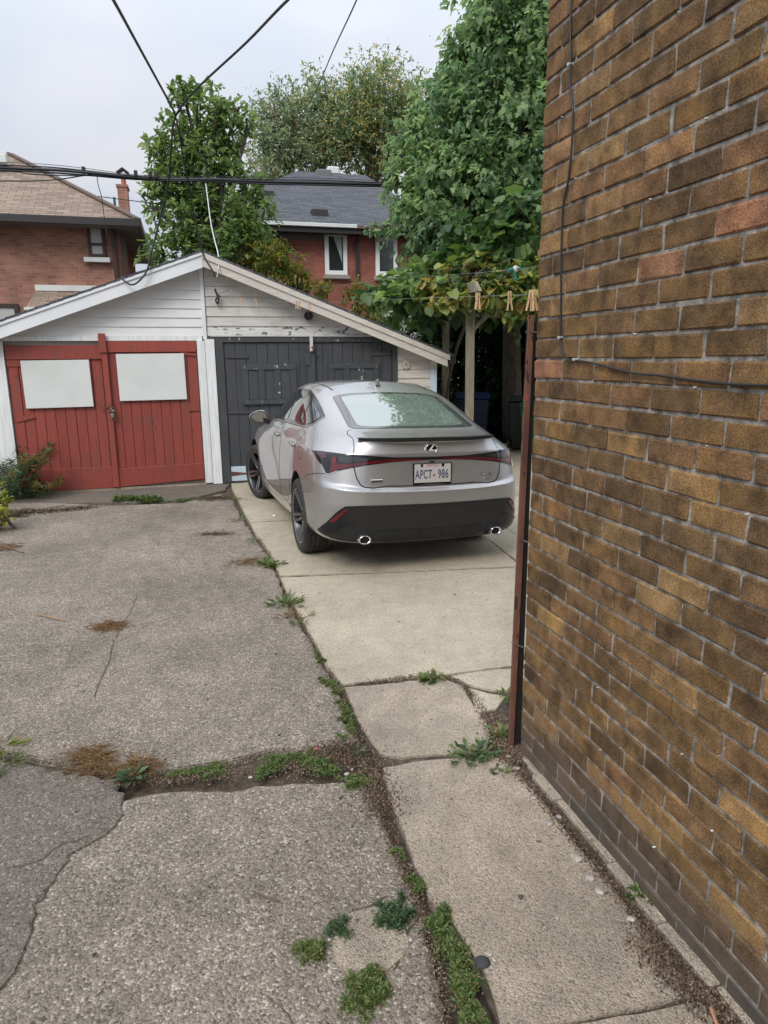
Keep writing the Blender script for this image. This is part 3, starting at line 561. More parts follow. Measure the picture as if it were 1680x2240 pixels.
# left gable: vinyl courses
def course(x0, x1, z0, h, mat, name='siding_board', y=GY + .02, lap=.014, cut=True, dz=-.02):
    """a clapboard: bottom edge proud, ends clipped by the roof slope"""
    def ext(z):
        a, b = x0, x1
        if cut: a = max(a, RX - (RZ + dz - z) / SLL); b = min(b, RX + (RZ + dz - z) / SLR)
        return a, b
    a0, b0 = ext(z0); a1, b1 = ext(z0 + h)
    if b0 - a0 < .02: return
    if b1 < a1: a1 = b1 = (a1 + b1) / 2
    m = MB(); m.add([(a0, y - lap, z0), (b0, y - lap, z0), (b1, y - .001, z0 + h), (a1, y - .001, z0 + h), (a0, y + .01, z0), (b0, y + .01, z0), (b1, y + .01, z0 + h), (a1, y + .01, z0 + h)],
                    [(0,1,2,3),(4,7,6,5),(0,4,5,1),(1,5,6,2),(2,6,7,3),(3,7,4,0)])
    return m.build(name, mat, gar)
z = 1.945
while z < 2.86: course(XL, .215, z, .112, mats['vinyl']); z += .1135
z = 1.945; i = 0
while z < 2.86:
    course(.27, XR, z, .122, mats['oldwhite_bad'] if i == 0 else mats['oldwhite']); z += .124; i += 1
z = .02
while z < 1.92: course(2.845, 3.335, z, .120, mats['cream']); course(XL, -2.36, z, .12, mats['vinyl']); z += .122
gbox(.212, .262, 1.905, 2.80, GY - .012, GY + .02, 'corner_trim', mats['whitemetal'], gar)
gbox(-2.36, .20, 1.885, 1.943, GY - .006, GY + .02, 'door_header', mats['whitetrim'], gar)
gbox(.315, 2.90, 1.935, 1.952, GY - .022, GY + .0, 'drip_strip', mats['oldwhite'], gar)
gbox(-2.36, -2.14, 0, 1.884, GY - .03, GY + .02, 'door_post', mats['whitetrim'], gar)
gbox(.128, .225, 0.02, 1.884, GY - .034, GY + .02, 'door_post', mats['whitetrim'], gar)
gbox(.227, .350, 0.0, 1.903, GY - .024, GY + .02, 'door_post', mats['whitetrim'], gar)
gbox(3.337, 3.425, 1.50, 1.75, GY - .02, GY + .02, 'corner_board', mats['cream'], gar)
gbox(3.337, 3.425, 0.0, 1.495, GY - .016, GY + .02, 'corner_board', mats['lightblue'], gar)
# roof slabs with shingle courses, barge boards
def roof_side(sgn, x1, sl, label):
    n = 22; ln = abs(x1 - RX); m = MB(); y0, y1 = GY - .22, GY + 6.2
    for k in range(n):
        a, b = RX + sgn * ln * k / n, RX + sgn * ln * (k + 1) / n
        za, zb = RZ + .035 - sl * abs(a - RX), RZ + .035 - sl * abs(b - RX)
        vs = [(a, y0, za + .004), (b, y0, zb + .012), (b, y1, zb + .012), (a, y1, za + .004), (a, y0, za - .02), (b, y0, zb - .012), (b, y1, zb - .012), (a, y1, za - .02)]
        m.add(vs, [(0,1,2,3),(4,7,6,5),(0,4,5,1),(1,5,6,2),(2,6,7,3),(3,7,4,0)])
    o = m.build('roof_shingles', mats['shingle_dark'], gar); o['kind'] = 'stuff'
    uv = o.data.uv_layers.new(name='UVMap')
    for l in o.data.loops: c = o.data.vertices[l.vertex_index].co; uv.data[l.index].uv = (c.y, c.x * 1.08)
roof_side(-1, -3.35, SLL, ''); roof_side(1, 3.60, SLR, '')
def barge(xa, xb, sl, top, bot, y, th, mat, name='barge_board'):
    za, zb = RZ - sl * abs(xa - RX), RZ - sl * abs(xb - RX)
    m = MB(); m.prism([(xa, y, za + top), (xb, y, zb + top), (xb, y, zb + bot), (xa, y, za + bot)], (0, th, 0)); return m.build(name, mat, gar, bevel=.002)
yb = GY - .20
barge(-3.3, RX - .001, SLL, .012, -.165, yb, .022, mats['whitemetal']); barge(-3.3, RX - .001, SLL, .018, -.02, yb - .016, .015, mats['whitemetal'], 'drip_edge')
barge(RX + .001, 3.52, SLR, .012, -.155, yb, .022, mats['cream']); barge(RX + .001, 3.55, SLR, .016, -.055, yb - .018, .016, mats['cream'], 'drip_edge')
m = MB(); m.bar((3.60, GY - .2, roofz(3.6) - .045), (3.60, GY + 6, roofz(3.6) - .045), .09, .08); m.build('gutter', mats['gutter'], gar, bevel=.01)
m = MB()
for s_, xe, sl in ((-1, -3.3, SLL), (1, 3.52, SLR)):   # sheathing under the overhang
    m.prism([(RX, yb + .02, RZ - .02), (xe, yb + .02, RZ - .02 - sl * abs(xe - RX)), (xe, yb + .02, RZ - .035 - sl * abs(xe - RX)), (RX, yb + .02, RZ - .035)], (0, .2, 0))
m.build('eaves_sheathing', mats['cream'], gar)

def door_leaf(name, x0, x1, z0, z1, mat, lab, tilt=0):
    d = bpy.data.objects.new(name, None); COL.objects.link(d); d.parent = gar; d.location = Vector(((x0 + x1) / 2, GY, z0)) - Vector(gar.location); tag(d, lab)
    d.rotation_euler = (0, tilt, 0)
    return d
def db(d, x0, x1, z0, z1, y0, y1, name, mat, bev=.003, rot=0):
    o = gbox(x0, x1, z0, z1, y0, y1, name, mat, None, bev, rot); o.parent = d; o.location = -parent_world(d); return o
def planks(d, x0, x1, z0, z1, n, mat, y=GY + .004, gap=.004, jit=.002):
    w_ = (x1 - x0) / n
    for i in range(n):
        db(d, x0 + i * w_ + gap / 2, x0 + (i + 1) * w_ - gap / 2, z0 + random.gauss(0, .001), z1, y + random.gauss(0, jit), y + .03, 'plank', mat, .003)
# red doors
A_ = door_leaf('garage_door', -2.13, -1.03, 0.01, 1.84, mats['red'], 'left red door leaf with a white panel board', 0)
planks(A_, -2.125, -1.045, .03, 1.80, 9, mats['red'])
db(A_, -2.125, -1.03, 1.665, 1.835, GY - .022, GY + .003, 'top_rail', mats['red']); db(A_, -2.12, -1.03, .02, .30, GY - .018, GY + .003, 'bottom_rail', mats['red'])
db(A_, -2.125, -1.975, 1.58, 1.66, GY - .012, GY + .003, 'hinge_block', mats['red'])
x0_, z0_ = gp(57, 893); x1_, z1_ = gp(197, 790)
db(A_, -1.965, -1.185, 1.075, 1.655, GY - .034, GY - .024, 'panel_board', mats['board'], .002, R(-.4))
db(A_, -1.96, -1.20, 1.09, 1.64, GY - .024, GY - .001, 'board_backing', mats['red'], .002)
m = MB(); m.prism([(-2.10, GY - .004, .99), (-1.88, GY - .004, .97), (-1.88, GY - .004, .955), (-2.10, GY - .004, .90)], (0, -.007, 0)); m.build('strap_hinge', mats['red'], A_, bevel=.001)
B_ = door_leaf('garage_door', -.985, .118, 0.03, 1.88, mats['red'], 'right red door leaf with a slightly higher white panel board', 0)
planks(B_, -.985, .118, .05, 1.85, 9, mats['red'])
db(B_, -.985, .118, 1.745, 1.88, GY - .020, GY + .003, 'top_rail', mats['red']); m = MB(); m.prism([(-.985, GY - .016, .025), (.118, GY - .016, .075), (.118, GY - .016, .29), (-.985, GY - .016, .265)], (0, .018, 0)); m.build('bottom_rail', mats['red'], B_, bevel=.003)
db(B_, -.865, -.04, 1.14, 1.725, GY - .034, GY - .024, 'panel_board', mats['board'], .002, R(-.2)); db(B_, -.86, -.05, 1.155, 1.71, GY - .024, GY - .001, 'board_backing', mats['red'], .002)
db(B_, -.03, .115, .985, 1.07, GY - .012, GY + .003, 'hinge_block', mats['red']); db(B_, -.09, .115, 1.70, 1.735, GY - .014, GY + .003, 'strap_hinge', mats['red'], .002, R(5))
db(B_, -1.035, -.965, .03, 1.80, GY - .038, GY - .022, 'meeting_strip', mats['red'], .003)
gbox(-1.052, -.968, 1.74, 1.975, GY - .06, GY - .026, 'stop_block', mats['red'], gar, .004)
lk = bpy.data.objects.new('hasp', None); COL.objects.link(lk); lk.parent = gar; lk.location = Vector((-.96, GY, 1.02)) - Vector(gar.location)
m = MB(); m.box((-1.12, GY - .05, 1.055), (-1.0, GY - .04, 1.075)); m.box((-1.0, GY - .055, 1.0), (-.965, GY - .04, 1.12), rot=Matrix.Rotation(.2, 3, 'Y')); m.build('hasp_plate', mats['rust'], lk, bevel=.001)
m = MB(); m.box((-.99, GY - .085, .93), (-.945, GY - .055, .985)); m.build('padlock_body', mats['steel'], lk, bevel=.005)
m = MB(); m.tube([(-.982, GY - .07, .98), (-.982, GY - .07, 1.01), (-.967, GY - .07, 1.025), (-.953, GY - .07, 1.01), (-.953, GY - .07, .98)], .004, 8); m.build('shackle', mats['steel'], lk, smooth=True)
m = MB(); pts = []; rr = random.Random(8)
for i in range(36): a = i * .9; pts.append((-.965 + .022 * math.cos(a) + rr.gauss(0, .004), GY - .062 + rr.gauss(0, .006), 1.06 - i * .0045 + .014 * math.sin(a * 1.7)))
m.tube(pts, .0045, 5); m.build('chain', mats['steel'], lk)

# grey doors
gbox(.36, .462, .0, 1.93, GY - .012, GY + .03, 'door_casing', mats['grey'], gar); gbox(2.77, 2.838, .0, 1.93, GY - .012, GY + .03, 'door_casing', mats['grey'], gar)
gbox(.463, 2.769, 1.865, 1.93, GY - .012, GY + .03, 'door_casing', mats['grey_chip'], gar)
def grey_leaf(x0, x1, lab, n):
    d = door_leaf('garage_door', x0, x1, .02, 1.86, mats['grey'], lab)
    planks(d, x0, x1, .22, 1.855, n, mats['grey'], y=GY + .012)
    # framed row of three panels
    xa, xb = x0 + .21, x1 - .19; za, zb = 1.05, 1.58
    db(d, xa, xb, zb - .075, zb, GY - .018, GY + .010, 'panel_rail', mats['grey_chip']); db(d, xa, xb, za, za + .06, GY - .026, GY + .010, 'panel_rail', mats['grey_chip'])
    nw = 3; sw = .085; gap = (xb - xa - 4 * sw) / 3
    for k in range(4): db(d, xa + k * (gap + sw), xa + k * (gap + sw) + sw, za + .061, zb - .076, GY - .014, GY + .010, 'panel_stile', mats['grey_chip'] if k == 2 else mats['grey'])
    for k in range(3): db(d, xa + sw + k * (gap + sw) + .001, xa + (k + 1) * (gap + sw) - .001, za + .062, zb - .077, GY - .001, GY + .0105, 'infill_panel', mats['grey'], .002)
    return d
Cg = grey_leaf(.470, 1.60, 'left charcoal door leaf with flaking paint round its panels', 8)
Dg = grey_leaf(1.64, 2.762, 'right charcoal door leaf with flaking paint round its panels', 8)
db(Cg, .475, .78, 1.66, 1.70, GY - .004, GY + .010, 'strap_hinge', mats['grey'], .002, R(1)); db(Cg, .475, .80, .93, .965, GY - .004, GY + .010, 'strap_hinge', mats['grey'], .002, R(1.5)); db(Dg, 2.45, 2.75, 1.68, 1.72, GY - .004, GY + .010, 'strap_hinge', mats['grey'], .002)
db(Cg, .475, 1.60, .02, .218, GY - .006, GY + .04, 'bottom_rail', mats['lightblue']); db(Dg, 1.64, 2.76, .02, .218, GY - .006, GY + .04, 'bottom_rail', mats['grey'])
m = MB(); m.prism([(.475, GY - .008, .155), (.68, GY - .008, .128), (.68, GY - .008, .112), (.475, GY - .008, .095)], (0, -.006, 0)); m.build('strap_hinge', mats['rust'], Cg, bevel=.001)
db(Cg, 1.56, 1.67, .22, 1.83, GY - .030, GY + .002, 'meeting_strip', mats['grey'], .004)
gbox(1.60, 1.642, 1.74, 1.955, GY - .06, GY - .032, 'stop_block', mats['oldwhite'], gar, .004); gbox(1.53, 1.60, 1.56, 1.70, GY - .045, GY - .030, 'rim_lock', mats['grey'], gar, .004)
m = MB(); m.tube([(1.62, GY - .065, 1.80), (1.65, GY - .07, 1.78), (1.64, GY - .065, 1.73)], .014, 6); m.build('bolt', mats['rust'], gar, smooth=True)
for z_ in (1.79,): m = MB(); m.lathe([(0, -.03), (.025, -.03), (.03, -.01), (.03, 0)], (2.585, GY - .0, z_), 'y', 12); m.build('knob', mats['grey'], gar, smooth=True, angle=40)
# round ornament on the cream siding
m = MB(); cx, cz = gp(888, 797); m.lathe([(.012, -.022), (.03, -.022), (.034, -.01), (.036, 0)], (cx, GY - .0, cz), 'y', 16)
for k in range(8):
    a = k * math.pi / 4; m.lathe([(0, -.02), (.017, -.018), (.020, -.006), (.020, 0)], (cx + .048 * math.cos(a), GY, cz + .048 * math.sin(a)), 'y', 8)
m.build('round_ornament', mats['cream'], gar, smooth=True, angle=50)
# foundation line and rubble at the post foot
m = MB(); m.box((-3.05, GY - .01, -.03), (.36, GY + .05, .018)); m.build('foundation', mats['concrete2'], gar)

# ------------------------------------------------------------------ clothesline, pulleys, pegs
def sag(a, b, s, n=14): return [a.lerp(b, i / n) - Vector((0, 0, s * 4 * (i / n) * (1 - i / n))) for i in range(n + 1)]
pu = empty('clothesline_pulley', P(675, 691, GY - .05), 'black clothesline pulley wheel on the white gable boards', 'pulley')
c = P(675, 691, GY - .05); m = MB(); m.lathe([(.012, -.012), (.03, -.010), (.042, -.008), (.058, -.014), (.058, -.006), (.05, 0), (.058, .006), (.058, .014), (.042, .008), (.012, .012)], c, 'y', 24); m.build('wheel', mats['black'], pu, smooth=True, angle=40)
m = MB(); m.bar(c + Vector((0, -.02, 0)), c + Vector((0, .06, 0)), .012); m.bar(c + Vector((-.008, -.018, 0)), c + Vector((-.008, -.018, .09)), .008); m.tube([c + Vector((-.008, -.018, .09)), c + Vector((-.004, .05, .11))], .004, 6); m.build('bracket', mats['steel'], pu)
c2 = D(1128, 589, 3.3)
pu2 = empty('line_tensioner', c2, 'green and white line tightener hanging over the vine', 'tensioner')
m = MB(); m.lathe([(0, -.010), (.012, -.010), (.016, 0), (.012, .010), (0, .010)], c2, 'y', 16); m.build('wheel', M_('pale_plastic', (.6, .6, .58), .5), pu2, smooth=True)
m = MB(); m.tube([c2 + Vector((-.035, 0, -.005)), c2 + Vector((.02, 0, .002))], [.008, .012], 8); m.tube([c2 + Vector((-.008, .0, -.01)), c2 + Vector((0, 0, -.04)), c2 + Vector((.012, 0, -.045))], .006, 6); m.build('clamp', M_('teal_plastic', (.02, .22, .17), .4), pu2)
lineB = [D(1200, 643, 2.7), D(1117, 646, 3.1), D(1047, 648, 3.5), D(897, 653, 4.6), D(780, 660, 5.5), D(655, 661, 6.6), D(530, 655, 8.0), P(462, 648, GY - .03)]
m = MB(); m.tube(smooth_pts(lineB, 4), .0010, 5); tag(m.build('clothesline', mats['wire_g']), 'lower clothesline carrying the wooden pegs across the yard', 'clothesline')
lineA = [D(1205, 576, 2.7), D(1130, 589, 3.3), D(1000, 600, 4.2), D(860, 609, 5.4), D(715, 628, 7), P(600, 642, GY - .1), P(480, 646, GY - .05)]
m = MB(); m.tube(smooth_pts(lineA, 4), .0008, 5); tag(m.build('clothesline', mats['wire_g']), 'upper clothesline held by the green and white tightener', 'clothesline')
def on_line(u, L_):
    sp = smooth_pts(L_, 40); best = None
    for p in sp:
        d = CM.T @ np.array([p.x, p.y, p.z - EYE]); uu = CXP + FPX * d[0] / d[2]
        if best is None or abs(uu - u) < best[0]: best = (abs(uu - u), p)
    return best[1]
PEG = [(1042, 'single pale wooden peg beside the twin peg above the pergola post', 0), (1047, 'wooden peg close behind another above the pergola post', 1), (1115, 'upright wooden peg between the pergola post and the brick corner', 0), (1160, 'leaning wooden peg nearest the brick corner', 1), (1168, 'darker wooden peg touching the brick corner edge', 0),
       (528, 'small single peg over the left part of the gable boards', 0), (560, 'second small peg from the left over the gable', 1), (648, 'left peg of the close pair near the pulley', 0), (655, 'right peg of the close pair near the pulley', 1), (677, 'peg hanging directly above the black pulley wheel', 0)]
for (u, lab, k) in PEG:
    p = on_line(u, lineB); e = empty('clothes_peg', p, lab, 'clothes peg', 'wooden pegs on the clothesline'); rz = random.uniform(-.5, .5); e.rotation_euler = (random.gauss(0, .08), random.gauss(0, .05), rz)
    for s_ in (-1, 1):
        m = MB(); m.prism([(s_ * .0022, -.004, .018), (s_ * .007, -.004, .016), (s_ * .0085, -.004, -.025), (s_ * .0135, -.004, -.062), (s_ * .0075, -.004, -.062), (s_ * .002, -.004, -.02)], (0, .009, 0))
        o = m.build('peg_leg', mats['woodlight'], None, bevel=.001); o.parent = e
    m = MB(); m.tube([(-.01, 0, -.018), (-.004, -.006, -.022), (.004, .006, -.022), (.01, 0, -.018)], .0014, 5); o = m.build('spring', mats['steel'], None); o.parent = e

# ------------------------------------------------------------------ overhead wires
def wire(pts, r, name, lab, mat='cable', k=5, cat='cable', grp=None):
    m = MB(); m.tube(smooth_pts(pts, k), r, 6); return tag(m.build(name, mats[mat], smooth=True), lab, cat, grp)
YB = 13.5
ub = empty('cable_bundle', P(0, 367, YB), 'thick black overhead cable bundle crossing in front of both houses', 'cable')
main = [P(-260, 352, YB), P(0, 366, YB), P(110, 371, YB), P(200, 379, YB), P(290, 388, YB), P(380, 392, YB), P(470, 393, YB), P(560, 397, YB), P(700, 400, YB), P(840, 404, YB), P(950, 407, YB), P(1200, 404, YB), P(1500, 390, YB)]
for dz, r_, nm in ((0, .024, 'thick_cable'), (.03, .011, 'strand'), (-.032, .014, 'strand'), (.062, .005, 'messenger_wire')):
    q = [p + Vector((0, random.gauss(0, .012), dz * (1 + .3 * math.sin(i)) )) for i, p in enumerate(main)]
    m = MB(); m.tube(smooth_pts(q, 5), r_, 7); m.build(nm, mats['cable'], ub, smooth=True)
for (u, v) in ((183, 373), (297, 381), (329, 383), (342, 384)):
    p = P(u, v, YB); m = MB(); m.box(p - Vector((.03, .03, .05)), p + Vector((.03, .03, .06))); m.build('cable_clamp', mats['cable'], ub, bevel=.01)
wire([P(-200, 395, YB+.3), P(0, 375, YB+.3), P(60, 380, YB+.3), P(110, 383, YB+.3), P(190, 384, YB+.2), P(240, 380, YB)], .010, 'drop_wire', 'thin wire looping under the bundle over the tan roof', grp='slack wires below the bundle')
wire([P(-200, 400, YB+.5), P(0, 396, YB+.5), P(60, 396, YB+.4), P(130, 392, YB+.2), P(200, 381, YB)], .010, 'drop_wire', 'lowest slack wire rising to meet the bundle beyond the tan roof', grp='slack wires below the bundle')
J = P(384, 254, 8.2)
wire([P(150, -210, 3.0), P(200, -80, 4.3), P(248, 0, 5.2), P(300, 95, 6.4), P(352, 190, 7.5), P(378, 238, 8.1), J], .011, 'service_cable', 'upper left black arm of the Y shaped service cable', grp='Y shaped service cables')
wire([P(960, -260, 3.0), P(790, -130, 4.2), P(640, -10, 5.4), P(540, 92, 6.6), P(450, 175, 7.5), P(408, 218, 8.0), P(392, 240, 8.15), J], .011, 'service_cable', 'upper right black arm of the Y shaped service cable', grp='Y shaped service cables')
wire([J, P(378, 280, 8.4), P(374, 330, 8.8), P(368, 400, 9.1), P(352, 470, 9.25), P(332, 550, 9.28), P(322, 590, 9.28), P(305, 614, 9.26), P(288, 623, 9.26), P(272, 614, 9.28), P(266, 606, 9.32)], .011, 'service_cable', 'lower left service cable looping onto the white barge board', grp='Y shaped service cables')
wire([J, P(392, 290, 8.5), P(400, 340, 8.8), P(412, 400, 9.1), P(424, 470, 9.25), P(438, 530, 9.3), P(446, 560, 9.3), P(456, 578, 9.28), P(466, 594, 9.28), P(470, 606, 9.3)], .009, 'service_cable', 'lower right service cable running down to the garage peak', grp='Y shaped service cables')
wire([P(830, -130, 9), P(780, 0, 11), P(730, 108, 14), P(690, 200, 18), P(645, 280, 22), P(615, 330, 25), P(592, 362, 27)], .011, 'service_cable', 'long straight grey wire running back over the dark roof', 'cable')
wire([P(450, 402, YB), P(455, 440, 12.6), P(460, 480, 11.6), P(468, 520, 10.5), P(477, 555, 9.6), P(478, 585, 9.3), P(474, 608, 9.3)], .008, 'white_wire', 'slack white wire hanging from the bundle to the garage peak', 'wire_w', cat='wire')
wire([P(212, 382, YB), P(215, 405, YB), P(222, 430, YB), P(226, 460, YB), P(230, 490, YB), P(234, 520, YB)], .007, 'loose_wire', 'thin kinked wire dangling in front of the upstairs window', cat='wire')
wire([P(200, 428, 22), P(250, 434, 22), P(320, 443, 22)], .012, 'loose_wire', 'faint wire stretched level with the brick chimney', 'cable', cat='wire')
q = [P(470, 632, GY - .02), P(474, 644, GY - .04), P(478, 652, GY - .05), P(476, 664, GY - .05), P(472, 656, GY - .03), P(480, 646, GY - .06)]
m = MB(); m.tube(smooth_pts(q, 4), .012, 6); m.tube([q[1], P(500, 636, GY - .1)], .003, 4); tag(m.build('frayed_cable_end', mats['cable']), 'frayed black cable stub on the gable boards below the peak', 'cable')

# ------------------------------------------------------------------ houses behind
def quadroof(name, pts, mat, parent, udir, scale=1.0, th=.06):
    """roof plane with thickness and UVs measured along the eave and up the slope"""
    pts = [Vector(p) for p in pts]; n = (pts[1] - pts[0]).cross(pts[2] - pts[0]).normalized()
    if n.z < 0: pts = pts[::-1]; n = -n
    m = MB(); m.prism(pts, -n * th); o = m.build(name, mat, parent)
    u = Vector(udir).normalized(); v = n.cross(u)
    uv = o.data.uv_layers.new(name='UVMap'); off = parent_world(parent)
    for l in o.data.loops: c = o.data.vertices[l.vertex_index].co; uv.data[l.index].uv = (c.dot(u) * scale, c.dot(v) * scale)
    return o
LY = 19.5
lh = empty('brick_house', P(120, 900, LY), 'red brown brick house with tan hip roof behind the garage left', 'house'); lh.location.z = 0
xc = P(266, 600, LY).x; ez = P(100, 475, LY - .55).z
m = MB(); m.box((-24, LY, 0), (xc, LY + 6.0, ez - .05)); m.build('wall', mats['brick_left'], lh)
xe = P(302, 483, LY - .55).x
yf, yk = LY - .55, LY + 6.55; ym = (yf + yk) / 2
rz_ = P(22, 337, ym).z; rx_ = P(22, 337, ym).x
ee = ez + .03
quadroof('roof', [(-24, yf, ee), (xe, yf, ee), (rx_, ym, rz_), (-24, ym, rz_)], mats['shingle_tan'], lh, (1, 0, 0))
quadroof('roof', [(xe, yf, ee), (xe, yk, ee), (rx_, ym, rz_)], mats['shingle_tan'], lh, (0, 1, 0))
quadroof('roof', [(xe, yk, ee), (-24, yk, ee), (-24, ym, rz_), (rx_, ym, rz_)], mats['shingle_tan'], lh, (1, 0, 0))
m = MB(); m.box((-24, yf + .02, ee - .16), (xe - .02, yk - .02, ee - .13)); m.build('soffit', mats['soffit'], lh)
m = MB(); m.box((-24, yf - .07, ee - .17), (xe + .05, yf + .01, ee + .01)); m.build('gutter', mats['gutter'], lh, bevel=.01)
m = MB(); m.box((xe - .01, yf, ee - .17), (xe + .07, yk, ee + .01)); m.build('gutter', mats['gutter'], lh, bevel=.01)
m = MB(); m.bar((xc - .12, LY - .06, ez - .1), (xc - .12, LY - .06, 0), .09); m.build('downspout', mats['brownframe'], lh); m = MB(); m.bar((xc + .06, LY + .9, ez - .1), (xc + .06, LY + .9, 0), .10); m.build('downspout', mats['soffit'], lh)
m = MB(); q0, q1 = Vector((xe, yf, ee + .02)), Vector((rx_, ym, rz_ + .02)); m.bar(q0, q1, .2, .04); m.build('hip_cap', mats['shingle_tan'], lh)
def window(par, Y, u0, v0, u1, v1, fmat, fw_, rails=(), sill=None, curtain=False, gl='dglass'):
    a, b = P(u0, v0, Y), P(u1, v1, Y); x0, x1, z1, z0 = a.x, b.x, a.z, b.z
    wd = bpy.data.objects.new('window', None); COL.objects.link(wd); wd.parent = par; wd.location = Vector(((x0 + x1) / 2, Y, z0)) - parent_world(par)
    m = MB(); y0, y1 = Y - .03, Y + .10
    m.box((x0, y0, z0), (x0 + fw_, y1, z1)); m.box((x1 - fw_, y0, z0), (x1, y1, z1)); m.box((x0 + fw_, y0, z1 - fw_), (x1 - fw_, y1, z1)); m.box((x0 + fw_, y0, z0), (x1 - fw_, y1, z0 + fw_))
    for vv_ in rails: zz = P(u0, vv_, Y).z; m.box((x0 + fw_, y0 + .01, zz - fw_ * .45), (x1 - fw_, y1, zz + fw_ * .45))
    o = m.build('frame', fmat, wd, bevel=.004)
    if curtain:
        m = MB(); nn = 16
        for i in range(nn):
            xa = x0 + fw_ + (x1 - x0 - 2 * fw_) * i / nn; xb = x0 + fw_ + (x1 - x0 - 2 * fw_) * (i + 1) / nn
            m.add([(xa, Y + .07 + .01 * (i % 2), z0 + fw_), (xb, Y + .07 + .01 * ((i + 1) % 2), z0 + fw_), (xb, Y + .07 + .01 * ((i + 1) % 2), z1 - fw_), (xa, Y + .07 + .01 * (i % 2), z1 - fw_)], [(0, 1, 2, 3)])
        m.build('curtain', mats['curtain'], wd)
        gm = M_('clear_pane', (.9, .95, .95), .02, alpha=.28)
    else: gm = mats[gl]
    m = MB(); m.box((x0 + fw_, Y - .005, z0 + fw_), (x1 - fw_, Y + .0, z1 - fw_)); m.build('pane', gm, wd)
    if sill:
        a, b = P(sill[0], sill[1], Y), P(sill[2], sill[3], Y); m = MB(); m.box((a.x, Y - .10, b.z), (b.x, Y - .031, a.z)); m.build('sill', mats['stone'] if par is ch_ else mats['board'], wd, bevel=.008)
    return wd
ch_ = None
window(lh, LY - .03, 188, 490, 233, 563, mats['brownframe'], .075, rails=(534,), sill=(184, 563, 242, 575), curtain=True)
window(lh, LY - .03, -90, 663, 51, 760, mats['brownframe'], .10, rails=(), curtain=True)
m = MB(); m.box((P(263, 500, LY).x - .02, LY - .02, 0), (P(272, 500, LY).x, LY - .002, ez - .2)); m.build('corner_strip', mats['brownframe'], lh)
# porch roof
t0, t1 = P(78, 636, LY - .01), P(330, 641, LY - .01); b0 = P(57, 672, LY - 1.2)
quadroof('porch_roof', [(b0.x, b0.y, b0.z), (t1.x + .4, b0.y, b0.z), (t1.x, t0.y, t0.z), (t0.x, t0.y, t0.z)], mats['shingle_tan'], lh, (1, 0, 0))
m = MB(); m.box((t0.x, LY - .06, t0.z), (t1.x, LY - .01, t0.z + .14)); m.build('flashing', mats['board'], lh); m = MB(); m.box((b0.x - .04, b0.y - .05, b0.z - .06), (t1.x + .4, b0.y, b0.z - .0)); m.build('porch_fascia', mats['board'], lh)
m = MB(); m.box((b0.x + .08, b0.y + .05, b0.z - .28), (t1.x, b0.y + .12, b0.z - .07)); m.build('porch_beam', mats['gutter'], lh); m = MB(); m.box((b0.x + .4, b0.y + .1, 0), (b0.x + .55, b0.y + .25, b0.z - .28)); m.build('porch_post', mats['board'], lh)
CYh = 24.3
a, b = P(256, 408, CYh), P(283, 470, CYh); m = MB(); m.box((a.x, CYh, b.z - 1.2), (b.x, CYh + .6, a.z)); m.box((a.x - .03, CYh - .03, a.z), (b.x + .03, CYh + .63, a.z + .07)); m.build('chimney', mats['brick_left'], lh)
a, b = P(263, 384, CYh + .15), P(276, 405, CYh + .15); m = MB(); m.lathe([((b.x - a.x) / 2, b.z - .05), ((b.x - a.x) / 2 * .95, a.z)], ((a.x + b.x) / 2, CYh + .3, 0), 'z', 12); m.build('flue', mats['clay'], lh, smooth=True)
m = MB(); mxx = (a.x + b.x) / 2; m.prism([(mxx - .19, CYh + .1, a.z + .10), (mxx, CYh + .1, a.z + .24), (mxx + .19, CYh + .1, a.z + .10), (mxx + .17, CYh + .1, a.z + .08), (mxx, CYh + .1, a.z + .2), (mxx - .17, CYh + .1, a.z + .08)], (0, .4, 0)); m.bar((mxx - .1, CYh + .3, a.z - .02), (mxx - .1, CYh + .3, a.z + .14), .02); m.bar((mxx + .1, CYh + .3, a.z - .02), (mxx + .1, CYh + .3, a.z + .14), .02); m.build('chimney_cap', mats['gutter'], lh)
a, b = P(247, 431, CYh), P(254, 458, CYh); m = MB(); m.box((a.x, CYh, b.z - .5), (b.x, CYh + .15, a.z)); m.build('vent_pipe', M_('dark_green_metal', (.02, .06, .045), .5), lh)
p = P(4, 345, ym - 1.0); m = MB(); m.box((p.x - .5, p.y - .2, p.z - .18), (p.x + .14, p.y + .3, p.z + .05)); m.build('skylight', mats['board'], lh, bevel=.02)

# middle house
HY = 21.0
ch_ = empty('brick_house', P(750, 900, HY), 'painted red brick house with charcoal hip roof behind the garage right', 'house'); ch_.location.z = 0
ez = P(700, 493, HY - .5).z; xl = P(396, 488, HY - .5).x; xr = P(985, 505, HY - .5).x
m = MB(); m.box((xl + .5, HY, 0), (xr - .5, HY + 8, ez - .08)); m.build('wall', mats['brick_mid'], ch_)
yf, yk = HY - .5, HY + 8.5; ym = HY + 4.0; rl = P(650, 374, ym); rzz = rl.z; rr_ = max(rl.x + 1.0, xr - (rl.x - xl))
rrx = P(800, 376, ym).x
quadroof('roof', [(xl, yf, ez), (xr, yf, ez), (rrx, ym, rzz), (rl.x, ym, rzz)], mats['shingle_dark'], ch_, (1, 0, 0)); quadroof('roof', [(xl, yf, ez), (xl, yk, ez), (rl.x, ym, rzz)], mats['shingle_dark'], ch_, (0, 1, 0))
quadroof('roof', [(xr, yf, ez), (xr, yk, ez), (rrx, ym, rzz)], mats['shingle_dark'], ch_, (0, 1, 0)); quadroof('roof', [(xl, yk, ez), (xr, yk, ez), (rrx, ym, rzz), (rl.x, ym, rzz)], mats['shingle_dark'], ch_, (1, 0, 0))
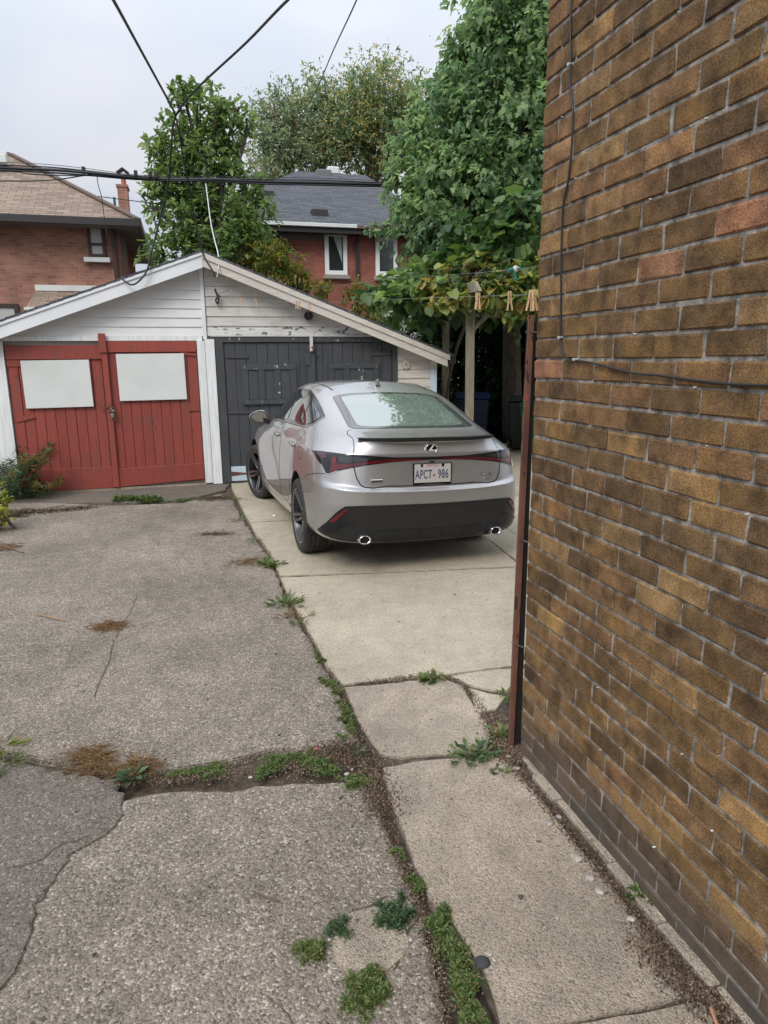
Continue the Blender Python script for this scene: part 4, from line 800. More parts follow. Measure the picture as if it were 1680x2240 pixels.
m = MB(); m.box((xl + .03, yf + .02, ez - .17), (xr - .03, yk - .03, ez - .14)); m.build('soffit', mats['gutter'], ch_)
xg = P(780, 497, yf).x; m = MB(); m.box((xl - .02, yf - .10, ez - .05), (xg, yf, ez + .05)); m.build('gutter', mats['board'], ch_, bevel=.01); m = MB(); m.box((xg, yf - .09, ez - .06), (xr, yf, ez + .03)); m.build('gutter', M_('faded_brown_metal', (.13, .08, .065), .6), ch_, bevel=.01)
m = MB(); m.box((xl, yf - .01, ez - .19), (xr, yf + .03, ez - .06)); m.build('fascia', mats['gutter'], ch_)
m = MB(); m.box((xl + .6, HY - .02, ez - .32), (P(706, 500, HY).x, HY - .002, ez - .17)); m.build('frieze', mats['soffit'], ch_)
whm = M_('white_upvc', (.80, .80, .77), .4)
window(ch_, HY - .03, 709, 507, 760, 602, whm, .12, sill=(706, 602, 765, 611)); window(ch_, HY - .03, 821, 517, 869, 604, whm, .12, sill=(817, 604, 874, 614))
a = P(722, 515, HY - .05); b = P(748, 560, HY - .05); m = MB(); m.add([(b.x - .25, HY - .037, a.z), (b.x, HY - .037, a.z), (b.x, HY - .037, b.z - .2), (b.x - .05, HY - .037, b.z)], [(0, 1, 2, 3)]); m.build('curtain_edge', mats['curtain'], ch_)
m = MB(); x_ = P(781, 540, HY - .08).x; m.bar((x_, HY - .08, ez - .3), (x_, HY - .08, 0), .085); m.bar((x_ + .1, yf + .05, ez - .05), (x_, HY - .08, ez - .32), .08); m.build('downspout', mats['gutter'], ch_, bevel=.01)
def slope_pt(u, v):
    k = (rzz - ez) / (ym - yf); d = ray(u, v); t = (ez - EYE - k * yf) / (d[2] - k * d[1]); return Vector((d[0] * t, d[1] * t, EYE + d[2] * t))
for (u, v, w_, h_, mt) in ((699, 470, .24, .16, 'gutter'), (708, 381, .26, .14, 'soffit'), (728, 375, .2, .14, 'board'), (588, 426, .16, .12, 'gutter')):
    p = slope_pt(u, v); m = MB(); m.box((p.x - w_, p.y - .1, p.z - .1), (p.x + w_, p.y + .25, p.z + h_)); m.build('roof_vent', mats[mt], ch_, bevel=.03)
m = MB(); c0 = P(835, 692, HY - .05); c1 = P(950, 692, HY - .05); n = 12; top = []
for i in range(n + 1): t = i / n; top.append((c0.x + (c1.x - c0.x) * t, HY - .05, c0.z + .10 + .12 * math.sin(math.pi * t)))
m.prism([(c0.x, HY - .05, c0.z - .02)] + top + [(c1.x, HY - .05, c0.z - .02)], (0, .045, 0)); m.build('arched_lintel', mats['board'], ch_)
m = MB(); m.box((c0.x + .05, HY - .03, 0.3), (c1.x - .05, HY - .005, c0.z - .03)); m.build('shop_window', mats['dglass'], ch_)
# small white clapboard shed seen under the vine
a, b = D(988, 690, 19), D(1032, 752, 19)
sh = empty('shed', (a.x, a.y, 0), 'small white clapboard shed glimpsed between the pergola posts', 'shed')
m = MB(); zz = .1
while zz < a.z + .1:
    m = MB(); m.add([(a.x - 1.0, a.y - .03, zz), (b.x + .2, a.y - .03, zz), (b.x + .2, a.y, zz + .16), (a.x - 1.0, a.y, zz + .16), (a.x - 1.0, a.y + .05, zz), (b.x + .2, a.y + .05, zz), (b.x + .2, a.y + .05, zz + .16), (a.x - 1.0, a.y + .05, zz + .16)], [(0,1,2,3),(0,4,5,1),(4,7,6,5),(1,5,6,2),(2,6,7,3),(3,7,4,0)]); m.build('siding_board', mats['board'], sh); zz += .165
m = MB(); m.box((a.x - 1.0, a.y + .05, 0), (b.x + .2, a.y + 2, zz)); m.build('wall', mats['board'], sh); m = MB(); m.prism([(a.x - 1.2, a.y - .2, zz), (b.x + .4, a.y - .2, zz), (b.x + .4, a.y + 2.2, zz + .9), (a.x - 1.2, a.y + 2.2, zz + .9)], (0, 0, .06)); m.build('roof', mats['shingle_dark'], sh)

# ------------------------------------------------------------------ pergola and bins
pg = empty('pergola', D(1029, 1050, 9.4), 'weathered timber pergola carrying the vine beside the garage', 'pergola'); pg.location.z = 0
def post(u, v, dist, w_, lean=0):
    t = D(u, v, dist); m = MB(); m.bar((t.x - lean, t.y, -.02), (t.x, t.y, t.z), w_, w_, up=(0, 1, 0)); m.build('post', mats['wood'], pg, bevel=.004); return t
tA = post(1029, 672, 9.4, .092, -.02); tB = post(976, 690, 11.6, .092)
m = MB(); m.bar((tA.x - .22, tA.y, tA.z + .07), (tA.x + 4.5, tA.y, tA.z + .07), .045, .14); m.build('beam', mats['wood'], pg, bevel=.003)
m = MB(); m.bar((tB.x - .3, tB.y, tA.z + .07), (tB.x + 4.9, tB.y, tA.z + .07), .045, .14); m.build('beam', mats['wood'], pg, bevel=.003)
for i in range(6):
    x = tA.x - .1 + i * .75; m = MB(); m.prism([(x - .02, tA.y - .55, tA.z + .15), (x - .02, tA.y - .40, tA.z + .28), (x - .02, tB.y + .5, tA.z + .28), (x - .02, tB.y + .5, tA.z + .15)], (.045, 0, 0)); m.build('rafter', mats['wood'], pg, bevel=.003)
m = MB(); m.bar((tA.x + .02, tA.y, tA.z - .3), (tA.x + .35, tA.y, tA.z), .05, .05); m.build('brace', mats['wood'], pg, bevel=.003)
post(1240, 690, 9.6, .092); post(1235, 690, 11.8, .092)

def bin_(u0, v0, u1, v1, dist, mat, label, lidmat, dep=.62, wheels=True, z0=0):
    a, b = D(u0, v0, dist), D(u1, v1, dist); top = a.z; e = empty('wheelie_bin', (a.x, a.y, 0), label, 'rubbish bin')
    ux = Vector((b.x - a.x, b.y - a.y, 0)); wd = ux.length; ux.normalize(); uy = Vector((-ux.y, ux.x, 0)); o_ = Vector((a.x, a.y, 0))
    def q(x, y, z): return o_ + ux * x + uy * y + Vector((0, 0, z))
    m = MB(); ins = .05
    vs = [q(ins, ins, .04), q(wd - ins, ins, .04), q(wd - ins, dep - ins, .04), q(ins, dep - ins, .04), q(0, 0, top - .09), q(wd, 0, top - .09), q(wd, dep, top - .09), q(0, dep, top - .09)]
    m.add(vs, [(0,3,2,1),(4,5,6,7),(0,1,5,4),(1,2,6,5),(2,3,7,6),(3,0,4,7)]); m.build('body', mats[mat], e, bevel=.02)
    m = MB(); m.add([q(-.02, -.02, top - .088), q(wd + .02, -.02, top - .088), q(wd + .02, dep + .02, top - .088), q(-.02, dep + .02, top - .088), q(-.02, -.02, top - .05), q(wd + .02, -.02, top - .05), q(wd, dep, top), q(0, dep, top)], [(0,3,2,1),(4,5,6,7),(0,1,5,4),(1,2,6,5),(2,3,7,6),(3,0,4,7)]); m.build('lid', mats[lidmat], e, bevel=.012)
    m = MB(); m.bar(q(.05, -.05, top - .12), q(wd - .05, -.05, top - .12), .03); m.bar(q(.08, 0, top - .12), q(.08, -.05, top - .12), .03); m.bar(q(wd - .08, 0, top - .12), q(wd - .08, -.05, top - .12), .03); m.build('handle', mats[lidmat], e, bevel=.006)
    if wheels:
        M3 = Matrix((ux, uy, Vector((0, 0, 1)))).transposed()
        for xx in (-.01, wd - .05):
            m = MB(); m.lathe([(0, 0), (.10, 0), (.105, .01), (.105, .05), (.10, .06), (0, .06)], q(xx, .10 - .1, .115), 'x', 20, M=M3); m.build('wheel', mats['black'], e, smooth=True, angle=40)
            m = MB(); m.lathe([(0, -.004), (.05, -.004), (.06, .004)], q(xx, .10 - .1, .115), 'x', 16, M=M3); m.build('hubcap', mats['greybin'], e, smooth=True, angle=40)
    return e
bin_(1113, 868, 1160, 985, 12.5, 'greybin', 'charcoal wheeled bin with a wheel facing the driveway', 'greybin')
bin_(1138, 880, 1205, 990, 12.1, 'greenbin', 'green bin half hidden behind the steel corner guard', 'greenbin', wheels=False)
bin_(985, 862, 1068, 1000, 12.9, 'bluebin', 'dark blue recycling bin between the pergola posts', 'bluebin', dep=.7)

# ------------------------------------------------------------------ foliage
def leaf_faces(base, dirs, normals, L_, Wd, fold=.25, pointy=.45, rnd=False):
    """each leaf: two or four triangles folded on the midrib"""
    n = len(base); d = dirs / np.linalg.norm(dirs, axis=1, keepdims=True); s = np.cross(d, normals); s /= np.maximum(np.linalg.norm(s, axis=1, keepdims=True), 1e-6); nn = np.cross(s, d)
    L_ = L_[:, None]; Wd = Wd[:, None]
    b = base; tip = base + d * L_ - nn * L_ * .12
    if rnd:
        w1, w2 = .46, .40; p1 = base + d * L_ * .22; p2 = base + d * L_ * .66 - nn * L_ * .05
        v = np.stack([b, p1 + s * Wd * w1 + nn * Wd * fold, p2 + s * Wd * w2 + nn * Wd * fold * .6, tip, p2 - s * Wd * w2 + nn * Wd * fold * .6, p1 - s * Wd * w1 + nn * Wd * fold], 1).reshape(-1, 3); i = np.arange(n)[:, None] * 6
        return v, np.concatenate([i + np.array([[0, 2, 1]]), i + np.array([[0, 3, 2]]), i + np.array([[0, 4, 3]]), i + np.array([[0, 5, 4]])], 1).reshape(-1, 3)
    mid = base + d * L_ * pointy
    l = mid + s * Wd * .5 + nn * Wd * fold; r = mid - s * Wd * .5 + nn * Wd * fold
    v = np.stack([b, l, tip, r], 1).reshape(-1, 3); i = np.arange(n)[:, None] * 4
    f = np.concatenate([i + np.array([[0, 2, 1]]), i + np.array([[0, 3, 2]])], 1).reshape(-1, 3)
    return v, f
def rand_unit(n): u = rng.normal(size=(n, 3)); return u / np.linalg.norm(u, axis=1, keepdims=True)
def twigs_leaves(org, dirv, length, nl, size, ar=.55, droop=.5, jitter=.35, sizevar=.3, spread=.9, rnd=False):
    """nl leaves set along each twig"""
    n = len(org); t = rng.random((n, nl)) ** .8
    base = org[:, None, :] + dirv[:, None, :] * (t * length[:, None])[..., None]; base[..., 2] -= droop * .25 * (t ** 2) * length[:, None]
    base = (base + rng.normal(size=base.shape) * size * .35).reshape(-1, 3)
    dd = np.repeat(dirv[:, None, :], nl, 1).reshape(-1, 3) * .6 + rand_unit(n * nl) * spread; dd[:, 2] -= droop
    nrm = rand_unit(n * nl) * jitter + np.array([0, 0, 1.0]) + np.repeat(dirv[:, None, :], nl, 1).reshape(-1, 3) * .35
    sz = size * (.95 + .42 * rng.normal(size=n * nl)).clip(.3, 1.9)
    return leaf_faces(base, dd, nrm, sz, sz * ar, rnd=rnd)
def crown(name, blobs, dens, size, mat, parent, nl=14, tl=.45, ar=.55, droop=.5, up=.25, inner=.35, gap=0.0, spread=.9, rnd=False):
    V, F, k = [], [], 0
    for (c, r, *o) in blobs:
        r = np.array(r if hasattr(r, '__len__') else (r, r, r)); fct = o[0] if o else 1
        n = max(4, int(dens * fct * (r.prod() ** (2/3)) ))
        u = rand_unit(n); rad = inner + (1 - inner) * rng.random(n) ** .5
        org = np.array(c) + u * r * rad[:, None] * .85; dv = u + rng.normal(size=u.shape) * .45 + np.array([0, 0, up]); dv /= np.linalg.norm(dv, axis=1, keepdims=True)
        ln = tl * (.6 + .8 * rng.random(n)) * min(1.0, float(r.mean()))
        v, f = twigs_leaves(org, dv, ln, nl, size, ar, droop, spread=spread, rnd=rnd); V.append(v); F.append(f + k); k += len(v)
    return np_mesh(name, np.concatenate(V), np.concatenate(F), mat, parent)
def limbs(parent, base, blobs, r0, name='trunk', fork=None, twigs=3):
    base = Vector(base); fork = Vector(fork) if fork else base + Vector((0, 0, 2)); rr = random.Random(int(base.x * 100) % 999)
    m = MB(); m.tube(smooth_pts([base, base.lerp(fork, .5) + Vector((rr.gauss(0, .05), 0, 0)), fork], 4), [r0 * (1.25 - .45 * i / 8) for i in range(9)], 10); m.build(name, mats['bark'], parent, smooth=True)
    m = MB()
    for (c, r, *o) in blobs:
        c = Vector(c); r = float(np.mean(r)); mid = fork.lerp(c, .5) + Vector((rr.gauss(0, .15), rr.gauss(0, .15), rr.gauss(.1, .1)))
        pts = smooth_pts([fork, mid, c, c + Vector((rr.gauss(0, .3), rr.gauss(0, .3), .6)) * r * .8], 3); k = len(pts)
        m.tube(pts, [max(.008, r0 * .55 * (1 - i / k)) for i in range(k)], 6, cap=False)
        for _ in range(twigs):
            d = Vector(rand_unit(1)[0].tolist()); d.z = abs(d.z) * .6; m.tube([c.lerp(mid, rr.random() * .6), c + d * r * .45, c + d * r * .9 + Vector((0, 0, .1))], [r0 * .2, r0 * .1, .005], 5, cap=False)
    m.build('limb', mats['bark'], parent, smooth=True)
def bl(L_): return [(D(u, v, d), r, *o) for (u, v, d, r, *o) in L_]

# broad leaved tree behind the garage
mt = empty('tree', D(470, 1000, 17), 'dark glossy broad leaved tree rising just behind the garage roof', 'tree'); mt.location.z = 0
B = bl([(400,200,17,.28),(425,240,17,.42),(475,232,17,.36),(515,252,17,.30),(540,275,17,.18),(490,285,17.2,.42),(392,290,17,.40),(352,335,17,.28),(430,335,17,.62),(385,360,17,.5),(495,345,17.3,.42),(350,405,17,.35),(400,430,17,.62),(470,420,17,.75),(535,425,17.2,.42),(572,400,17.3,.16),(560,480,17,.42),(335,455,17,.26),(400,485,16.8,.55),(470,500,16.6,.75),(530,530,16.8,.5),(575,545,16.8,.35),(355,535,17,.32),(415,560,16.8,.55),(333,572,17,.24),(490,590,16.6,.7),(590,600,16.8,.35)])
crown('crown', B, 190, .122, mats['leaf_mag'], mt, nl=12, tl=.55, ar=.52, droop=.1, up=.5, spread=.75, inner=.2, rnd=True)
limbs(mt, (mt.location.x, mt.location.y, 0), B[:18], .13, fork=D(470, 640, 17))
# turning trees far behind
def far_tree(u, dist, L_, lab, mat, dens=100, size=.165, tl=1.2):
    t = empty('tree', D(u, 900, dist), lab, 'tree', None); t.location.z = 0; B = bl(L_)
    crown('crown', B, dens, size, mats[mat], t, nl=14, tl=tl, ar=.42, droop=.25, up=.5, inner=.15)
    limbs(t, (t.location.x, t.location.y, 0), B, .22, fork=D(u, 420, dist), twigs=4)
far_tree(635, 33, [(600,235,33,.7,.7),(640,222,33,.55,.7),(596,285,33,.9,.8),(640,280,33,1.0),(615,330,33,1.1),(660,345,33,1.1),(583,350,33,.8),(625,385,33,1.0),(574,405,32,.8)], 'pale willowy tree leftmost behind the charcoal roof', 'leaf_aut2')
far_tree(705, 34, [(712,200,34,.7,.7),(690,240,34,.8,.8),(730,245,34,.8,.8),(700,290,34,1.1),(745,300,34,1.2),(715,340,34,1.1),(670,300,34,.7)], 'turning tree with orange tips behind the middle of the charcoal roof', 'leaf_aut')
far_tree(810, 35, [(800,180,35,.8,.8),(840,190,35,.9,.8),(775,220,35,.9,.8),(880,210,35,.8,.8),(820,240,35,1.3),(870,260,35,1.2),(785,285,35,1.2),(840,305,35,1.4),(900,290,35,1.2),(770,330,35,.9),(820,350,35,.9),(920,250,35,.7,.8),(940,330,35,1.4)], 'tallest turning tree with golden top behind the charcoal roof', 'leaf_aut')
# big tree on the right
bt_ = empty('tree', D(1120, 1000, 14), 'big leafy green tree filling the sky beside the brick wall', 'tree'); bt_.location.z = 0
B = bl([(1105,30,13,.6),(1165,-40,13,1.1),(1062,100,13,.42),(1082,50,13,.3,.8),(1012,105,13,.28,.9),(1000,140,13,.22),(1140,150,13,.9),(1200,60,13.5,1.3),(1000,200,13,.42),(1060,220,13,.75),(955,190,13.2,.20,.8),(965,262,13,.45),(912,292,13.2,.32),(1020,310,13,.8),(1130,300,13,1.1),(885,352,13,.34),(870,305,13.3,.2,.8),(940,380,13,.6),(1000,430,12.8,.8),(1090,420,13,1.1),(868,402,13,.25),(905,430,13,.34),(935,485,12.8,.5),(860,497,13,.12,1.2),(815,500,13,.08,1.6),(1010,530,12.8,.65),(1110,540,13,.9),(1220,250,14,1.5),(1240,450,14,1.5),(928,530,12.9,.26),(960,580,12.8,.35)])
crown('crown', B, 190, .098, mats['leaf_right'], bt_, nl=15, tl=.80, ar=.62, droop=.75, up=.3, inner=.12, rnd=True)
limbs(bt_, (bt_.location.x, bt_.location.y, 0), B, .17, fork=D(1120, 600, 13.8))
# shrubs that show over the garage roof
def shrub(L_, lab, mat, size=.10, dens=330, cat='shrub', tl=.3, name='shrub', stem=True, ar=.45, droop=.3, nl=12):
    B = bl(L_); c = B[0][0]; t = empty(name, (c.x, c.y, 0), lab, cat)
    crown('foliage', B, dens, size, mats[mat], t, nl=nl, tl=tl, ar=ar, droop=droop, up=.5, inner=.1)
    if stem:
        m = MB()
        for (p, r, *o) in B: m.tube(smooth_pts([Vector((c.x + random.gauss(0, .1), c.y + random.gauss(0, .1), 0)), Vector((p.x, p.y, p.z * .5)), p], 3), .02, 5)
        m.build('stem', mats['bark'], t)
    return t
shrub([(588,560,16.5,.45),(625,590,16.4,.5),(650,610,16.4,.35),(600,620,16.4,.5),(575,600,16.4,.4)], 'feathery shrub turning orange beside the dark tree above the grey gable', 'leaf_red', .12, ar=.28, droop=.6)
shrub([(700,628,16.3,.22),(715,640,16.3,.2),(690,640,16.3,.25)], 'low orange and green shrub just over the right roof slope', 'leaf_red', .10, ar=.28, droop=.5)
shrub([(785,645,17,.35),(805,665,17,.35),(770,665,17,.3),(820,690,17,.3)], 'green bush with reddish tops below the black downspout', 'leaf_red', .08)
shrub([(860,700,16,.4),(895,715,16,.45),(840,705,16,.3),(925,735,16,.4),(950,750,16,.35)], 'pale green bush in front of the white arch by the roof tip', 'leaf_vine_g', .07)
# vine over the pergola
vn = empty('vine', (tA.x + 1.2, tA.y + .4, 0), 'large leaved vine turning yellow that covers the pergola', 'vine')
B = bl([(985,600,9.6,.22),(1010,590,9.7,.22),(1050,600,9.6,.26),(1100,610,9.5,.26),(1150,620,9.5,.3),(945,615,9.8,.18),(985,645,9.3,.17,1.3),(1008,655,9.2,.12,1.4),(1075,640,9.2,.16,1.2),(1120,635,9.2,.16,1.2),(1145,665,9.2,.18,1.3),(1105,690,9.2,.10,1.6),(960,660,9.6,.16),(1040,635,9.2,.14,1.2),(1180,640,9.5,.4)])
crown('yellow_leaves', B, 300, .112, mats['leaf_vine'], vn, nl=6, tl=.26, ar=1.0, droop=.6, up=.3, inner=.1, rnd=True)
B = bl([(912,588,10.8,.10),(905,615,10.6,.10),(915,660,10.5,.14),(925,625,10.4,.16),(1085,515,9.8,.26),(1130,465,9.8,.22),(1155,445,9.7,.2),(1150,520,9.7,.24),(1060,560,9.8,.24),(1000,550,10,.25),(965,575,10.2,.2),(935,700,10.6,.14),(1010,500,10,.2),(1090,465,9.9,.12)])
crown('green_leaves', B, 230, .145, mats['leaf_vine_g'], vn, nl=5, tl=.3, ar=1.0, droop=.6, up=.3, inner=.1, rnd=True)
cc = []
for i in range(9): cc.append((Vector((tA.x + .2 + (i % 3) * 1.6, tA.y + .8 + (i // 3) * 1.0, tA.z + .38)), (.9, .7, .22)))
crown('canopy_leaves', cc, 260, .15, mats['leaf_vine_g'], vn, nl=9, tl=.4, ar=.9, droop=.4, up=.2, inner=.0)
m = MB(); rr = random.Random(3)
for i in range(46):
    x = tA.x - .4 + rr.random() * 4.0; z0_ = tA.z + .2 + rr.random() * .35; pts = [Vector((x, tA.y - .1 - rr.random() * .3, z0_))]
    for k in range(5): pts.append(pts[-1] + Vector((rr.gauss(0, .14), rr.gauss(0, .05), rr.gauss(-.03, .09))))
    m.tube(pts, .0045, 4, cap=False)
m.tube(smooth_pts([Vector((tA.x + .5, tB.y, 0)), Vector((tA.x + .45, tB.y - .2, 1.2)), Vector((tA.x + .2, tA.y + .3, 2.3)), Vector((tA.x + 1, tA.y + .2, 2.6))], 4), .022, 6); m.build('vine_stem', mats['bark'], vn)
# dark hedge closing the yard behind the bins
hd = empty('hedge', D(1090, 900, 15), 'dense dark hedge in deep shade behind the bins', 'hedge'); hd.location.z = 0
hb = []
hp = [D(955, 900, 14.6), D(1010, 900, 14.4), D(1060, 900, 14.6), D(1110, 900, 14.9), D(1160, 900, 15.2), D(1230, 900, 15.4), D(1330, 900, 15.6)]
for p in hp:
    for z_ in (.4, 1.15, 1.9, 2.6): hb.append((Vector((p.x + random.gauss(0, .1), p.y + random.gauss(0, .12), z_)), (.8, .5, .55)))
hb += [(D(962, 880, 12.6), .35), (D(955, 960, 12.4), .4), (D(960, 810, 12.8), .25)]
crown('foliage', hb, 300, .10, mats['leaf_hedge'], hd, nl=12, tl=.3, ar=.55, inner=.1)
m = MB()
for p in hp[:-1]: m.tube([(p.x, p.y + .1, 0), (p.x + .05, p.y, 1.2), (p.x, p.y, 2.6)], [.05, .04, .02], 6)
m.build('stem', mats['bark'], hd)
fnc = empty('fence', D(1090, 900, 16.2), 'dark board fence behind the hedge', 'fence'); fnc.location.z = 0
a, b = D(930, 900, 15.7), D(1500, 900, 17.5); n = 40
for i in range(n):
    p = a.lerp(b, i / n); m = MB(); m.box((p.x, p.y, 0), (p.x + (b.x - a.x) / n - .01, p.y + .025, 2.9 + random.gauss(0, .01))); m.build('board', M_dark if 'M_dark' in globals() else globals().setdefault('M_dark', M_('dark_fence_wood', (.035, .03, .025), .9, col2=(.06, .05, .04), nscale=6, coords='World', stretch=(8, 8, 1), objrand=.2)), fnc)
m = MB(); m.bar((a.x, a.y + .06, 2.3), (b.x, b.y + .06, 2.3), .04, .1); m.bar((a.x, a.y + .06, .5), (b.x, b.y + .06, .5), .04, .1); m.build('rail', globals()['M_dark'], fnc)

# ------------------------------------------------------------------ plants at the driveway
def stalks(name, c, n, h, spread, leafmat, label, cat='plant', size=.10, lean=(0, 0), plume=None, ar=.14, per=26, group=None, droop=.35, hz=1.0):
    c = Vector(c); e = empty(name, (c.x, c.y, 0), label, cat, group); V, F, k = [], [], 0; m = MB(); PV, PF, pk = [], [], 0
    for i in range(n):
        a = random.random() * 6.28; r = random.random() ** .5 * spread; b = Vector((c.x + r * math.cos(a) * .5, c.y + r * math.sin(a) * .5, 0)); hh = h * random.uniform(.6, 1.05)
        t = Vector((b.x + math.cos(a) * r * .9 + lean[0] * random.uniform(.5, 1.2), b.y + math.sin(a) * r * .9 + lean[1], hh * hz)); mid = b.lerp(t, .5) + Vector((0, 0, hh * .12))
        sp = smooth_pts([b, mid, t], 5); m.tube(sp, [.005 * (1 - .6 * j / len(sp)) for j in range(len(sp))], 4, cap=False)
        idx = rng.random(per) ** .7 * (len(sp) - 1.01); base = np.array([sp[int(q)].lerp(sp[int(q) + 1], q - int(q))[:] for q in idx]); dd = rand_unit(per); dd[:, 2] = np.abs(dd[:, 2]) * .5 - droop * .4
        v, f = leaf_faces(base, dd, np.tile([0, 0, 1.0], (per, 1)) + rand_unit(per) * .4, size * (.6 + .7 * rng.random(per)), size * ar * (.8 + .4 * rng.random(per)), .1); V.append(v); F.append(f + k); k += len(v)
        if plume:
            np_ = 130; tt = rng.random(np_); d_ = (sp[-1] - sp[-4]).normalized(); bs = np.array(sp[-1][:]) - np.array(d_[:]) * (tt * plume)[:, None] + rng.normal(size=(np_, 3)) * .022 * (0.4 + tt[:, None]); v, f = leaf_faces(bs, rand_unit(np_) + np.array([0, 0, .3]), rand_unit(np_), .022 * np.ones(np_), .007 * np.ones(np_), .1); PV.append(v); PF.append(f + pk); pk += len(v)
    m.build('stem', mats['weed'], e); np_mesh('leaves', np.concatenate(V), np.concatenate(F), mats[leafmat], e)
    if plume: np_mesh('plume', np.concatenate(PV), np.concatenate(PF), mats['gold'], e)
    return e
stalks('weed_plant', G(20, 1092), 26, .62, .40, 'weed_b', 'tall narrow leaved weed with orange plumes against the red door', plume=.16, per=46, size=.12, ar=.17, lean=(.10, 0))
stalks('weed_plant', G(80, 1085), 9, .24, .30, 'weed_b', 'low sprawling weed with rusty tips at the foot of the red door', plume=.08, per=26, size=.10, ar=.17, lean=(.20, 0))
stalks('weed_plant', G(-30, 1075), 14, 1.05, .4, 'weed_b', 'tallest narrow leaved weed cut by the left photo edge', plume=.16, per=50, size=.13, ar=.17)
shrub([(-14,1070,7.9,.10),(2,1100,7.8,.10),(-20,1120,7.7,.14),(4,1122,7.6,.07)], 'yellow green bush at the left edge of the driveway', 'weed_y', .05, dens=1100, tl=.12, ar=.6)

def rosette(u, v, n, size, lab, mat='weed', ar=.3, rise=.5, r=.02, grp=None, stem=0, cat='weed'):
    c = G(u, v); e = empty('weed', c, lab, cat, grp); n = int(n * 1.8); size = size * .62; r = r * 1.7; rise = rise * 1.5; a = rng.random(n) * 6.283; base = np.array(c[:]) + np.stack([np.cos(a) * r * rng.random(n), np.sin(a) * r * rng.random(n), .004 + .012 * rng.random(n)], 1)
    dd = np.stack([np.cos(a), np.sin(a), rise * rng.random(n)], 1); s = size * (.5 + .7 * rng.random(n)); v_, f_ = leaf_faces(base, dd, np.tile([0, 0, 1.0], (n, 1)) + rand_unit(n) * .25, s, s * ar, .12, .6); np_mesh('leaves', v_, f_, mats[mat], e)
    m = MB(); m.tube([c, c + Vector((0, 0, .02))], .004, 5); m.build('root_crown', mats['weed'], e); return e
rosette(945, 1488, 26, .075, 'leafy weed in the joint below the big concrete slab', ar=.6, rise=.9, r=.03)
rosette(1030, 1655, 30, .085, 'broad leaved weed in the lower slab joint near the wall corner', 'weed_b', .5, .7, .05)
rosette(1060, 1648, 14, .07, 'light green small weed touching the lower slab joint', 'weed', .5, .8, .03)
rosette(1092, 1690, 12, .035, 'tiny weed on the slab right of the broad leaved one', 'weed', .6, .5, .02)
rosette(1112, 1530, 26, .07, 'upright weed at the rusty post, higher of the two', 'weed', .45, 1.6, .03)
rosette(1095, 1610, 22, .06, 'upright weed at the rusty post, lower of the two', 'weed', .5, 1.6, .03)
rosette(292, 1702, 16, .09, 'glossy leaved dandelion in the asphalt seam', 'weed_b', .42, .5, .02)
rosette(308, 1688, 40, .10, 'straw tuft around the dandelion', 'straw', .06, .8, .05)
rosette(750, 1618, 10, .06, 'lone green sprout beside the seam junction', 'weed', .35, 1.3, .015)
rosette(785, 1652, 9, .05, 'grey green sprout in the dirt at the seam junction', 'weed_b', .4, .8, .02)
rosette(590, 1238, 34, .10, 'leafy weed at the driveway edge behind the car, upper', 'weed', .35, .8, .06)
rosette(628, 1322, 60, .12, 'bright grass tuft at the driveway edge behind the car', 'weed', .12, .9, .06)
rosette(645, 1352, 40, .10, 'straw coloured grass tuft next to the bright one', 'straw', .08, .6, .06)
rosette(655, 1366, 16, .05, 'small green weed below the straw tuft', 'weed', .4, .6, .03)
rosette(528, 1140, 26, .07, 'small weed at the driveway edge near the front wheel', 'weed', .3, .7, .06)
rosette(515, 1095, 22, .07, 'weed at the corner where asphalt, garage and slab meet', 'weed', .3, .9, .05)
rosette(555, 1185, 22, .06, 'small weed midway along the car at the driveway edge', 'weed', .3, .7, .05)
rosette(10, 1672, 40, .09, 'grass tuft at the lower left photo edge', 'weed', .10, .5, .05)
rosette(0, 1640, 16, .16, 'reddish prostrate weed at the left edge', 'leaf_red', .10, .3, .03)
rosette(1405, 1965, 26, .05, 'small green weed at the foot of the brick wall', 'weed', .4, 1.2, .02)
rosette(478, 1050, 14, .08, 'dry twig weed against the white door post', 'litter', .2, 1.8, .02)
def straw(pts, n, lab, w_=.05, mat='straw', size=.05, name='straw_patch', ht=.012):
    P_ = [G(*p) for p in pts]; idx = rng.random(n) * (len(P_) - 1); base = np.array([P_[int(i)].lerp(P_[int(i) + 1], i - int(i))[:] for i in idx]) + rng.normal(size=(n, 3)) * np.array([w_, w_, 0]); base[:, 2] = .004 + rng.random(n) * ht
    dd = rand_unit(n); dd[:, 2] *= .15; v, f = leaf_faces(base, dd, np.tile([0, 0, 1.0], (n, 1)) + rand_unit(n) * .3, size * (.4 + rng.random(n)), .0025 * np.ones(n), .1)
    o = np_mesh(name, v, f, mats[mat]); return tag(o, lab, 'dry grass' if mat == 'straw' else 'litter', kind='stuff')
straw([(215,1372),(262,1372)], 500, 'brown dried weed mat in the middle of the asphalt', .04, 'straw', .05); straw([(165,1652),(225,1660),(190,1690)], 700, 'orange dried grass near the left end of the seam', .035)
straw([(265,1690),(320,1680)], 500, 'dried grass around the dandelion', .035); straw([(520,1232),(570,1228)], 350, 'orange needles beside the car corner', .06); straw([(440,1170),(500,1168)], 300, 'dark dried twigs beside the car', .04, 'litter')
straw([(445,1092),(500,1090)], 700, 'brown debris pile before the white door post', .07, 'litter', .06); straw([(0,1135),(40,1130),(60,1118)], 500, 'twiggy litter below the yellow bush', .08, 'litter', .08); straw([(0,1205),(20,1195)], 200, 'rusty litter at the left edge of the asphalt', .06, 'straw', .07)
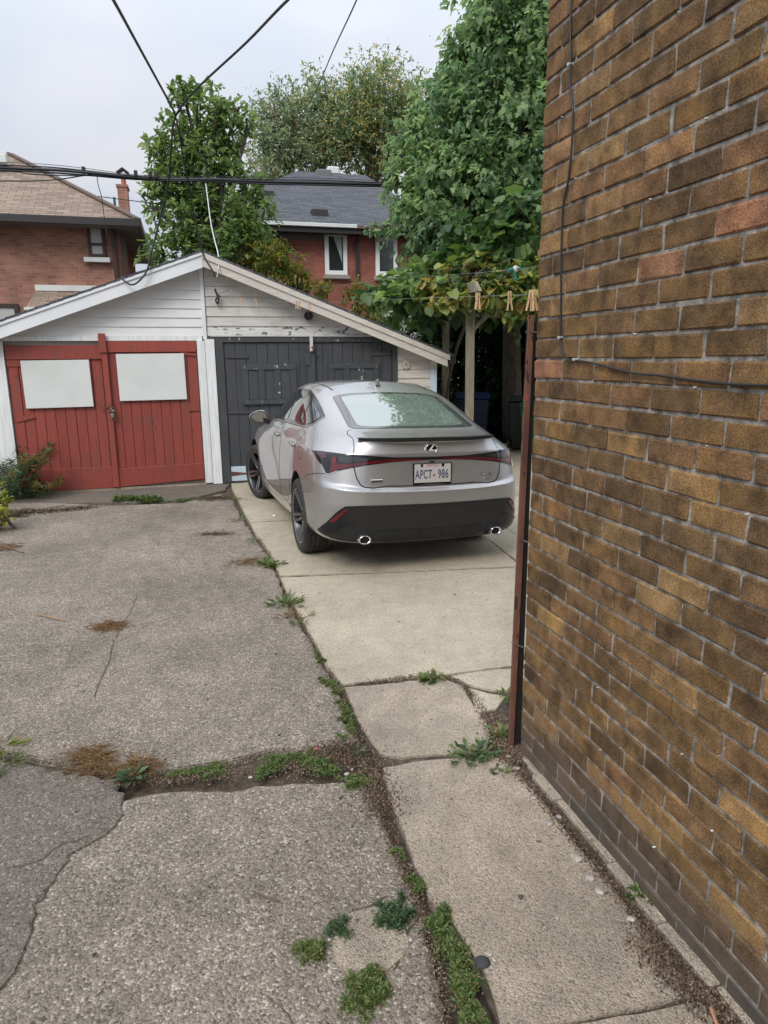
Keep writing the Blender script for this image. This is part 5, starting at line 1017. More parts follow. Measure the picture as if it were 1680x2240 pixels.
# moss and creeping plants: tiny leaflets
def moss(pts, n, wd, ht, lab, mat='weed', size=.011, name='creeping_weed'):
    P_ = [G(*p) for p in pts]; nc = max(5, n // 90); ci = rng.random(nc) * max(1e-3, len(P_) - 1.001); cen = np.array([P_[int(i)].lerp(P_[min(int(i) + 1, len(P_) - 1)], i - int(i))[:] for i in ci]) + rng.normal(size=(nc, 3)) * np.array([wd, wd, 0]) * .8
    cr_ = wd * (.25 + .75 * rng.random(nc)); k = rng.integers(0, nc, n); off = rng.normal(size=(n, 3)) * .6 * cr_[k][:, None]; base = cen[k] + off; rad = np.hypot(off[:, 0], off[:, 1]) / cr_[k]
    base[:, 2] = .002 + rng.random(n) * ht * (.35 + 1.0 * rng.random(nc))[k] * np.clip(1.15 - rad * .7, .05, 1); dd = rand_unit(n); dd[:, 2] = np.abs(dd[:, 2]) * .5
    v, f = leaf_faces(base, dd, np.tile([0, 0, 1.0], (n, 1)) + rand_unit(n) * .6, size * (.5 + .9 * rng.random(n)), size * .55 * np.ones(n), .2)
    return tag(np_mesh(name, v, f, mats[mat]), lab, 'ground cover', kind='stuff')
moss([(560,1692),(600,1672),(650,1660),(700,1672),(745,1700),(790,1716)], 6000, .028, .016, 'green creeping weed along the seam between the asphalt slabs')
moss([(380,1698),(420,1692),(460,1690),(490,1688)], 2000, .022, .012, 'sparse creeping weed on the left part of the seam')
moss([(700,1486),(728,1500),(752,1540),(758,1570),(765,1600)], 4200, .016, .018, 'creeping weed in the gap between asphalt and concrete')
moss([(948,2000),(965,2040),(990,2085),(1010,2130),(1020,2180),(1030,2240)], 6500, .024, .03, 'thick creeping weed in the lower driveway gap')
moss([(905,1925),(918,1950)], 1300, .010, .02, 'small weed cushion in the driveway gap above the thick one')
moss([(868,1860),(880,1885)], 500, .008, .012, 'faint green growth in the driveway gap')
moss([(845,2005),(880,2018)], 2600, .026, .03, 'green cushion on the far rim of the round concrete patch', 'weed_b')
moss([(732,2035),(748,2025)], 900, .018, .02, 'small cushion left of the round concrete patch', 'weed_b'); moss([(690,2085),(700,2080)], 1400, .019, .022, 'rounded cushion on the asphalt left of the concrete patch')
moss([(770,2158),(800,2150),(830,2165),(790,2185)], 3000, .026, .028, 'green cushion on the near rim of the round concrete patch')
moss([(250,1095),(300,1094),(345,1096)], 2600, .05, .05, 'grass strip in front of the right red door', size=.03); moss([(360,1100),(440,1092)], 900, .04, .02, 'thin grass continuing the strip before the post', size=.02)
moss([(1395,1960),(1450,2010),(1500,2060)], 700, .015, .012, 'faint green specks at the wall foot'); moss([(590,1225),(600,1250)], 900, .02, .03, 'weeds along the driveway edge by the bumper', size=.025)
moss([(690,1425),(705,1450)], 600, .012, .012, 'thin growth in the gap beside the big slab')
# crumbs, pebbles and litter in the joints
def crumbs(pts, n, wd, lab, size=.006, mat='litter'):
    P_ = [G(*p) for p in pts]; idx = rng.random(n) * (len(P_) - 1.001); base = np.array([P_[int(i)].lerp(P_[int(i) + 1], i - int(i))[:] for i in idx]) + rng.normal(size=(n, 3)) * np.array([wd, wd, 0]); base[:, 2] = .002 + rng.random(n) * .006
    v, f = leaf_faces(base, rand_unit(n), rand_unit(n), size * (.4 + 1.1 * rng.random(n)), size * .7 * np.ones(n), .3); return tag(np_mesh('litter', v, f, mats[mat]), lab, 'litter', kind='stuff')
crumbs([(640,1690),(700,1650),(760,1640),(800,1670),(820,1720),(850,1780)], 5000, .045, 'dark crumbs and leaf litter at the seam junction', .009); crumbs([(250,1715),(400,1705),(560,1690)], 1800, .022, 'leaf litter in the seam', .008)
crumbs([(1075,1570),(1095,1610),(1110,1650),(1130,1665)], 3000, .035, 'leaf litter at the brick corner', .010); crumbs(WE, 3600, .014, 'leaf litter in the gap along the brick wall', .009); crumbs([(1400,2060),(1500,2160),(1600,2240)], 2500, .03, 'leaf litter at the lower wall foot', .01)
crumbs([p for p in EDGE], 2500, .018, 'crumbs along the driveway joint', .008); crumbs([p for p in EDGE2], 2200, .014, 'crumbs along the lower driveway joint', .008); crumbs([(780,1500),(860,1488),(930,1480),(1000,1490),(1040,1530),(1070,1590)], 2000, .014, 'dirt crumbs in the slab joints', .008); crumbs([(0,1120),(100,1120),(200,1110)], 1800, .06, 'dirt by the red doors', .02)
STN = [(90,1650,.0),(548,1700,.02),(758,1693,.022),(770,1683,.014),(372,1712,.013),(642,1722,.010),(1113,1655,.022),(1130,1680,.030),(1168,1745,.028),(1200,1800,.030),(1222,1786,.03),(1262,1876,.035),(1290,1920,.03),(1310,1950,.03),(1380,2010,.025),(1070,2087,.018),(1080,2098,.016),(898,2055,.015),(795,1640,.016),(1062,1585,.016),(1085,1600,.02),(1075,1622,.018),(720,2055,.012),(1218,2008,.012),(1008,1842,.012),(1000,1850,.010),(848,2208,.012)]
STONEC = {}
for (u, v, s) in sorted(STN):
    if not s: continue
    c = G(u, v, .008); bm = bmesh.new(); bmesh.ops.create_icosphere(bm, subdivisions=1, radius=1)
    sc = (random.uniform(.7, 1.3), random.uniform(.5, 1), random.uniform(.25, .5)); rz = Matrix.Rotation(random.random() * 3, 3, 'Z')
    for q in bm.verts: q.co = rz @ Vector((q.co.x * sc[0], q.co.y * sc[1], q.co.z * sc[2])) * s * .55 * random.uniform(.85, 1.15)
    me = bpy.data.meshes.new('stone'); bm.to_mesh(me); bm.free(); o = bpy.data.objects.new('stone', me); COL.objects.link(o); me.materials.append(mats['stone']); o.location = c
    near = 'along the wall' if u > 1100 else ('at the wall corner' if u > 1050 and v < 1700 else ('by the thick weed' if u > 1050 else ('by the concrete patch' if v > 2040 else 'in the seams')))
    k_ = STONEC.get(near, 0); STONEC[near] = k_ + 1
    ORD = ('first', 'second', 'third', 'fourth', 'fifth', 'sixth', 'seventh', 'eighth', 'ninth', 'tenth', 'eleventh', 'twelfth')
    tag(o, ORD[k_] + ' pale rubble stone, counted in the photo left to right, ' + near, 'stone', 'rubble stones ' + near)
def lump(u, v, r, h, name, lab, cat, col):
    c = G(u, v, .005); m = MB(); m.lathe([(0, h), (r * .6, h * .9), (r, h * .3), (r * .95, 0)], c, 'z', 14); return tag(m.build(name, M_(name + '_surface', col, .8, bump=.001), smooth=True), lab, cat)
lump(692, 1640, .010, .010, 'fallen_flower', 'bright pink flower petals on the asphalt by the seam', 'flower', (.55, .07, .14)); lump(1055, 2105, .022, .005, 'metal_cap', 'dark round cap beside the thick driveway weed', 'bottle cap', (.05, .05, .055))
lump(600, 1128, .022, .01, 'white_pebble', 'white scrap on the concrete beside the silver car', 'litter', (.8, .8, .76))
m = MB(); m.tube([G(555,1952,.006), G(580,1962,.01), G(610,1972,.006)], .003, 5); tag(m.build('twig', mats['bark']), 'thin dark twig on the near asphalt', 'twig')
m = MB(); m.tube([G(80,1343,.006), G(110,1350,.01), G(140,1358,.006)], .004, 5); tag(m.build('twig', mats['straw']), 'pale straight twig on the far asphalt', 'twig')
m = MB(); m.tube([G(38,1123,.01), G(90,1113,.012), G(142,1105,.01)], .006, 5); tag(m.build('twig', mats['straw']), 'long pale stick below the red doors', 'stick')
m = MB(); m.tube([G(0,1192,.01), G(25,1200,.012), G(50,1208,.01)], .006, 5); tag(m.build('twig', mats['litter']), 'brown stick at the left edge of the asphalt', 'stick')
m = MB(); m.tube([G(1555,2205,.01), G(1568,2240,.012), G(1575,2262,.01)], .005, 5); tag(m.build('twig', M_('orange_twig', (.42, .22, .12), .8)), 'orange brown stick at the foot of the wall, lower right', 'stick')

# ------------------------------------------------------------------ the silver saloon
CX0, CY0, CA, SW, SL_, SH = 1.702, 5.859, .05435, .958, .907, .977
ROLL = R(1.3)
car = empty('parked_car', (CX0, CY0, 0), 'silver four door saloon parked at an angle facing the grey garage doors', 'car')
ca, sa = math.cos(CA), math.sin(CA)
def cw(p, roll=True):
    """car frame (x right, y forward from the rear axle, z up, real metres) to world"""
    x, y, z = p[0] * SW, p[1] * SL_, p[2] * SH
    if roll: zz = z - .3; x, z = x * math.cos(ROLL) + zz * math.sin(ROLL) * .5, .3 + zz * math.cos(ROLL) - x * math.sin(ROLL)
    return Vector((CX0 + ca * x - sa * y, CY0 + sa * x + ca * y, z))
def finish(me_or_bm, name, mat, parent=None, smooth=True, roll=True, angle=None):
    bm = me_or_bm
    for v in bm.verts: v.co = cw(v.co, roll)
    me = bpy.data.meshes.new(name); bm.to_mesh(me); bm.free()
    o = link(name, me, mat, parent or car, smooth)
    if angle: me.set_sharp_from_angle(angle=R(angle))
    return o
def cpaint():
    m = bpy.data.materials.new('silver_paint'); m.use_nodes = True; t, N, L, b = nodes_of(m)
    b.inputs['Base Color'].default_value = (0.49, 0.48, 0.475, 1); b.inputs['Metallic'].default_value = .76; b.inputs['Roughness'].default_value = .27; b.inputs['Coat Weight'].default_value = 1; b.inputs['Coat Roughness'].default_value = .02
    n = N('ShaderNodeTexNoise'); n.inputs['Scale'].default_value = 900; n.inputs['Detail'].default_value = 1; g = N('ShaderNodeNewGeometry'); L(g.outputs['Position'], n.inputs['Vector'])
    r = N('ShaderNodeMapRange'); r.inputs['To Min'].default_value = .27; r.inputs['To Max'].default_value = .40; L(n.outputs['Fac'], r.inputs['Value'])
    n2 = N('ShaderNodeTexNoise'); n2.inputs['Scale'].default_value = 3; n2.inputs['Detail'].default_value = 5; L(g.outputs['Position'], n2.inputs['Vector'])
    r2 = N('ShaderNodeMapRange'); r2.inputs['To Min'].default_value = -.03; r2.inputs['To Max'].default_value = .06; L(n2.outputs['Fac'], r2.inputs['Value'])
    a = N('ShaderNodeMath'); a.operation = 'ADD'; L(r.outputs[0], a.inputs[0]); L(r2.outputs[0], a.inputs[1]); L(a.outputs[0], b.inputs['Roughness'])
    return m
PAINT = cpaint()
GAP = M_('panel_gap', (.012, .012, .013), .8)
BLK = M_('gloss_black_trim', (.012, .012, .013), .12, coat=.5)
SATIN = M_('dark_bumper_plastic', (.012, .013, .015), .28, spec=.5)
RUB = M_('tyre_rubber', (.018, .018, .019), .8, col2=(.04, .038, .036), nscale=12)
CHR = M_('bright_metal', (.82, .82, .83), .12, metal=1.0)
DCHR = M_('dark_alloy', (.05, .052, .058), .3, metal=.7)
ALLOY = M_('machined_alloy', (.62, .63, .65), .22, metal=1.0)
GLS = M_('tinted_glass', (.012, .02, .02), .02, spec=1.0, ior=1.75, coat=1.0)
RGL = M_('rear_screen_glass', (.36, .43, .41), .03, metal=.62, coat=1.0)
FRIT = M_('black_glass_border', (.06, .065, .07), .06, coat=.9)
REDL = M_('red_lens', (.11, .003, .008), .12, coat=1.0); CLRL = M_('smoked_lens', (.03, .03, .034), .08, coat=1.0); DKR = M_('dark_red_lens', (.07, .004, .008), .12, coat=1.0)
RG = [
 [(0,-.90,.235),(.45,-.90,.235),(.72,-.88,.255),(.872,-.77,.285),(.885,-.45,.285),(.88,0,.25),(.87,.5,.22),(.865,1.4,.19),(.865,2.2,.19),(.87,2.8,.22),(.84,3.3,.2),(.6,3.52,.2),(0,3.62,.2)],
 [(0,-.975,.285),(.45,-.975,.285),(.74,-.93,.32),(.89,-.79,.325),(.908,-.45,.33),(.905,0,.33),(.885,.5,.30),(.885,1.4,.27),(.885,2.2,.27),(.895,2.8,.3),(.87,3.3,.3),(.62,3.60,.3),(0,3.68,.3)],
 [(0,-1.035,.55),(.45,-1.03,.55),(.73,-.985,.555),(.885,-.82,.55),(.918,-.45,.55),(.925,0,.52),(.905,.5,.49),(.893,1.4,.46),(.895,2.2,.48),(.915,2.8,.52),(.88,3.32,.52),(.62,3.60,.52),(0,3.69,.52)],
 [(0,-1.04,.665),(.45,-1.035,.67),(.73,-.985,.69),(.882,-.80,.71),(.917,-.45,.715),(.925,0,.70),(.905,.5,.67),(.89,1.4,.64),(.893,2.2,.66),(.912,2.8,.70),(.87,3.3,.66),(.6,3.56,.64),(0,3.66,.64)],
 [(0,-.995,.69),(.45,-.99,.695),(.715,-.945,.715),(.868,-.775,.735),(.914,-.45,.75),(.921,0,.75),(.90,.5,.73),(.886,1.4,.71),(.89,2.2,.73),(.905,2.8,.76),(.84,3.25,.74),(.57,3.5,.72),(0,3.62,.72)],
 [(0,-.965,.89),(.45,-.96,.895),(.70,-.905,.905),(.855,-.735,.91),(.905,-.42,.905),(.915,0,.90),(.888,.5,.88),(.876,1.4,.855),(.883,2.2,.85),(.88,2.75,.85),(.8,3.15,.82),(.5,3.4,.80),(0,3.52,.80)],
 [(0,-.975,.955),(.44,-.965,.955),(.68,-.905,.955),(.84,-.70,.955),(.885,-.38,.955),(.895,0,.95),(.872,.5,.93),(.865,1.4,.90),(.868,2.2,.89),(.845,2.7,.885),(.75,3.1,.86),(.45,3.33,.84),(0,3.45,.84)],
 [(0,-.94,1.02),(.42,-.93,1.02),(.60,-.87,1.018),(.735,-.66,1.03),(.822,-.36,1.02),(.855,0,1.005),(.857,.5,.985),(.86,1.4,.955),(.857,2.2,.925),(.80,2.65,.91),(.69,3.03,.885),(.42,3.24,.87),(0,3.36,.87)],
 [(0,-.965,1.068),(.41,-.945,1.068),(.575,-.87,1.063),(.655,-.64,1.075),(.762,-.34,1.082),(.822,0,1.06),(.838,.5,1.037),(.846,1.4,1.005),(.836,2.15,.972),(.72,2.5,.965),(.62,2.75,.955),(.36,2.95,.95),(0,3.02,.95)],
 [(0,-.58,1.112),(.40,-.565,1.112),(.55,-.53,1.115),(.605,-.44,1.13),(.712,-.22,1.135),(.778,.05,1.105),(.802,.5,1.08),(.808,1.4,1.052),(.79,2.0,1.022),(.66,2.28,1.02),(.56,2.36,1.01),(.32,2.44,1.0),(0,2.48,1.0)],
 [(0,-.12,1.265),(.37,-.11,1.262),(.520,-.08,1.262),(.59,.0,1.268),(.65,.12,1.275),(.702,.35,1.28),(.722,.65,1.285),(.725,1.3,1.275),(.70,1.7,1.225),(.60,1.9,1.22),(.50,1.98,1.21),(.29,2.05,1.21),(0,2.08,1.21)],
 [(0,.36,1.400),(.34,.365,1.394),(.48,.39,1.384),(.545,.42,1.385),(.585,.52,1.395),(.608,.68,1.408),(.620,.88,1.416),(.620,1.3,1.414),(.60,1.5,1.385),(.53,1.62,1.36),(.45,1.68,1.36),(.27,1.74,1.37),(0,1.76,1.375)],
 [(0,.62,1.458),(.25,.62,1.452),(.36,.65,1.448),(.42,.7,1.448),(.45,.78,1.450),(.465,.9,1.453),(.47,1.02,1.455),(.46,1.2,1.455),(.43,1.34,1.446),(.36,1.42,1.417),(.3,1.46,1.417),(.18,1.5,1.42),(0,1.52,1.425)],
]
def body_mesh():
    bm = bmesh.new(); NJ = 13
    grid = [[bm.verts.new(p) for p in ring] for ring in RG]
    for i in range(len(RG) - 1):
        for j in range(NJ - 1): bm.faces.new((grid[i][j], grid[i][j+1], grid[i+1][j+1], grid[i+1][j]))
    top = grid[-1]; cen = [top[0]] + [bm.verts.new((0, RG[-1][j][1], 1.474)) for j in range(2, 11)] + [top[12]]
    cj = {j: cen[j - 1] for j in range(2, 11)}
    bm.faces.new((top[0], top[1], top[2], cj[2]))
    for j in range(2, 10): bm.faces.new((top[j], top[j+1], cj[j+1], cj[j]))
    bm.faces.new((cj[10], top[10], top[11], top[12]))
    bot = grid[0]; cb_ = {j: bm.verts.new((0, RG[0][j][1], RG[0][j][2])) for j in range(2, 11)}
    bm.faces.new((cb_[2], bot[2], bot[1], bot[0]))
    for j in range(2, 10): bm.faces.new((cb_[j], cb_[j+1], bot[j+1], bot[j]))
    bm.faces.new((bot[12], bot[11], bot[10], cb_[10]))
    geom = bm.verts[:] + bm.edges[:] + bm.faces[:]
    r = bmesh.ops.duplicate(bm, geom=geom); nv = [x for x in r['geom'] if isinstance(x, bmesh.types.BMVert)]
    for v in nv: v.co.x = -v.co.x
    bmesh.ops.reverse_faces(bm, faces=[x for x in r['geom'] if isinstance(x, bmesh.types.BMFace)])
    bmesh.ops.remove_doubles(bm, verts=bm.verts, dist=1e-5); bmesh.ops.recalc_face_normals(bm, faces=bm.faces)
    cl = bm.edges.layers.float.get('crease_edge') or bm.edges.layers.float.new('crease_edge')
    def setc(i, j0, j1, val):
        for j in range(j0, j1):
            for s_ in (1, -1):
                a = Vector(RG[i][j]); b = Vector(RG[i][j+1]); a.x *= s_; b.x *= s_
                for e in bm.edges:
                    p, q = e.verts[0].co, e.verts[1].co
                    if ((p-a).length < 1e-4 and (q-b).length < 1e-4) or ((p-b).length < 1e-4 and (q-a).length < 1e-4): e[cl] = val
    setc(8, 0, 3, .85); setc(3, 0, 3, .55); setc(4, 0, 3, .5); setc(6, 0, 6, .55); setc(8, 3, 12, .35); setc(9, 0, 2, .3); setc(1, 0, 12, .5); setc(0, 0, 12, .7); setc(2, 0, 3, .5)
    me = bpy.data.meshes.new('body_cage'); bm.to_mesh(me); bm.free(); return me
cage = body_mesh(); tmp = bpy.data.objects.new('body', cage); COL.objects.link(tmp)
sm = tmp.modifiers.new('s', 'SUBSURF'); sm.levels = sm.render_levels = 4
cut_mb = MB()
for s_ in (-1, 1):
    for yy, rr_w in ((0, .368), (2.8, .375)):
        n = 48; prof = [(rr_w + .004, .62), (rr_w, .80), (rr_w, 1.2)] if False else [(rr_w, .60), (rr_w, 1.2)]
        vs = []; 
        for (r_, h) in prof:
            for j in range(n): t = 2 * math.pi * j / n; vs.append((s_ * h, yy + r_ * math.cos(t), .345 + r_ * math.sin(t)))
        cut_mb.add(vs, [(j, (j+1) % n, n + (j+1) % n, n + j) for j in range(n)] + [tuple(range(n))[::-1], tuple(range(n, 2*n))])
cut = cut_mb.build('cutter', None)
bo = tmp.modifiers.new('b', 'BOOLEAN'); bo.operation = 'DIFFERENCE'; bo.object = cut; bo.solver = 'EXACT'
bpy.context.view_layer.update()
dg = bpy.context.evaluated_depsgraph_get(); ev = tmp.evaluated_get(dg); bodyme = bpy.data.meshes.new_from_object(ev)
bo.show_viewport = False; bpy.context.view_layer.update(); dg = bpy.context.evaluated_depsgraph_get(); ev2 = tmp.evaluated_get(dg); fullme = bpy.data.meshes.new_from_object(ev2)
bpy.data.objects.remove(tmp); bpy.data.objects.remove(cut)
FB = bmesh.new(); FB.from_mesh(fullme); bmesh.ops.triangulate(FB, faces=FB.faces); FB.normal_update(); BV = BVHTree.FromBMesh(FB); FB.faces.ensure_lookup_table()
def interp_n(idx, co):
    f = FB.faces[idx]; a, b, c = [v.co for v in f.verts]; v0, v1, v2 = b - a, c - a, co - a
    d00, d01, d11, d20, d21 = v0.dot(v0), v0.dot(v1), v1.dot(v1), v2.dot(v0), v2.dot(v1); den = d00 * d11 - d01 * d01
    if abs(den) < 1e-14: return f.normal
    y = (d11 * d20 - d01 * d21) / den; z = (d00 * d21 - d01 * d20) / den; n = f.verts[0].normal * (1 - y - z) + f.verts[1].normal * y + f.verts[2].normal * z
    return n.normalized()
AC = Vector((0, .1, 0))
def hit(kind, a, b, side=-1):
    """'rear': a = azimuth, b = z; 'side': a = y, b = z; 'top': a = x, b = y"""
    if kind == 'rear': o = Vector((math.sin(a) * 3, .1 - math.cos(a) * 3, b)); d = Vector((-math.sin(a), math.cos(a), 0))
    elif kind == 'side': o = Vector((side * 3, a, b)); d = Vector((-side, 0, 0))
    else: o = Vector((a, b, 3)); d = Vector((0, 0, -1))
    loc, n, i, _ = BV.ray_cast(o, d)
    if loc is None: loc, n, i, _ = BV.find_nearest(o + d * 2.1)
    return loc, interp_n(i, loc)
def az(x, y): return math.atan2(x, .1 - y)
def decal(name, poly, kind, mat, off=.003, th=.006, parent=None, side=-1, mx=.03, sub=True, roll=True, nudge=0):
    """a panel cut to a 2D outline and laid on the car's skin, with real thickness"""
    if kind == 'rear3': poly = [(az(p[0], p[1]), p[2]) for p in poly]; kind = 'rear'; sc = 1.05
    else: sc = 1
    bm = bmesh.new(); n = len(poly); P2 = []
    for i in range(n):
        a, b = poly[i], poly[(i+1) % n]; k = max(1, int(math.hypot((b[0]-a[0]) * sc, b[1]-a[1]) / mx))
        for j in range(k): P2.append((a[0] + (b[0]-a[0]) * j / k, a[1] + (b[1]-a[1]) * j / k))
    # interior grid points + constrained triangulation
    from mathutils.geometry import delaunay_2d_cdt
    xs = [p[0] for p in P2]; ys = [p[1] for p in P2]; pts = [Vector(p) for p in P2]; nb_ = len(pts)
    gx, gy = min(xs), min(ys)
    def inside(x, y):
        c = False
        for i in range(nb_):
            x1, y1 = P2[i]; x2, y2 = P2[i-1]
            if (y1 > y) != (y2 > y) and x < (x2 - x1) * (y - y1) / (y2 - y1) + x1: c = not c
        return c
    st = mx / sc; yy = gy + mx * .5; row = 0
    while yy < max(ys):
        xx = gx + st * (.5 if row % 2 else 1.0)
        while xx < max(xs):
            if inside(xx, yy) and min((xx - p[0]) ** 2 * sc * sc + (yy - p[1]) ** 2 for p in P2) > (mx * .45) ** 2: pts.append(Vector((xx, yy)))
            xx += st
        yy += mx * .87; row += 1
    ov, oe, of, *_ = delaunay_2d_cdt(pts, [(i, (i+1) % nb_) for i in range(nb_)], [list(range(nb_))], 1, 1e-7)
    vs, ns = [], []
    for p in ov:
        loc, nn = hit(kind, p[0], p[1], side); vs.append(bm.verts.new(loc + nn * off)); ns.append(nn)
    fs = []
    for f in of:
        try: fs.append(bm.faces.new([vs[i] for i in f]))
        except ValueError: pass
    bm.normal_update()
    if fs and sum(f.normal.dot(ns[f.verts[0].index if f.verts[0].index >= 0 else 0]) for f in fs[:0]) >= 0: pass
    bm.verts.index_update()
    s_ = sum(f.normal.dot(ns[f.verts[0].index]) for f in fs)
    if s_ < 0: bmesh.ops.reverse_faces(bm, faces=fs)
    be = [e for e in bm.edges if len(e.link_faces) == 1]; low = {}
    nrm = list(ns)
    for v in {v for e in be for v in e.verts}:
        w_ = bm.verts.new(v.co - ns[v.index] * th); low[v] = w_; 
    bm.verts.index_update()
    for e in be: 
        a, b = e.verts; f0 = e.link_faces[0]
        idx = [l for l in f0.loops if l.edge == e][0]; a, b = idx.vert, idx.link_loop_next.vert
        bm.faces.new((b, a, low[a], low[b]))
    ntop = len(fs)
    co_n = [Vector(n_) for n_ in ns]
    o = finish(bm, name, mat, parent, True, roll)
    me = o.data; rotn = Matrix.Rotation(CA, 3, 'Z') @ Matrix.Rotation(ROLL, 3, 'Y'); nl = []
    for p in me.polygons:
        for li in p.loop_indices:
            vi = me.loops[li].vertex_index
            if p.index < ntop and vi < len(co_n): q = co_n[vi]; q = Vector((q.x / SW, q.y / SL_, q.z / SH)).normalized(); nl.append(rotn @ q)
            else: nl.append(p.normal)
    me.normals_split_custom_set([tuple(x) for x in nl])
    return o
def ribbon(name, pts, kind, wd=.005, mat=None, off=.0012, parent=None, side=-1, step=.02, closed=False):
    if kind == 'rear3': pts = [(az(p[0], p[1]), p[2]) for p in pts]; kind = 'rear'
    if closed: pts = pts + [pts[0]]
    q = []
    for a, b in zip(pts[:-1], pts[1:]):
        k = max(1, int(math.hypot(b[0]-a[0], b[1]-a[1]) / step))
        for j in range(k): q.append((a[0] + (b[0]-a[0]) * j / k, a[1] + (b[1]-a[1]) * j / k))
    q.append(pts[-1]); H_ = [hit(kind, a, b, side) for a, b in q]; bm = bmesh.new(); rows = []
    for i, (l, n) in enumerate(H_):
        d = H_[min(i+1, len(H_)-1)][0] - H_[max(i-1, 0)][0]; s = d.cross(n).normalized() * wd / 2; rows.append([bm.verts.new(l + s + n * off), bm.verts.new(l - s + n * off), bm.verts.new(l - s - n * .004), bm.verts.new(l + s - n * .004)])
    for a, b in zip(rows[:-1], rows[1:]):
        for k in range(4): bm.faces.new((a[k], a[(k+1) % 4], b[(k+1) % 4], b[k]))
    bmesh.ops.recalc_face_normals(bm, faces=bm.faces)
    return finish(bm, name, mat or GAP, parent, False)
# body shell
bmb = bmesh.new(); bmb.from_mesh(bodyme)
body = finish(bmb, 'body', PAINT, None, True, True, 32)
under = MB()
def cbox(m, a, b): 
    vs = [(x, y, z) for z in (a[2], b[2]) for x, y in ((a[0], a[1]), (b[0], a[1]), (b[0], b[1]), (a[0], b[1]))]
    m.add([cw(v) for v in vs], [(0,3,2,1),(4,5,6,7),(0,1,5,4),(1,2,6,5),(2,3,7,6),(3,0,4,7)])
cbox(under, (-.62, -.75, .20), (.62, 3.3, .26)); cbox(under, (-.3, -.80, .19), (.3, -.5, .30)); under.build('underbody', GAP, car, bevel=.01)
# wheel housings
for s_ in (-1, 1):
    for yy in (0, 2.8):
        bm = bmesh.new(); n = 28; rows = []
        for (x_, r_) in ((.60, .366), (.905, .366)):
            rows.append([bm.verts.new((s_ * x_, yy + (r_ if yy == 0 else .373) * math.cos(t), .345 + (r_ if yy == 0 else .373) * math.sin(t))) for t in np.linspace(-.35, math.pi + .35, n)])
        for j in range(n - 1): bm.faces.new((rows[0][j], rows[0][j+1], rows[1][j+1], rows[1][j]))
        bm.faces.new(rows[0]); finish(bm, 'wheel_housing', GAP, None, False)

# ---- rear: lower valance, lamps, lid
def mir(p): return [(-x, y, z) for x, y, z in p][::-1]
Lp = [(0,-1.03,.562),(-.60,-1.0,.568),(-.735,-.985,.563),(-.775,-.93,.52),(-.86,-.86,.42),(-.915,-.73,.335),(-.86,-.83,.305),(-.80,-.88,.285),(-.70,-.9,.272),(-.60,-.95,.262),(-.45,-.98,.25),(0,-.98,.25)]
val = Lp + mir(Lp)[0:0]
full_val = [p for p in Lp[:-0 or None]] + [(-x, y, z) for x, y, z in Lp[::-1][1:-1]]
V_ = decal('bumper_valance', full_val, 'rear3', SATIN, off=.006, th=.02, mx=.03)
# black edging of the valance
for sd_ in (-1, 1):
    ribbon('valance_edge', [(sd_ * abs(x), y, z) for x, y, z in Lp[:6]], 'rear3', .007, BLK, off=.008)
    decal('reflector', [(sd_ * x, y, z) for x, y, z in ((.700,-.985,.545),(.735,-.975,.543),(.832,-.87,.435),(.800,-.90,.430))], 'rear3', REDL, off=.014, th=.012, mx=.02)
    # moulded fin along the valance side
    ribbon('valance_crease', [(sd_*.66,-1,.44),(sd_*.78,-.93,.40),(sd_*.86,-.85,.36)], 'rear3', .012, SATIN, off=.014)
m = [(-.48,-1,.36),(.48,-1,.36),(.44,-1,.262),(-.44,-1,.262)]
decal('diffuser', m, 'rear3', M_('matt_black_plastic', (.012, .012, .014), .6), off=.012, th=.01, mx=.04)
for x in (-.3, -.1, .1, .3):
    bm = bmesh.new(); bmesh.ops.create_cube(bm, size=1)
    for v in bm.verts: v.co = Vector((x + v.co.x * .012, -.985 + v.co.y * .05, .325 + v.co.z * .07))
    finish(bm, 'diffuser_fin', GAP, None, False)
# exhaust tips
for sd_ in (-1, 1):
    bm = bmesh.new(); n = 28; rows = []
    for (rx, rz, y) in ((.030, .020, -.86), (.036, .026, -1.0), (.046, .033, -1.025), (.050, .037, -1.02), (.050, .037, -.90)):
        rows.append([bm.verts.new((sd_ * .575 + rx * math.cos(t), y, .300 + rz * math.sin(t))) for t in np.linspace(0, 2*math.pi, n, endpoint=False)])
    for a, b in zip(rows[:-1], rows[1:]):
        for j in range(n): bm.faces.new((a[j], a[(j+1) % n], b[(j+1) % n], b[j]))
    bmesh.ops.recalc_face_normals(bm, faces=bm.faces); ex = finish(bm, 'exhaust_tip', CHR, None, True)
    bm = bmesh.new(); bm.faces.new([bm.verts.new((sd_ * .575 + .034 * math.cos(t), -.985, .300 + .024 * math.sin(t))) for t in np.linspace(0, 2*math.pi, n, endpoint=False)]); finish(bm, 'exhaust_bore', GAP, ex, False)
    decal('exhaust_surround', [(sd_*(.575 + .082*math.cos(t)), -.97, .315 + .058*math.sin(t)) for t in np.linspace(0, 2*math.pi, 16, endpoint=False)], 'rear3', GAP, off=.010, th=.02, mx=.03)
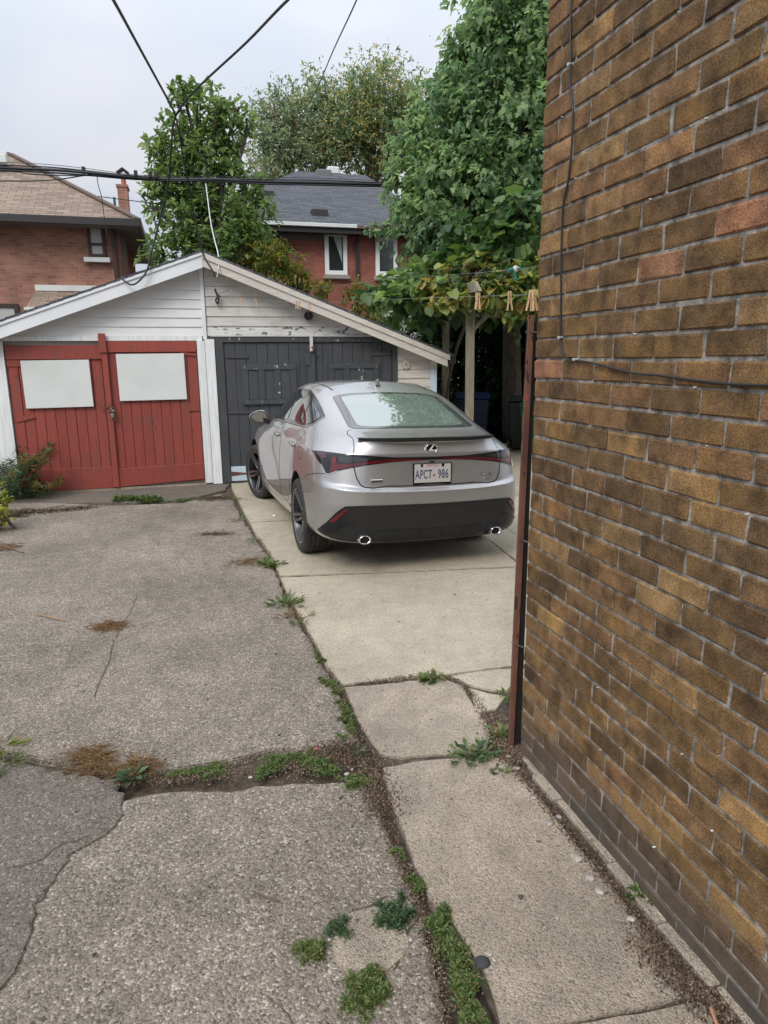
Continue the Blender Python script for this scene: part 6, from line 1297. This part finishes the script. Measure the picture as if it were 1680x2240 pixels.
# boot lid as its own panel
lidp = [(0,-.97,.925),(-.30,-.96,.925),(-.655,-.93,.950),(-.642,-.93,.858),(-.628,-.95,.78),(-.60,-.97,.725),(-.57,-.985,.706),(-.50,-.985,.700),(-.38,-.99,.712),(-.28,-1.0,.708),(0,-1.0,.705)]
lid_full = lidp + [(-x, y, z) for x, y, z in lidp[::-1][1:-1]]
LIDg = ribbon('boot_gap', lid_full[1:-1], 'rear3', .009, GAP, off=.0015, closed=False)
lid = decal('boot_lid', [(x*.988, y, z + (.004 if z < .8 else -.004)) for x, y, z in lid_full], 'rear3', PAINT, off=.0022, th=.004, mx=.022)
ribbon('boot_gap', [(-.655,-.93,.952),(-.630,-.88,1.0),(-.606,-.80,1.05),(-.60,-.78,1.062)], 'rear3', .006, GAP); ribbon('boot_gap', [(.655,-.93,.952),(.630,-.88,1.0),(.606,-.80,1.05),(.60,-.78,1.062)], 'rear3', .006, GAP)
for sd_ in (-1, 1): ribbon('boot_gap', [(sd_*.605,-.78),(sd_*.615,-.66),(sd_*.60,-.585),(sd_*.565,-.565)], 'top', .006, GAP)
# lamps: blades that meet in the middle as one light bar
for sd_ in (-1, 1):
    out_ = [(.905,-.53,.945),(.878,-.68,.956),(.80,-.80,.957),(.66,-.92,.952),(.50,-.96,.942),(.30,-.97,.930),(0,-.97,.927),(0,-.97,.905),(.20,-.97,.903),(.36,-.97,.893),(.55,-.95,.872),(.66,-.92,.852),(.76,-.87,.826),(.832,-.83,.795),(.845,-.80,.797),(.868,-.75,.85)]
    lamp = decal('tail_lamp', [(sd_ * x, y, z) for x, y, z in out_], 'rear3', BLK, off=.006, th=.010, mx=.025)
    redp = [(.800,-.83,.930),(.775,-.85,.925),(.765,-.86,.880),(.70,-.90,.880),(.55,-.95,.898),(.36,-.97,.915),(.10,-.97,.918),(.10,-.97,.910),(.34,-.97,.900),(.55,-.95,.880),(.68,-.92,.858),(.78,-.87,.830),(.825,-.84,.806)]
    decal('red_blade', [(sd_ * x, y, z) for x, y, z in redp], 'rear3', REDL, off=.010, th=.004, parent=lamp, mx=.02)
    decal('clear_lens', [(sd_ * x, y, z) for x, y, z in ((.755,-.87,.935),(.64,-.93,.937),(.50,-.96,.926),(.56,-.95,.905),(.70,-.90,.888),(.752,-.87,.890))], 'rear3', CLRL, off=.0095, th=.003, parent=lamp, mx=.02)
    decal('side_lens', [(sd_ * x, y, z) for x, y, z in ((.888,-.64,.940),(.85,-.76,.945),(.838,-.79,.915),(.862,-.73,.905))], 'rear3', DKR, off=.0095, th=.003, parent=lamp, mx=.02)
    ribbon('lamp_edge', [(sd_ * x, y, z) for x, y, z in out_[-4:] + [(.905,-.53,.945)]], 'rear3', .006, CHR, off=.007, parent=lamp)
    ribbon('lamp_split', [(sd_*.652,-.925,.955),(sd_*.646,-.925,.853)], 'rear3', .004, GAP, off=.0145, parent=lamp)
    # bumper shut line from the lamp to the wheel arch
    ribbon('bumper_gap', [(sd_*.840,-.81,.797),(sd_*.88,-.68,.785),(sd_*.915,-.45,.745),(sd_*.925,-.355,.71)], 'rear3', .005, GAP)
# spoiler lip: body coloured blade with a black underside
bm = bmesh.new(); rows = []
for i in range(25):
    t = i / 24 * 2 - 1; x = .585 * t; y = -.972 + .105 * abs(t) ** 3.2; z = 1.070 - .004 * abs(t) ** 2
    kick = .006 if abs(abs(t) - .55) < .2 else 0
    rows.append([bm.verts.new((x, y + .075, z + .010)), bm.verts.new((x, y + .02, z + .014 )), bm.verts.new((x, y - .012, z + .012)), bm.verts.new((x, y - .014, z + .007)), bm.verts.new((x, y - .006, z - .021 + .012 * abs(t) ** 4)), bm.verts.new((x, y + .05, z - .02))])
for a, b in zip(rows[:-1], rows[1:]):
    for k in range(5):
        f = bm.faces.new((a[k], a[k+1], b[k+1], b[k])); f.material_index = 1 if k in (2, 3) else 0
bmesh.ops.recalc_face_normals(bm, faces=bm.faces); sp_ = finish(bm, 'boot_spoiler', [PAINT, GAP], None, True, True, 30)

def txt(s, size, ctr, mat, name, parent, ext=.0015, bold=0, kern=1.0, sx=1.0, yoff=0, upv=None):
    """lettering lying on the back of the car (car frame), facing rearwards"""
    cu = bpy.data.curves.new(name, 'FONT'); cu.body = s; cu.size = size; cu.extrude = ext; cu.align_x = 'CENTER'; cu.align_y = 'CENTER'; cu.offset = bold; cu.space_character = kern
    ob = bpy.data.objects.new(name, cu); COL.objects.link(ob); bpy.context.view_layer.update(); me = bpy.data.meshes.new_from_object(ob.evaluated_get(bpy.context.evaluated_depsgraph_get())); bpy.data.objects.remove(ob)
    bm = bmesh.new(); bm.from_mesh(me); tl = upv if upv is not None else 0
    for v in bm.verts: x, y, z = v.co; v.co = Vector((ctr[0] + x * sx, ctr[1] - z + math.sin(tl) * y, ctr[2] + y * math.cos(tl)))
    return finish(bm, name, mat, parent, False)
def skin_y(x, z): l, n = hit('rear', az(x, -1), z); 
def rear_at(x, z):
    loc, n, i, _ = BV.ray_cast(Vector((x, -3, z)), Vector((0, 1, 0))); return loc, interp_n(i, loc)
# emblem
loc, nn = rear_at(0, .995); tl = .30
bm = bmesh.new(); n = 40; rows = []
def disc(bm, pts, y0, y1):
    a = [bm.verts.new((p[0], y0, p[1])) for p in pts]; b = [bm.verts.new((p[0], y1, p[1])) for p in pts]; bm.faces.new(a); bm.faces.new(b[::-1])
    for i in range(len(pts)): bm.faces.new((a[i], a[(i+1) % len(pts)], b[(i+1) % len(pts)], b[i]))
el = lambda rx, rz, n=40: [(rx * math.cos(t), .992 + rz * math.sin(t)) for t in np.linspace(0, 2*math.pi, n, endpoint=False)]
ye = loc.y - .012
emb = MB()
bm = bmesh.new(); disc(bm, el(.050, .038), ye + .014, ye + .002); bmesh.ops.recalc_face_normals(bm, faces=bm.faces); eb = finish(bm, 'emblem', BLK, None, False)
bm = bmesh.new(); rows = []
for (r_, y_) in ((1.0, ye + .004), (1.06, ye - .004), (.94, ye - .005), (.86, ye + .002)): rows.append([bm.verts.new((.050 * r_ * math.cos(t), y_, .992 + .038 * r_ * math.sin(t))) for t in np.linspace(0, 2*math.pi, 40, endpoint=False)])
for a, b in zip(rows[:-1], rows[1:]):
    for j in range(40): bm.faces.new((a[j], a[(j+1) % 40], b[(j+1) % 40], b[j]))
finish(bm, 'emblem_ring', CHR, eb, True)
Lsh = [(.012,.026),(.022,.026),(-.006,-.010),(.036,-.014),(.030,-.021),(-.026,-.019),(-.020,-.012)]
bm = bmesh.new(); disc(bm, [(x, .994 + z) for x, z in Lsh], ye + .001, ye - .006); bmesh.ops.recalc_face_normals(bm, faces=bm.faces); finish(bm, 'emblem_stroke', M_('emblem_silver', (.72, .72, .74), .35), eb, False)
# number plate
py = rear_at(0, .80)[0].y - .012; px_, pz_, tilt = 0.0, .795, 0
def pbox(x0, x1, z0, z1, y0, y1, name, mat, par, bev=.002):
    bm = bmesh.new(); bmesh.ops.create_cube(bm, size=1)
    for v in bm.verts: v.co = Vector(((x0 + x1) / 2 + v.co.x * (x1 - x0), (y0 + y1) / 2 + v.co.y * (y1 - y0), (z0 + z1) / 2 + v.co.z * (z1 - z0)))
    if bev: bmesh.ops.bevel(bm, geom=bm.edges[:], offset=bev, segments=1, affect='EDGES')
    return finish(bm, name, mat, par, False)
pl_w = M_('plate_white', (.50, .48, .47), .45)
plate = pbox(-.168, .168, .706, .882, py - .003, py + .012, 'number_plate', BLK, None)
pbox(-.156, .156, .728, .873, py - .007, py - .002, 'plate_sheet', pl_w, plate, 0)
ink = M_('plate_ink', (.06, .065, .13), .5); redk = M_('plate_red', (.38, .05, .08), .5)
txt('APCT', .098, (-.0785, py - .0075, .790), ink, 'plate_lettering', plate, .001, .0012, 1.08, .56); txt('986', .098, (.0905, py - .0075, .790), ink, 'plate_lettering', plate, .001, .0012, 1.08, .60)
txt('ONTARIO', .024, (0, py - .0075, .862), redk, 'plate_lettering', plate, .001, 0, 1.15, .9); txt('LEXUS', .018, (-.05, py - .005, .717), CHR, 'frame_lettering', plate, .001, .0004, 1.1, 1.0); txt('DOWNTOWN', .014, (.055, py - .005, .717), pl_w, 'frame_lettering', plate, .001) if False else None
bm = bmesh.new(); disc(bm, [(.011 + .0 + x * .011, .786 + z * .011) for x, z in ((-.9,-.8),(.9,-.8),(1.0,.2),(.55,-.05),(.35,.75),(0,1.1),(-.35,.75),(-.55,-.05),(-1.0,.2))], py - .0072, py - .0085); bmesh.ops.recalc_face_normals(bm, faces=bm.faces); finish(bm, 'crown_mark', redk, plate, False)
pbox(-.105, -.085, .852, .877, py - .011, py - .003, 'plate_clip', BLK, plate); pbox(.075, .098, .852, .877, py - .011, py - .003, 'plate_clip', BLK, plate)
for x_ in (-.13, .13): pass
l_, n_ = rear_at(.475, .77); txt('IS 300', .040, (.475, l_.y - .005, .772), CHR, 'model_lettering', lid, .002, .0007, 1.12, 1.05); l_, n_ = rear_at(.49, .735); txt('AWD', .024, (.49, l_.y - .005, .735), CHR, 'model_lettering', lid, .002, .0004, 1.2, 1.05)
l_, n_ = rear_at(-.455, .752); pbox(-.515, -.415, .741, .765, l_.y - .008, l_.y + .004, 'sport_badge', CHR, lid, .002); pbox(-.508, -.422, .745, .761, l_.y - .0095, l_.y - .006, 'badge_face', ALLOY, lid, .001)
# camera pod / lamp over plate
pbox(-.02, .02, .885, .897, rear_at(0, .89)[0].y - .012, rear_at(0, .89)[0].y + .01, 'reversing_camera', BLK, lid)

# ---- glass
rg = [(-.535,-.545),(-.40,-.572),(0,-.585),(.40,-.572),(.535,-.545),(.56,-.50),(.52,.20),(.50,.25),(.36,.280),(0,.29),(-.36,.280),(-.50,.25),(-.52,.20),(-.56,-.50)]
scr = decal('rear_window', rg, 'top', FRIT, off=.002, th=.006, mx=.04)
rin = [(-.455,-.50),(-.36,-.525),(0,-.535),(.36,-.525),(.455,-.50),(.482,-.46),(.455,.16),(.435,.20),(.32,.222),(0,.23),(-.32,.222),(-.435,.20),(-.455,.16),(-.482,-.46)]
decal('window_pane', rin, 'top', RGL, off=.0032, th=.0018, parent=scr, mx=.04)
ribbon('screen_seal', rg, 'top', .007, GAP, off=.001, closed=True)
ws = [(-.60,2.22),(-.45,2.33),(0,2.44),(.45,2.33),(.60,2.22),(.52,1.72),(.42,1.72),(0,1.79),(-.42,1.72),(-.52,1.72)]
decal('windscreen', ws, 'top', GLS, off=.003, th=.006, mx=.06)
for sd_ in (-1, 1):
    dlo = [(2.02,1.030),(1.92,1.10),(1.72,1.21),(1.50,1.305),(1.25,1.368),(.95,1.388),(.70,1.382),(.48,1.350),(.28,1.305),(.08,1.250),(-.09,1.195),(-.10,1.180),(-.02,1.125),(.10,1.095),(.30,1.085),(1.0,1.066),(1.6,1.046)]
    fr = decal('window_surround', dlo, 'side', BLK, off=.003, th=.006, side=sd_, mx=.035)
    decal('side_window', [(1.90,1.060),(1.70,1.185),(1.48,1.280),(1.22,1.343),(1.02,1.360),(1.00,1.088),(1.5,1.072)], 'side', GLS, off=.0062, th=.002, side=sd_, parent=fr, mx=.04)
    decal('side_window', [(.95,1.362),(.72,1.358),(.52,1.330),(.40,1.302),(.34,1.105),(.93,1.089)], 'side', GLS, off=.0062, th=.002, side=sd_, parent=fr, mx=.04)
    decal('quarter_window', [(.37,1.292),(.22,1.258),(.06,1.215),(-.06,1.180),(.00,1.130),(.12,1.108),(.31,1.106)], 'side', GLS, off=.0062, th=.002, side=sd_, parent=fr, mx=.03)
    ribbon('waist_moulding', [(2.02,1.025),(1.6,1.040),(1.0,1.060),(.30,1.079),(.08,1.090),(-.03,1.120),(-.115,1.182)], 'side', .010, CHR if False else ALLOY, off=.005, side=sd_)
    # doors
    fd = [(2.10,1.005),(2.17,.93),(2.20,.80),(2.19,.45),(2.12,.33),(1.02,.33),(1.00,.45),(1.02,.90),(1.02,1.052)]
    rd = [(.98,1.054),(.99,.88),(.985,.45),(.97,.33),(.62,.33),(.48,.42),(.385,.55),(.32,.70),(.20,.84),(.10,.93),(.04,1.02),(.02,1.078)]
    for dp in (fd, rd):
        ribbon('door_gap', dp + [dp[0]], 'side', .006, GAP, off=.001, side=sd_)
        d_ = decal('door', [(y * .994 + .006 * (sum(p[0] for p in dp) / len(dp)), z * .994 + .006 * .7) for y, z in dp], 'side', PAINT, off=.0018, th=.003, side=sd_, mx=.045)
        hy = 1.13 if dp is fd else .16
        l1, n1 = hit('side', hy + .10, .915, sd_); bm = bmesh.new(); rows = []
        for i in range(11):
            t = i / 10; yy = hy + .22 * t; zz = .918 + .006 * t; l1, n1 = hit('side', yy, zz, sd_); b_o = .034 * math.sin(math.pi * min(1, max(0, t))) ** .5 + .003
            rows.append([bm.verts.new(l1 + n1 * b_o + Vector((0, 0, .014))), bm.verts.new(l1 + n1 * (b_o + .006)), bm.verts.new(l1 + n1 * b_o - Vector((0, 0, .014))), bm.verts.new(l1 + n1 * (b_o - .012))])
        for a, b in zip(rows[:-1], rows[1:]):
            for k in range(4): bm.faces.new((a[k], a[(k+1) % 4], b[(k+1) % 4], b[k]))
        bmesh.ops.recalc_face_normals(bm, faces=bm.faces); finish(bm, 'handle', PAINT, d_, True)
        decal('handle_cup', [(hy + .13 + .06 * math.cos(t), .912 + .022 * math.sin(t)) for t in np.linspace(0, 2*math.pi, 12, endpoint=False)], 'side', GAP, off=.0025, th=.002, side=sd_, parent=d_, mx=.03)
    ribbon('sill_moulding', [(2.28,.30),(1.4,.285),(.50,.32)], 'side', .03, PAINT, off=.006, side=sd_)
ribbon('fuel_flap_gap', [(-.20,.935),(-.08,.935),(-.055,.915),(-.055,.86),(-.075,.84),(-.19,.84),(-.215,.86),(-.215,.915)], 'side', .004, GAP, side=-1, closed=True)
for sd_ in (-1, 1): ribbon('roof_moulding', [(sd_*.47,.42),(sd_*.50,.70),(sd_*.515,1.0),(sd_*.51,1.3),(sd_*.49,1.55)], 'top', .012, GAP, off=.002)
# fender badge
l1, n1 = hit('side', 2.33, .80, -1); bm = bmesh.new(); bmesh.ops.create_cube(bm, size=1)
for v in bm.verts: v.co = Vector((l1.x - .004 + v.co.x * .01, 2.33 + v.co.y * .06, .80 + v.co.z * .02))
finish(bm, 'fender_badge', CHR, None, False)
# mirrors
for sd_ in (-1, 1):
    bm = bmesh.new(); bmesh.ops.create_uvsphere(bm, u_segments=24, v_segments=14, radius=1)
    for v in bm.verts:
        x, y, z = v.co; y2 = max(y, -.35) * .085; taper = 1 - .25 * max(0, x); v.co = Vector((sd_ * (.945 + x * .105), 2.06 + y2 + .02 * x, 1.035 + z * .070 * (1.0 - .28 * x) + .012 * (1 - x) * .3))
    mr_ = finish(bm, 'wing_mirror', PAINT, None, True, True, 50)
    pts = []
    bm = bmesh.new(); rim = [(.945 + .099 * math.cos(t), 2.06 - .032 + .02 * math.cos(t), 1.037 + .066 * math.sin(t) * (1 - .28 * math.cos(t))) for t in np.linspace(0, 2*math.pi, 28, endpoint=False)]
    r0 = [bm.verts.new((sd_ * x, y - .004, z)) for x, y, z in rim]; r1 = [bm.verts.new((sd_ * (.945 + (x - .945) * .86), y - .006, 1.037 + (z - 1.037) * .84)) for x, y, z in rim]
    for j in range(28): bm.faces.new((r0[j], r0[(j+1) % 28], r1[(j+1) % 28], r1[j]))
    r2 = [bm.verts.new((sd_ * x, y + .02, z)) for x, y, z in rim]
    for j in range(28): bm.faces.new((r2[j], r2[(j+1) % 28], r0[(j+1) % 28], r0[j]))
    bmesh.ops.recalc_face_normals(bm, faces=bm.faces); finish(bm, 'mirror_frame', BLK, mr_, False)
    bm = bmesh.new(); f = bm.faces.new([bm.verts.new((sd_ * (.945 + (x - .945) * .87), y - .0055 + .0 * x, 1.037 + (z - 1.037) * .85)) for x, y, z in rim]); 
    if f.normal.y > 0: f.normal_flip()
    finish(bm, 'mirror_glass', M_('mirror_glass', (.82, .85, .80), .01, metal=1.0), mr_, False)
    bm = bmesh.new(); rows = []
    for (x, y, z, w_, h_) in ((.80, 2.02, .965, .07, .03), (.84, 2.04, .985, .06, .028), (.90, 2.06, 1.005, .05, .03)): rows.append([bm.verts.new((sd_ * x, y + a * w_, z + b * h_)) for a, b in ((-1,-1),(1,-1),(1,1),(-1,1))])
    for a, b in zip(rows[:-1], rows[1:]):
        for k in range(4): bm.faces.new((a[k], a[(k+1) % 4], b[(k+1) % 4], b[k]))
    bmesh.ops.recalc_face_normals(bm, faces=bm.faces); finish(bm, 'mirror_stalk', BLK, mr_, False)
# antenna fin
bm = bmesh.new(); prof = [(.62, 0), (.60, .012), (.545, .040), (.50, .060), (.485, .062), (.478, .03), (.475, 0)]
zb_ = hit('top', 0, .53)[0].z - .003
for s_ in (1, -1):
    c0 = [bm.verts.new((s_ * (.022 * (1 - h / .075) + .001), y, zb_ + h)) for y, h in prof]; cc_ = [bm.verts.new((0, y, zb_ + h)) for y, h in prof]
    for j in range(len(prof) - 1): bm.faces.new((c0[j], c0[j+1], cc_[j+1], cc_[j]) if s_ > 0 else (c0[j+1], c0[j], cc_[j], cc_[j+1]))
    bm.faces.new(c0)
bmesh.ops.remove_doubles(bm, verts=bm.verts, dist=1e-5); bmesh.ops.recalc_face_normals(bm, faces=bm.faces); finish(bm, 'roof_antenna', PAINT, None, False)

# ---- wheels
def wheel(sx_, yy, steer, lab):
    c = Vector((sx_ * .802, yy, .333)); Mt = Matrix.Rotation(steer, 3, 'Z'); e = bpy.data.objects.new('wheel', None); COL.objects.link(e); e.parent = car; wc = cw(c, False); e.location = wc - Vector(car.location); tag(e, lab)
    S3 = Matrix.Diagonal((SW, SL_, SH)).to_3x3(); Rz = Matrix.Rotation(CA, 3, 'Z')
    def out_(bm, name, mat, par, smooth=True, angle=None):
        for v in bm.verts:
            p = Mt @ Vector((v.co.x * sx_, v.co.y, v.co.z)); v.co = Rz @ (Matrix.Diagonal((SW, .93, SH)).to_3x3() @ p) + wc
        bmesh.ops.recalc_face_normals(bm, faces=bm.faces); me = bpy.data.meshes.new(name); bm.to_mesh(me); bm.free(); o = link(name, me, mat, par, smooth)
        if angle: me.set_sharp_from_angle(angle=R(angle))
        return o
    def lat(prof, n=64):
        bm = bmesh.new(); rows = [[bm.verts.new((h, r_ * math.cos(t), r_ * math.sin(t))) for t in np.linspace(0, 2*math.pi, n, endpoint=False)] for r_, h in prof]
        for a, b in zip(rows[:-1], rows[1:]):
            for j in range(n): bm.faces.new((a[j], a[(j+1) % n], b[(j+1) % n], b[j]))
        return bm
    bm = lat([(.238, .092), (.246, .108), (.262, .113), (.290, .116), (.312, .110), (.325, .098), (.333, .080), (.334, .062), (.327, .060), (.327, .052), (.3345, .050), (.3345, .022), (.327, .020), (.327, .012), (.3345, .010), (.3345, -.020), (.327, -.022), (.327, -.03), (.3345, -.032), (.333, -.085), (.322, -.105), (.29, -.115), (.24, -.10)], 72); out_(bm, 'tyre', RUB, e, True, 30)
    bm = lat([(.244, .100), (.248, .106), (.243, .110), (.236, .104), (.232, .085), (.222, .060), (.215, -.02), (.225, -.09), (.24, -.10)], 64); out_(bm, 'rim', DCHR, e, True, 40)
    bm = lat([(.248, .1062), (.2435, .1105), (.2365, .1048)], 64); out_(bm, 'rim_edge', ALLOY, e, True)
    bm = lat([(0, .070), (.03, .072), (.036, .066), (.055, .060), (.07, .05), (.07, .02)], 40); out_(bm, 'hub', DCHR, e, True, 40)
    bm = lat([(0, .0735), (.026, .0745), (.029, .070)], 30); out_(bm, 'hub_cap', BLK, e, True)
    bm = lat([(.04, .01), (.165, .01), (.165, -.01)], 48); out_(bm, 'brake_disc', ALLOY, e, True, 40)
    bm = lat([(0, .0), (.21, .0)], 30); out_(bm, 'backplate', GAP, e, False)
    for k in range(10):     # ten blades in five twisted pairs
        a0 = k * math.pi / 5 + (.10 if k % 2 else -.10); tw = .16 if k % 2 else -.05
        for (wi, wo, lift, mt, nm) in ((.030, .052, 0, DCHR, 'spoke'), (.008, .022, .0035, ALLOY, 'spoke_face')):
            bm = bmesh.new(); rows = []
            for i in range(7):
                t = i / 6; r_ = .05 + (.240 - .05) * t; a = a0 + tw * t; w_ = (wi + (wo - wi) * t) / 2; h = .064 + .034 * t ** 1.5 + lift; dth = .022
                d = Vector((0, math.cos(a), math.sin(a))); s = Vector((0, -math.sin(a), math.cos(a)))
                rows.append([bm.verts.new(d * r_ + s * w_ + Vector((h - (.006 if not lift else 0), 0, 0))), bm.verts.new(d * r_ + Vector((h + .002, 0, 0))), bm.verts.new(d * r_ - s * w_ + Vector((h - (.006 if not lift else .001), 0, 0))), bm.verts.new(d * r_ - s * w_ * .8 + Vector((h - dth, 0, 0))), bm.verts.new(d * r_ + s * w_ * .8 + Vector((h - dth, 0, 0)))])
            for a_, b_ in zip(rows[:-1], rows[1:]):
                for q in range(5): bm.faces.new((a_[q], a_[(q+1) % 5], b_[(q+1) % 5], b_[q]))
            bm.faces.new(rows[0]); bm.faces.new(rows[-1][::-1]); out_(bm, nm, mt, e, False)
    return e
wheel(-1, 0, 0, 'rear left wheel'); wheel(1, 0, 0, 'rear right wheel'); wheel(-1, 2.8, R(15), 'front left wheel turned outwards'); wheel(1, 2.8, R(15), 'front right wheel')
FB.free()
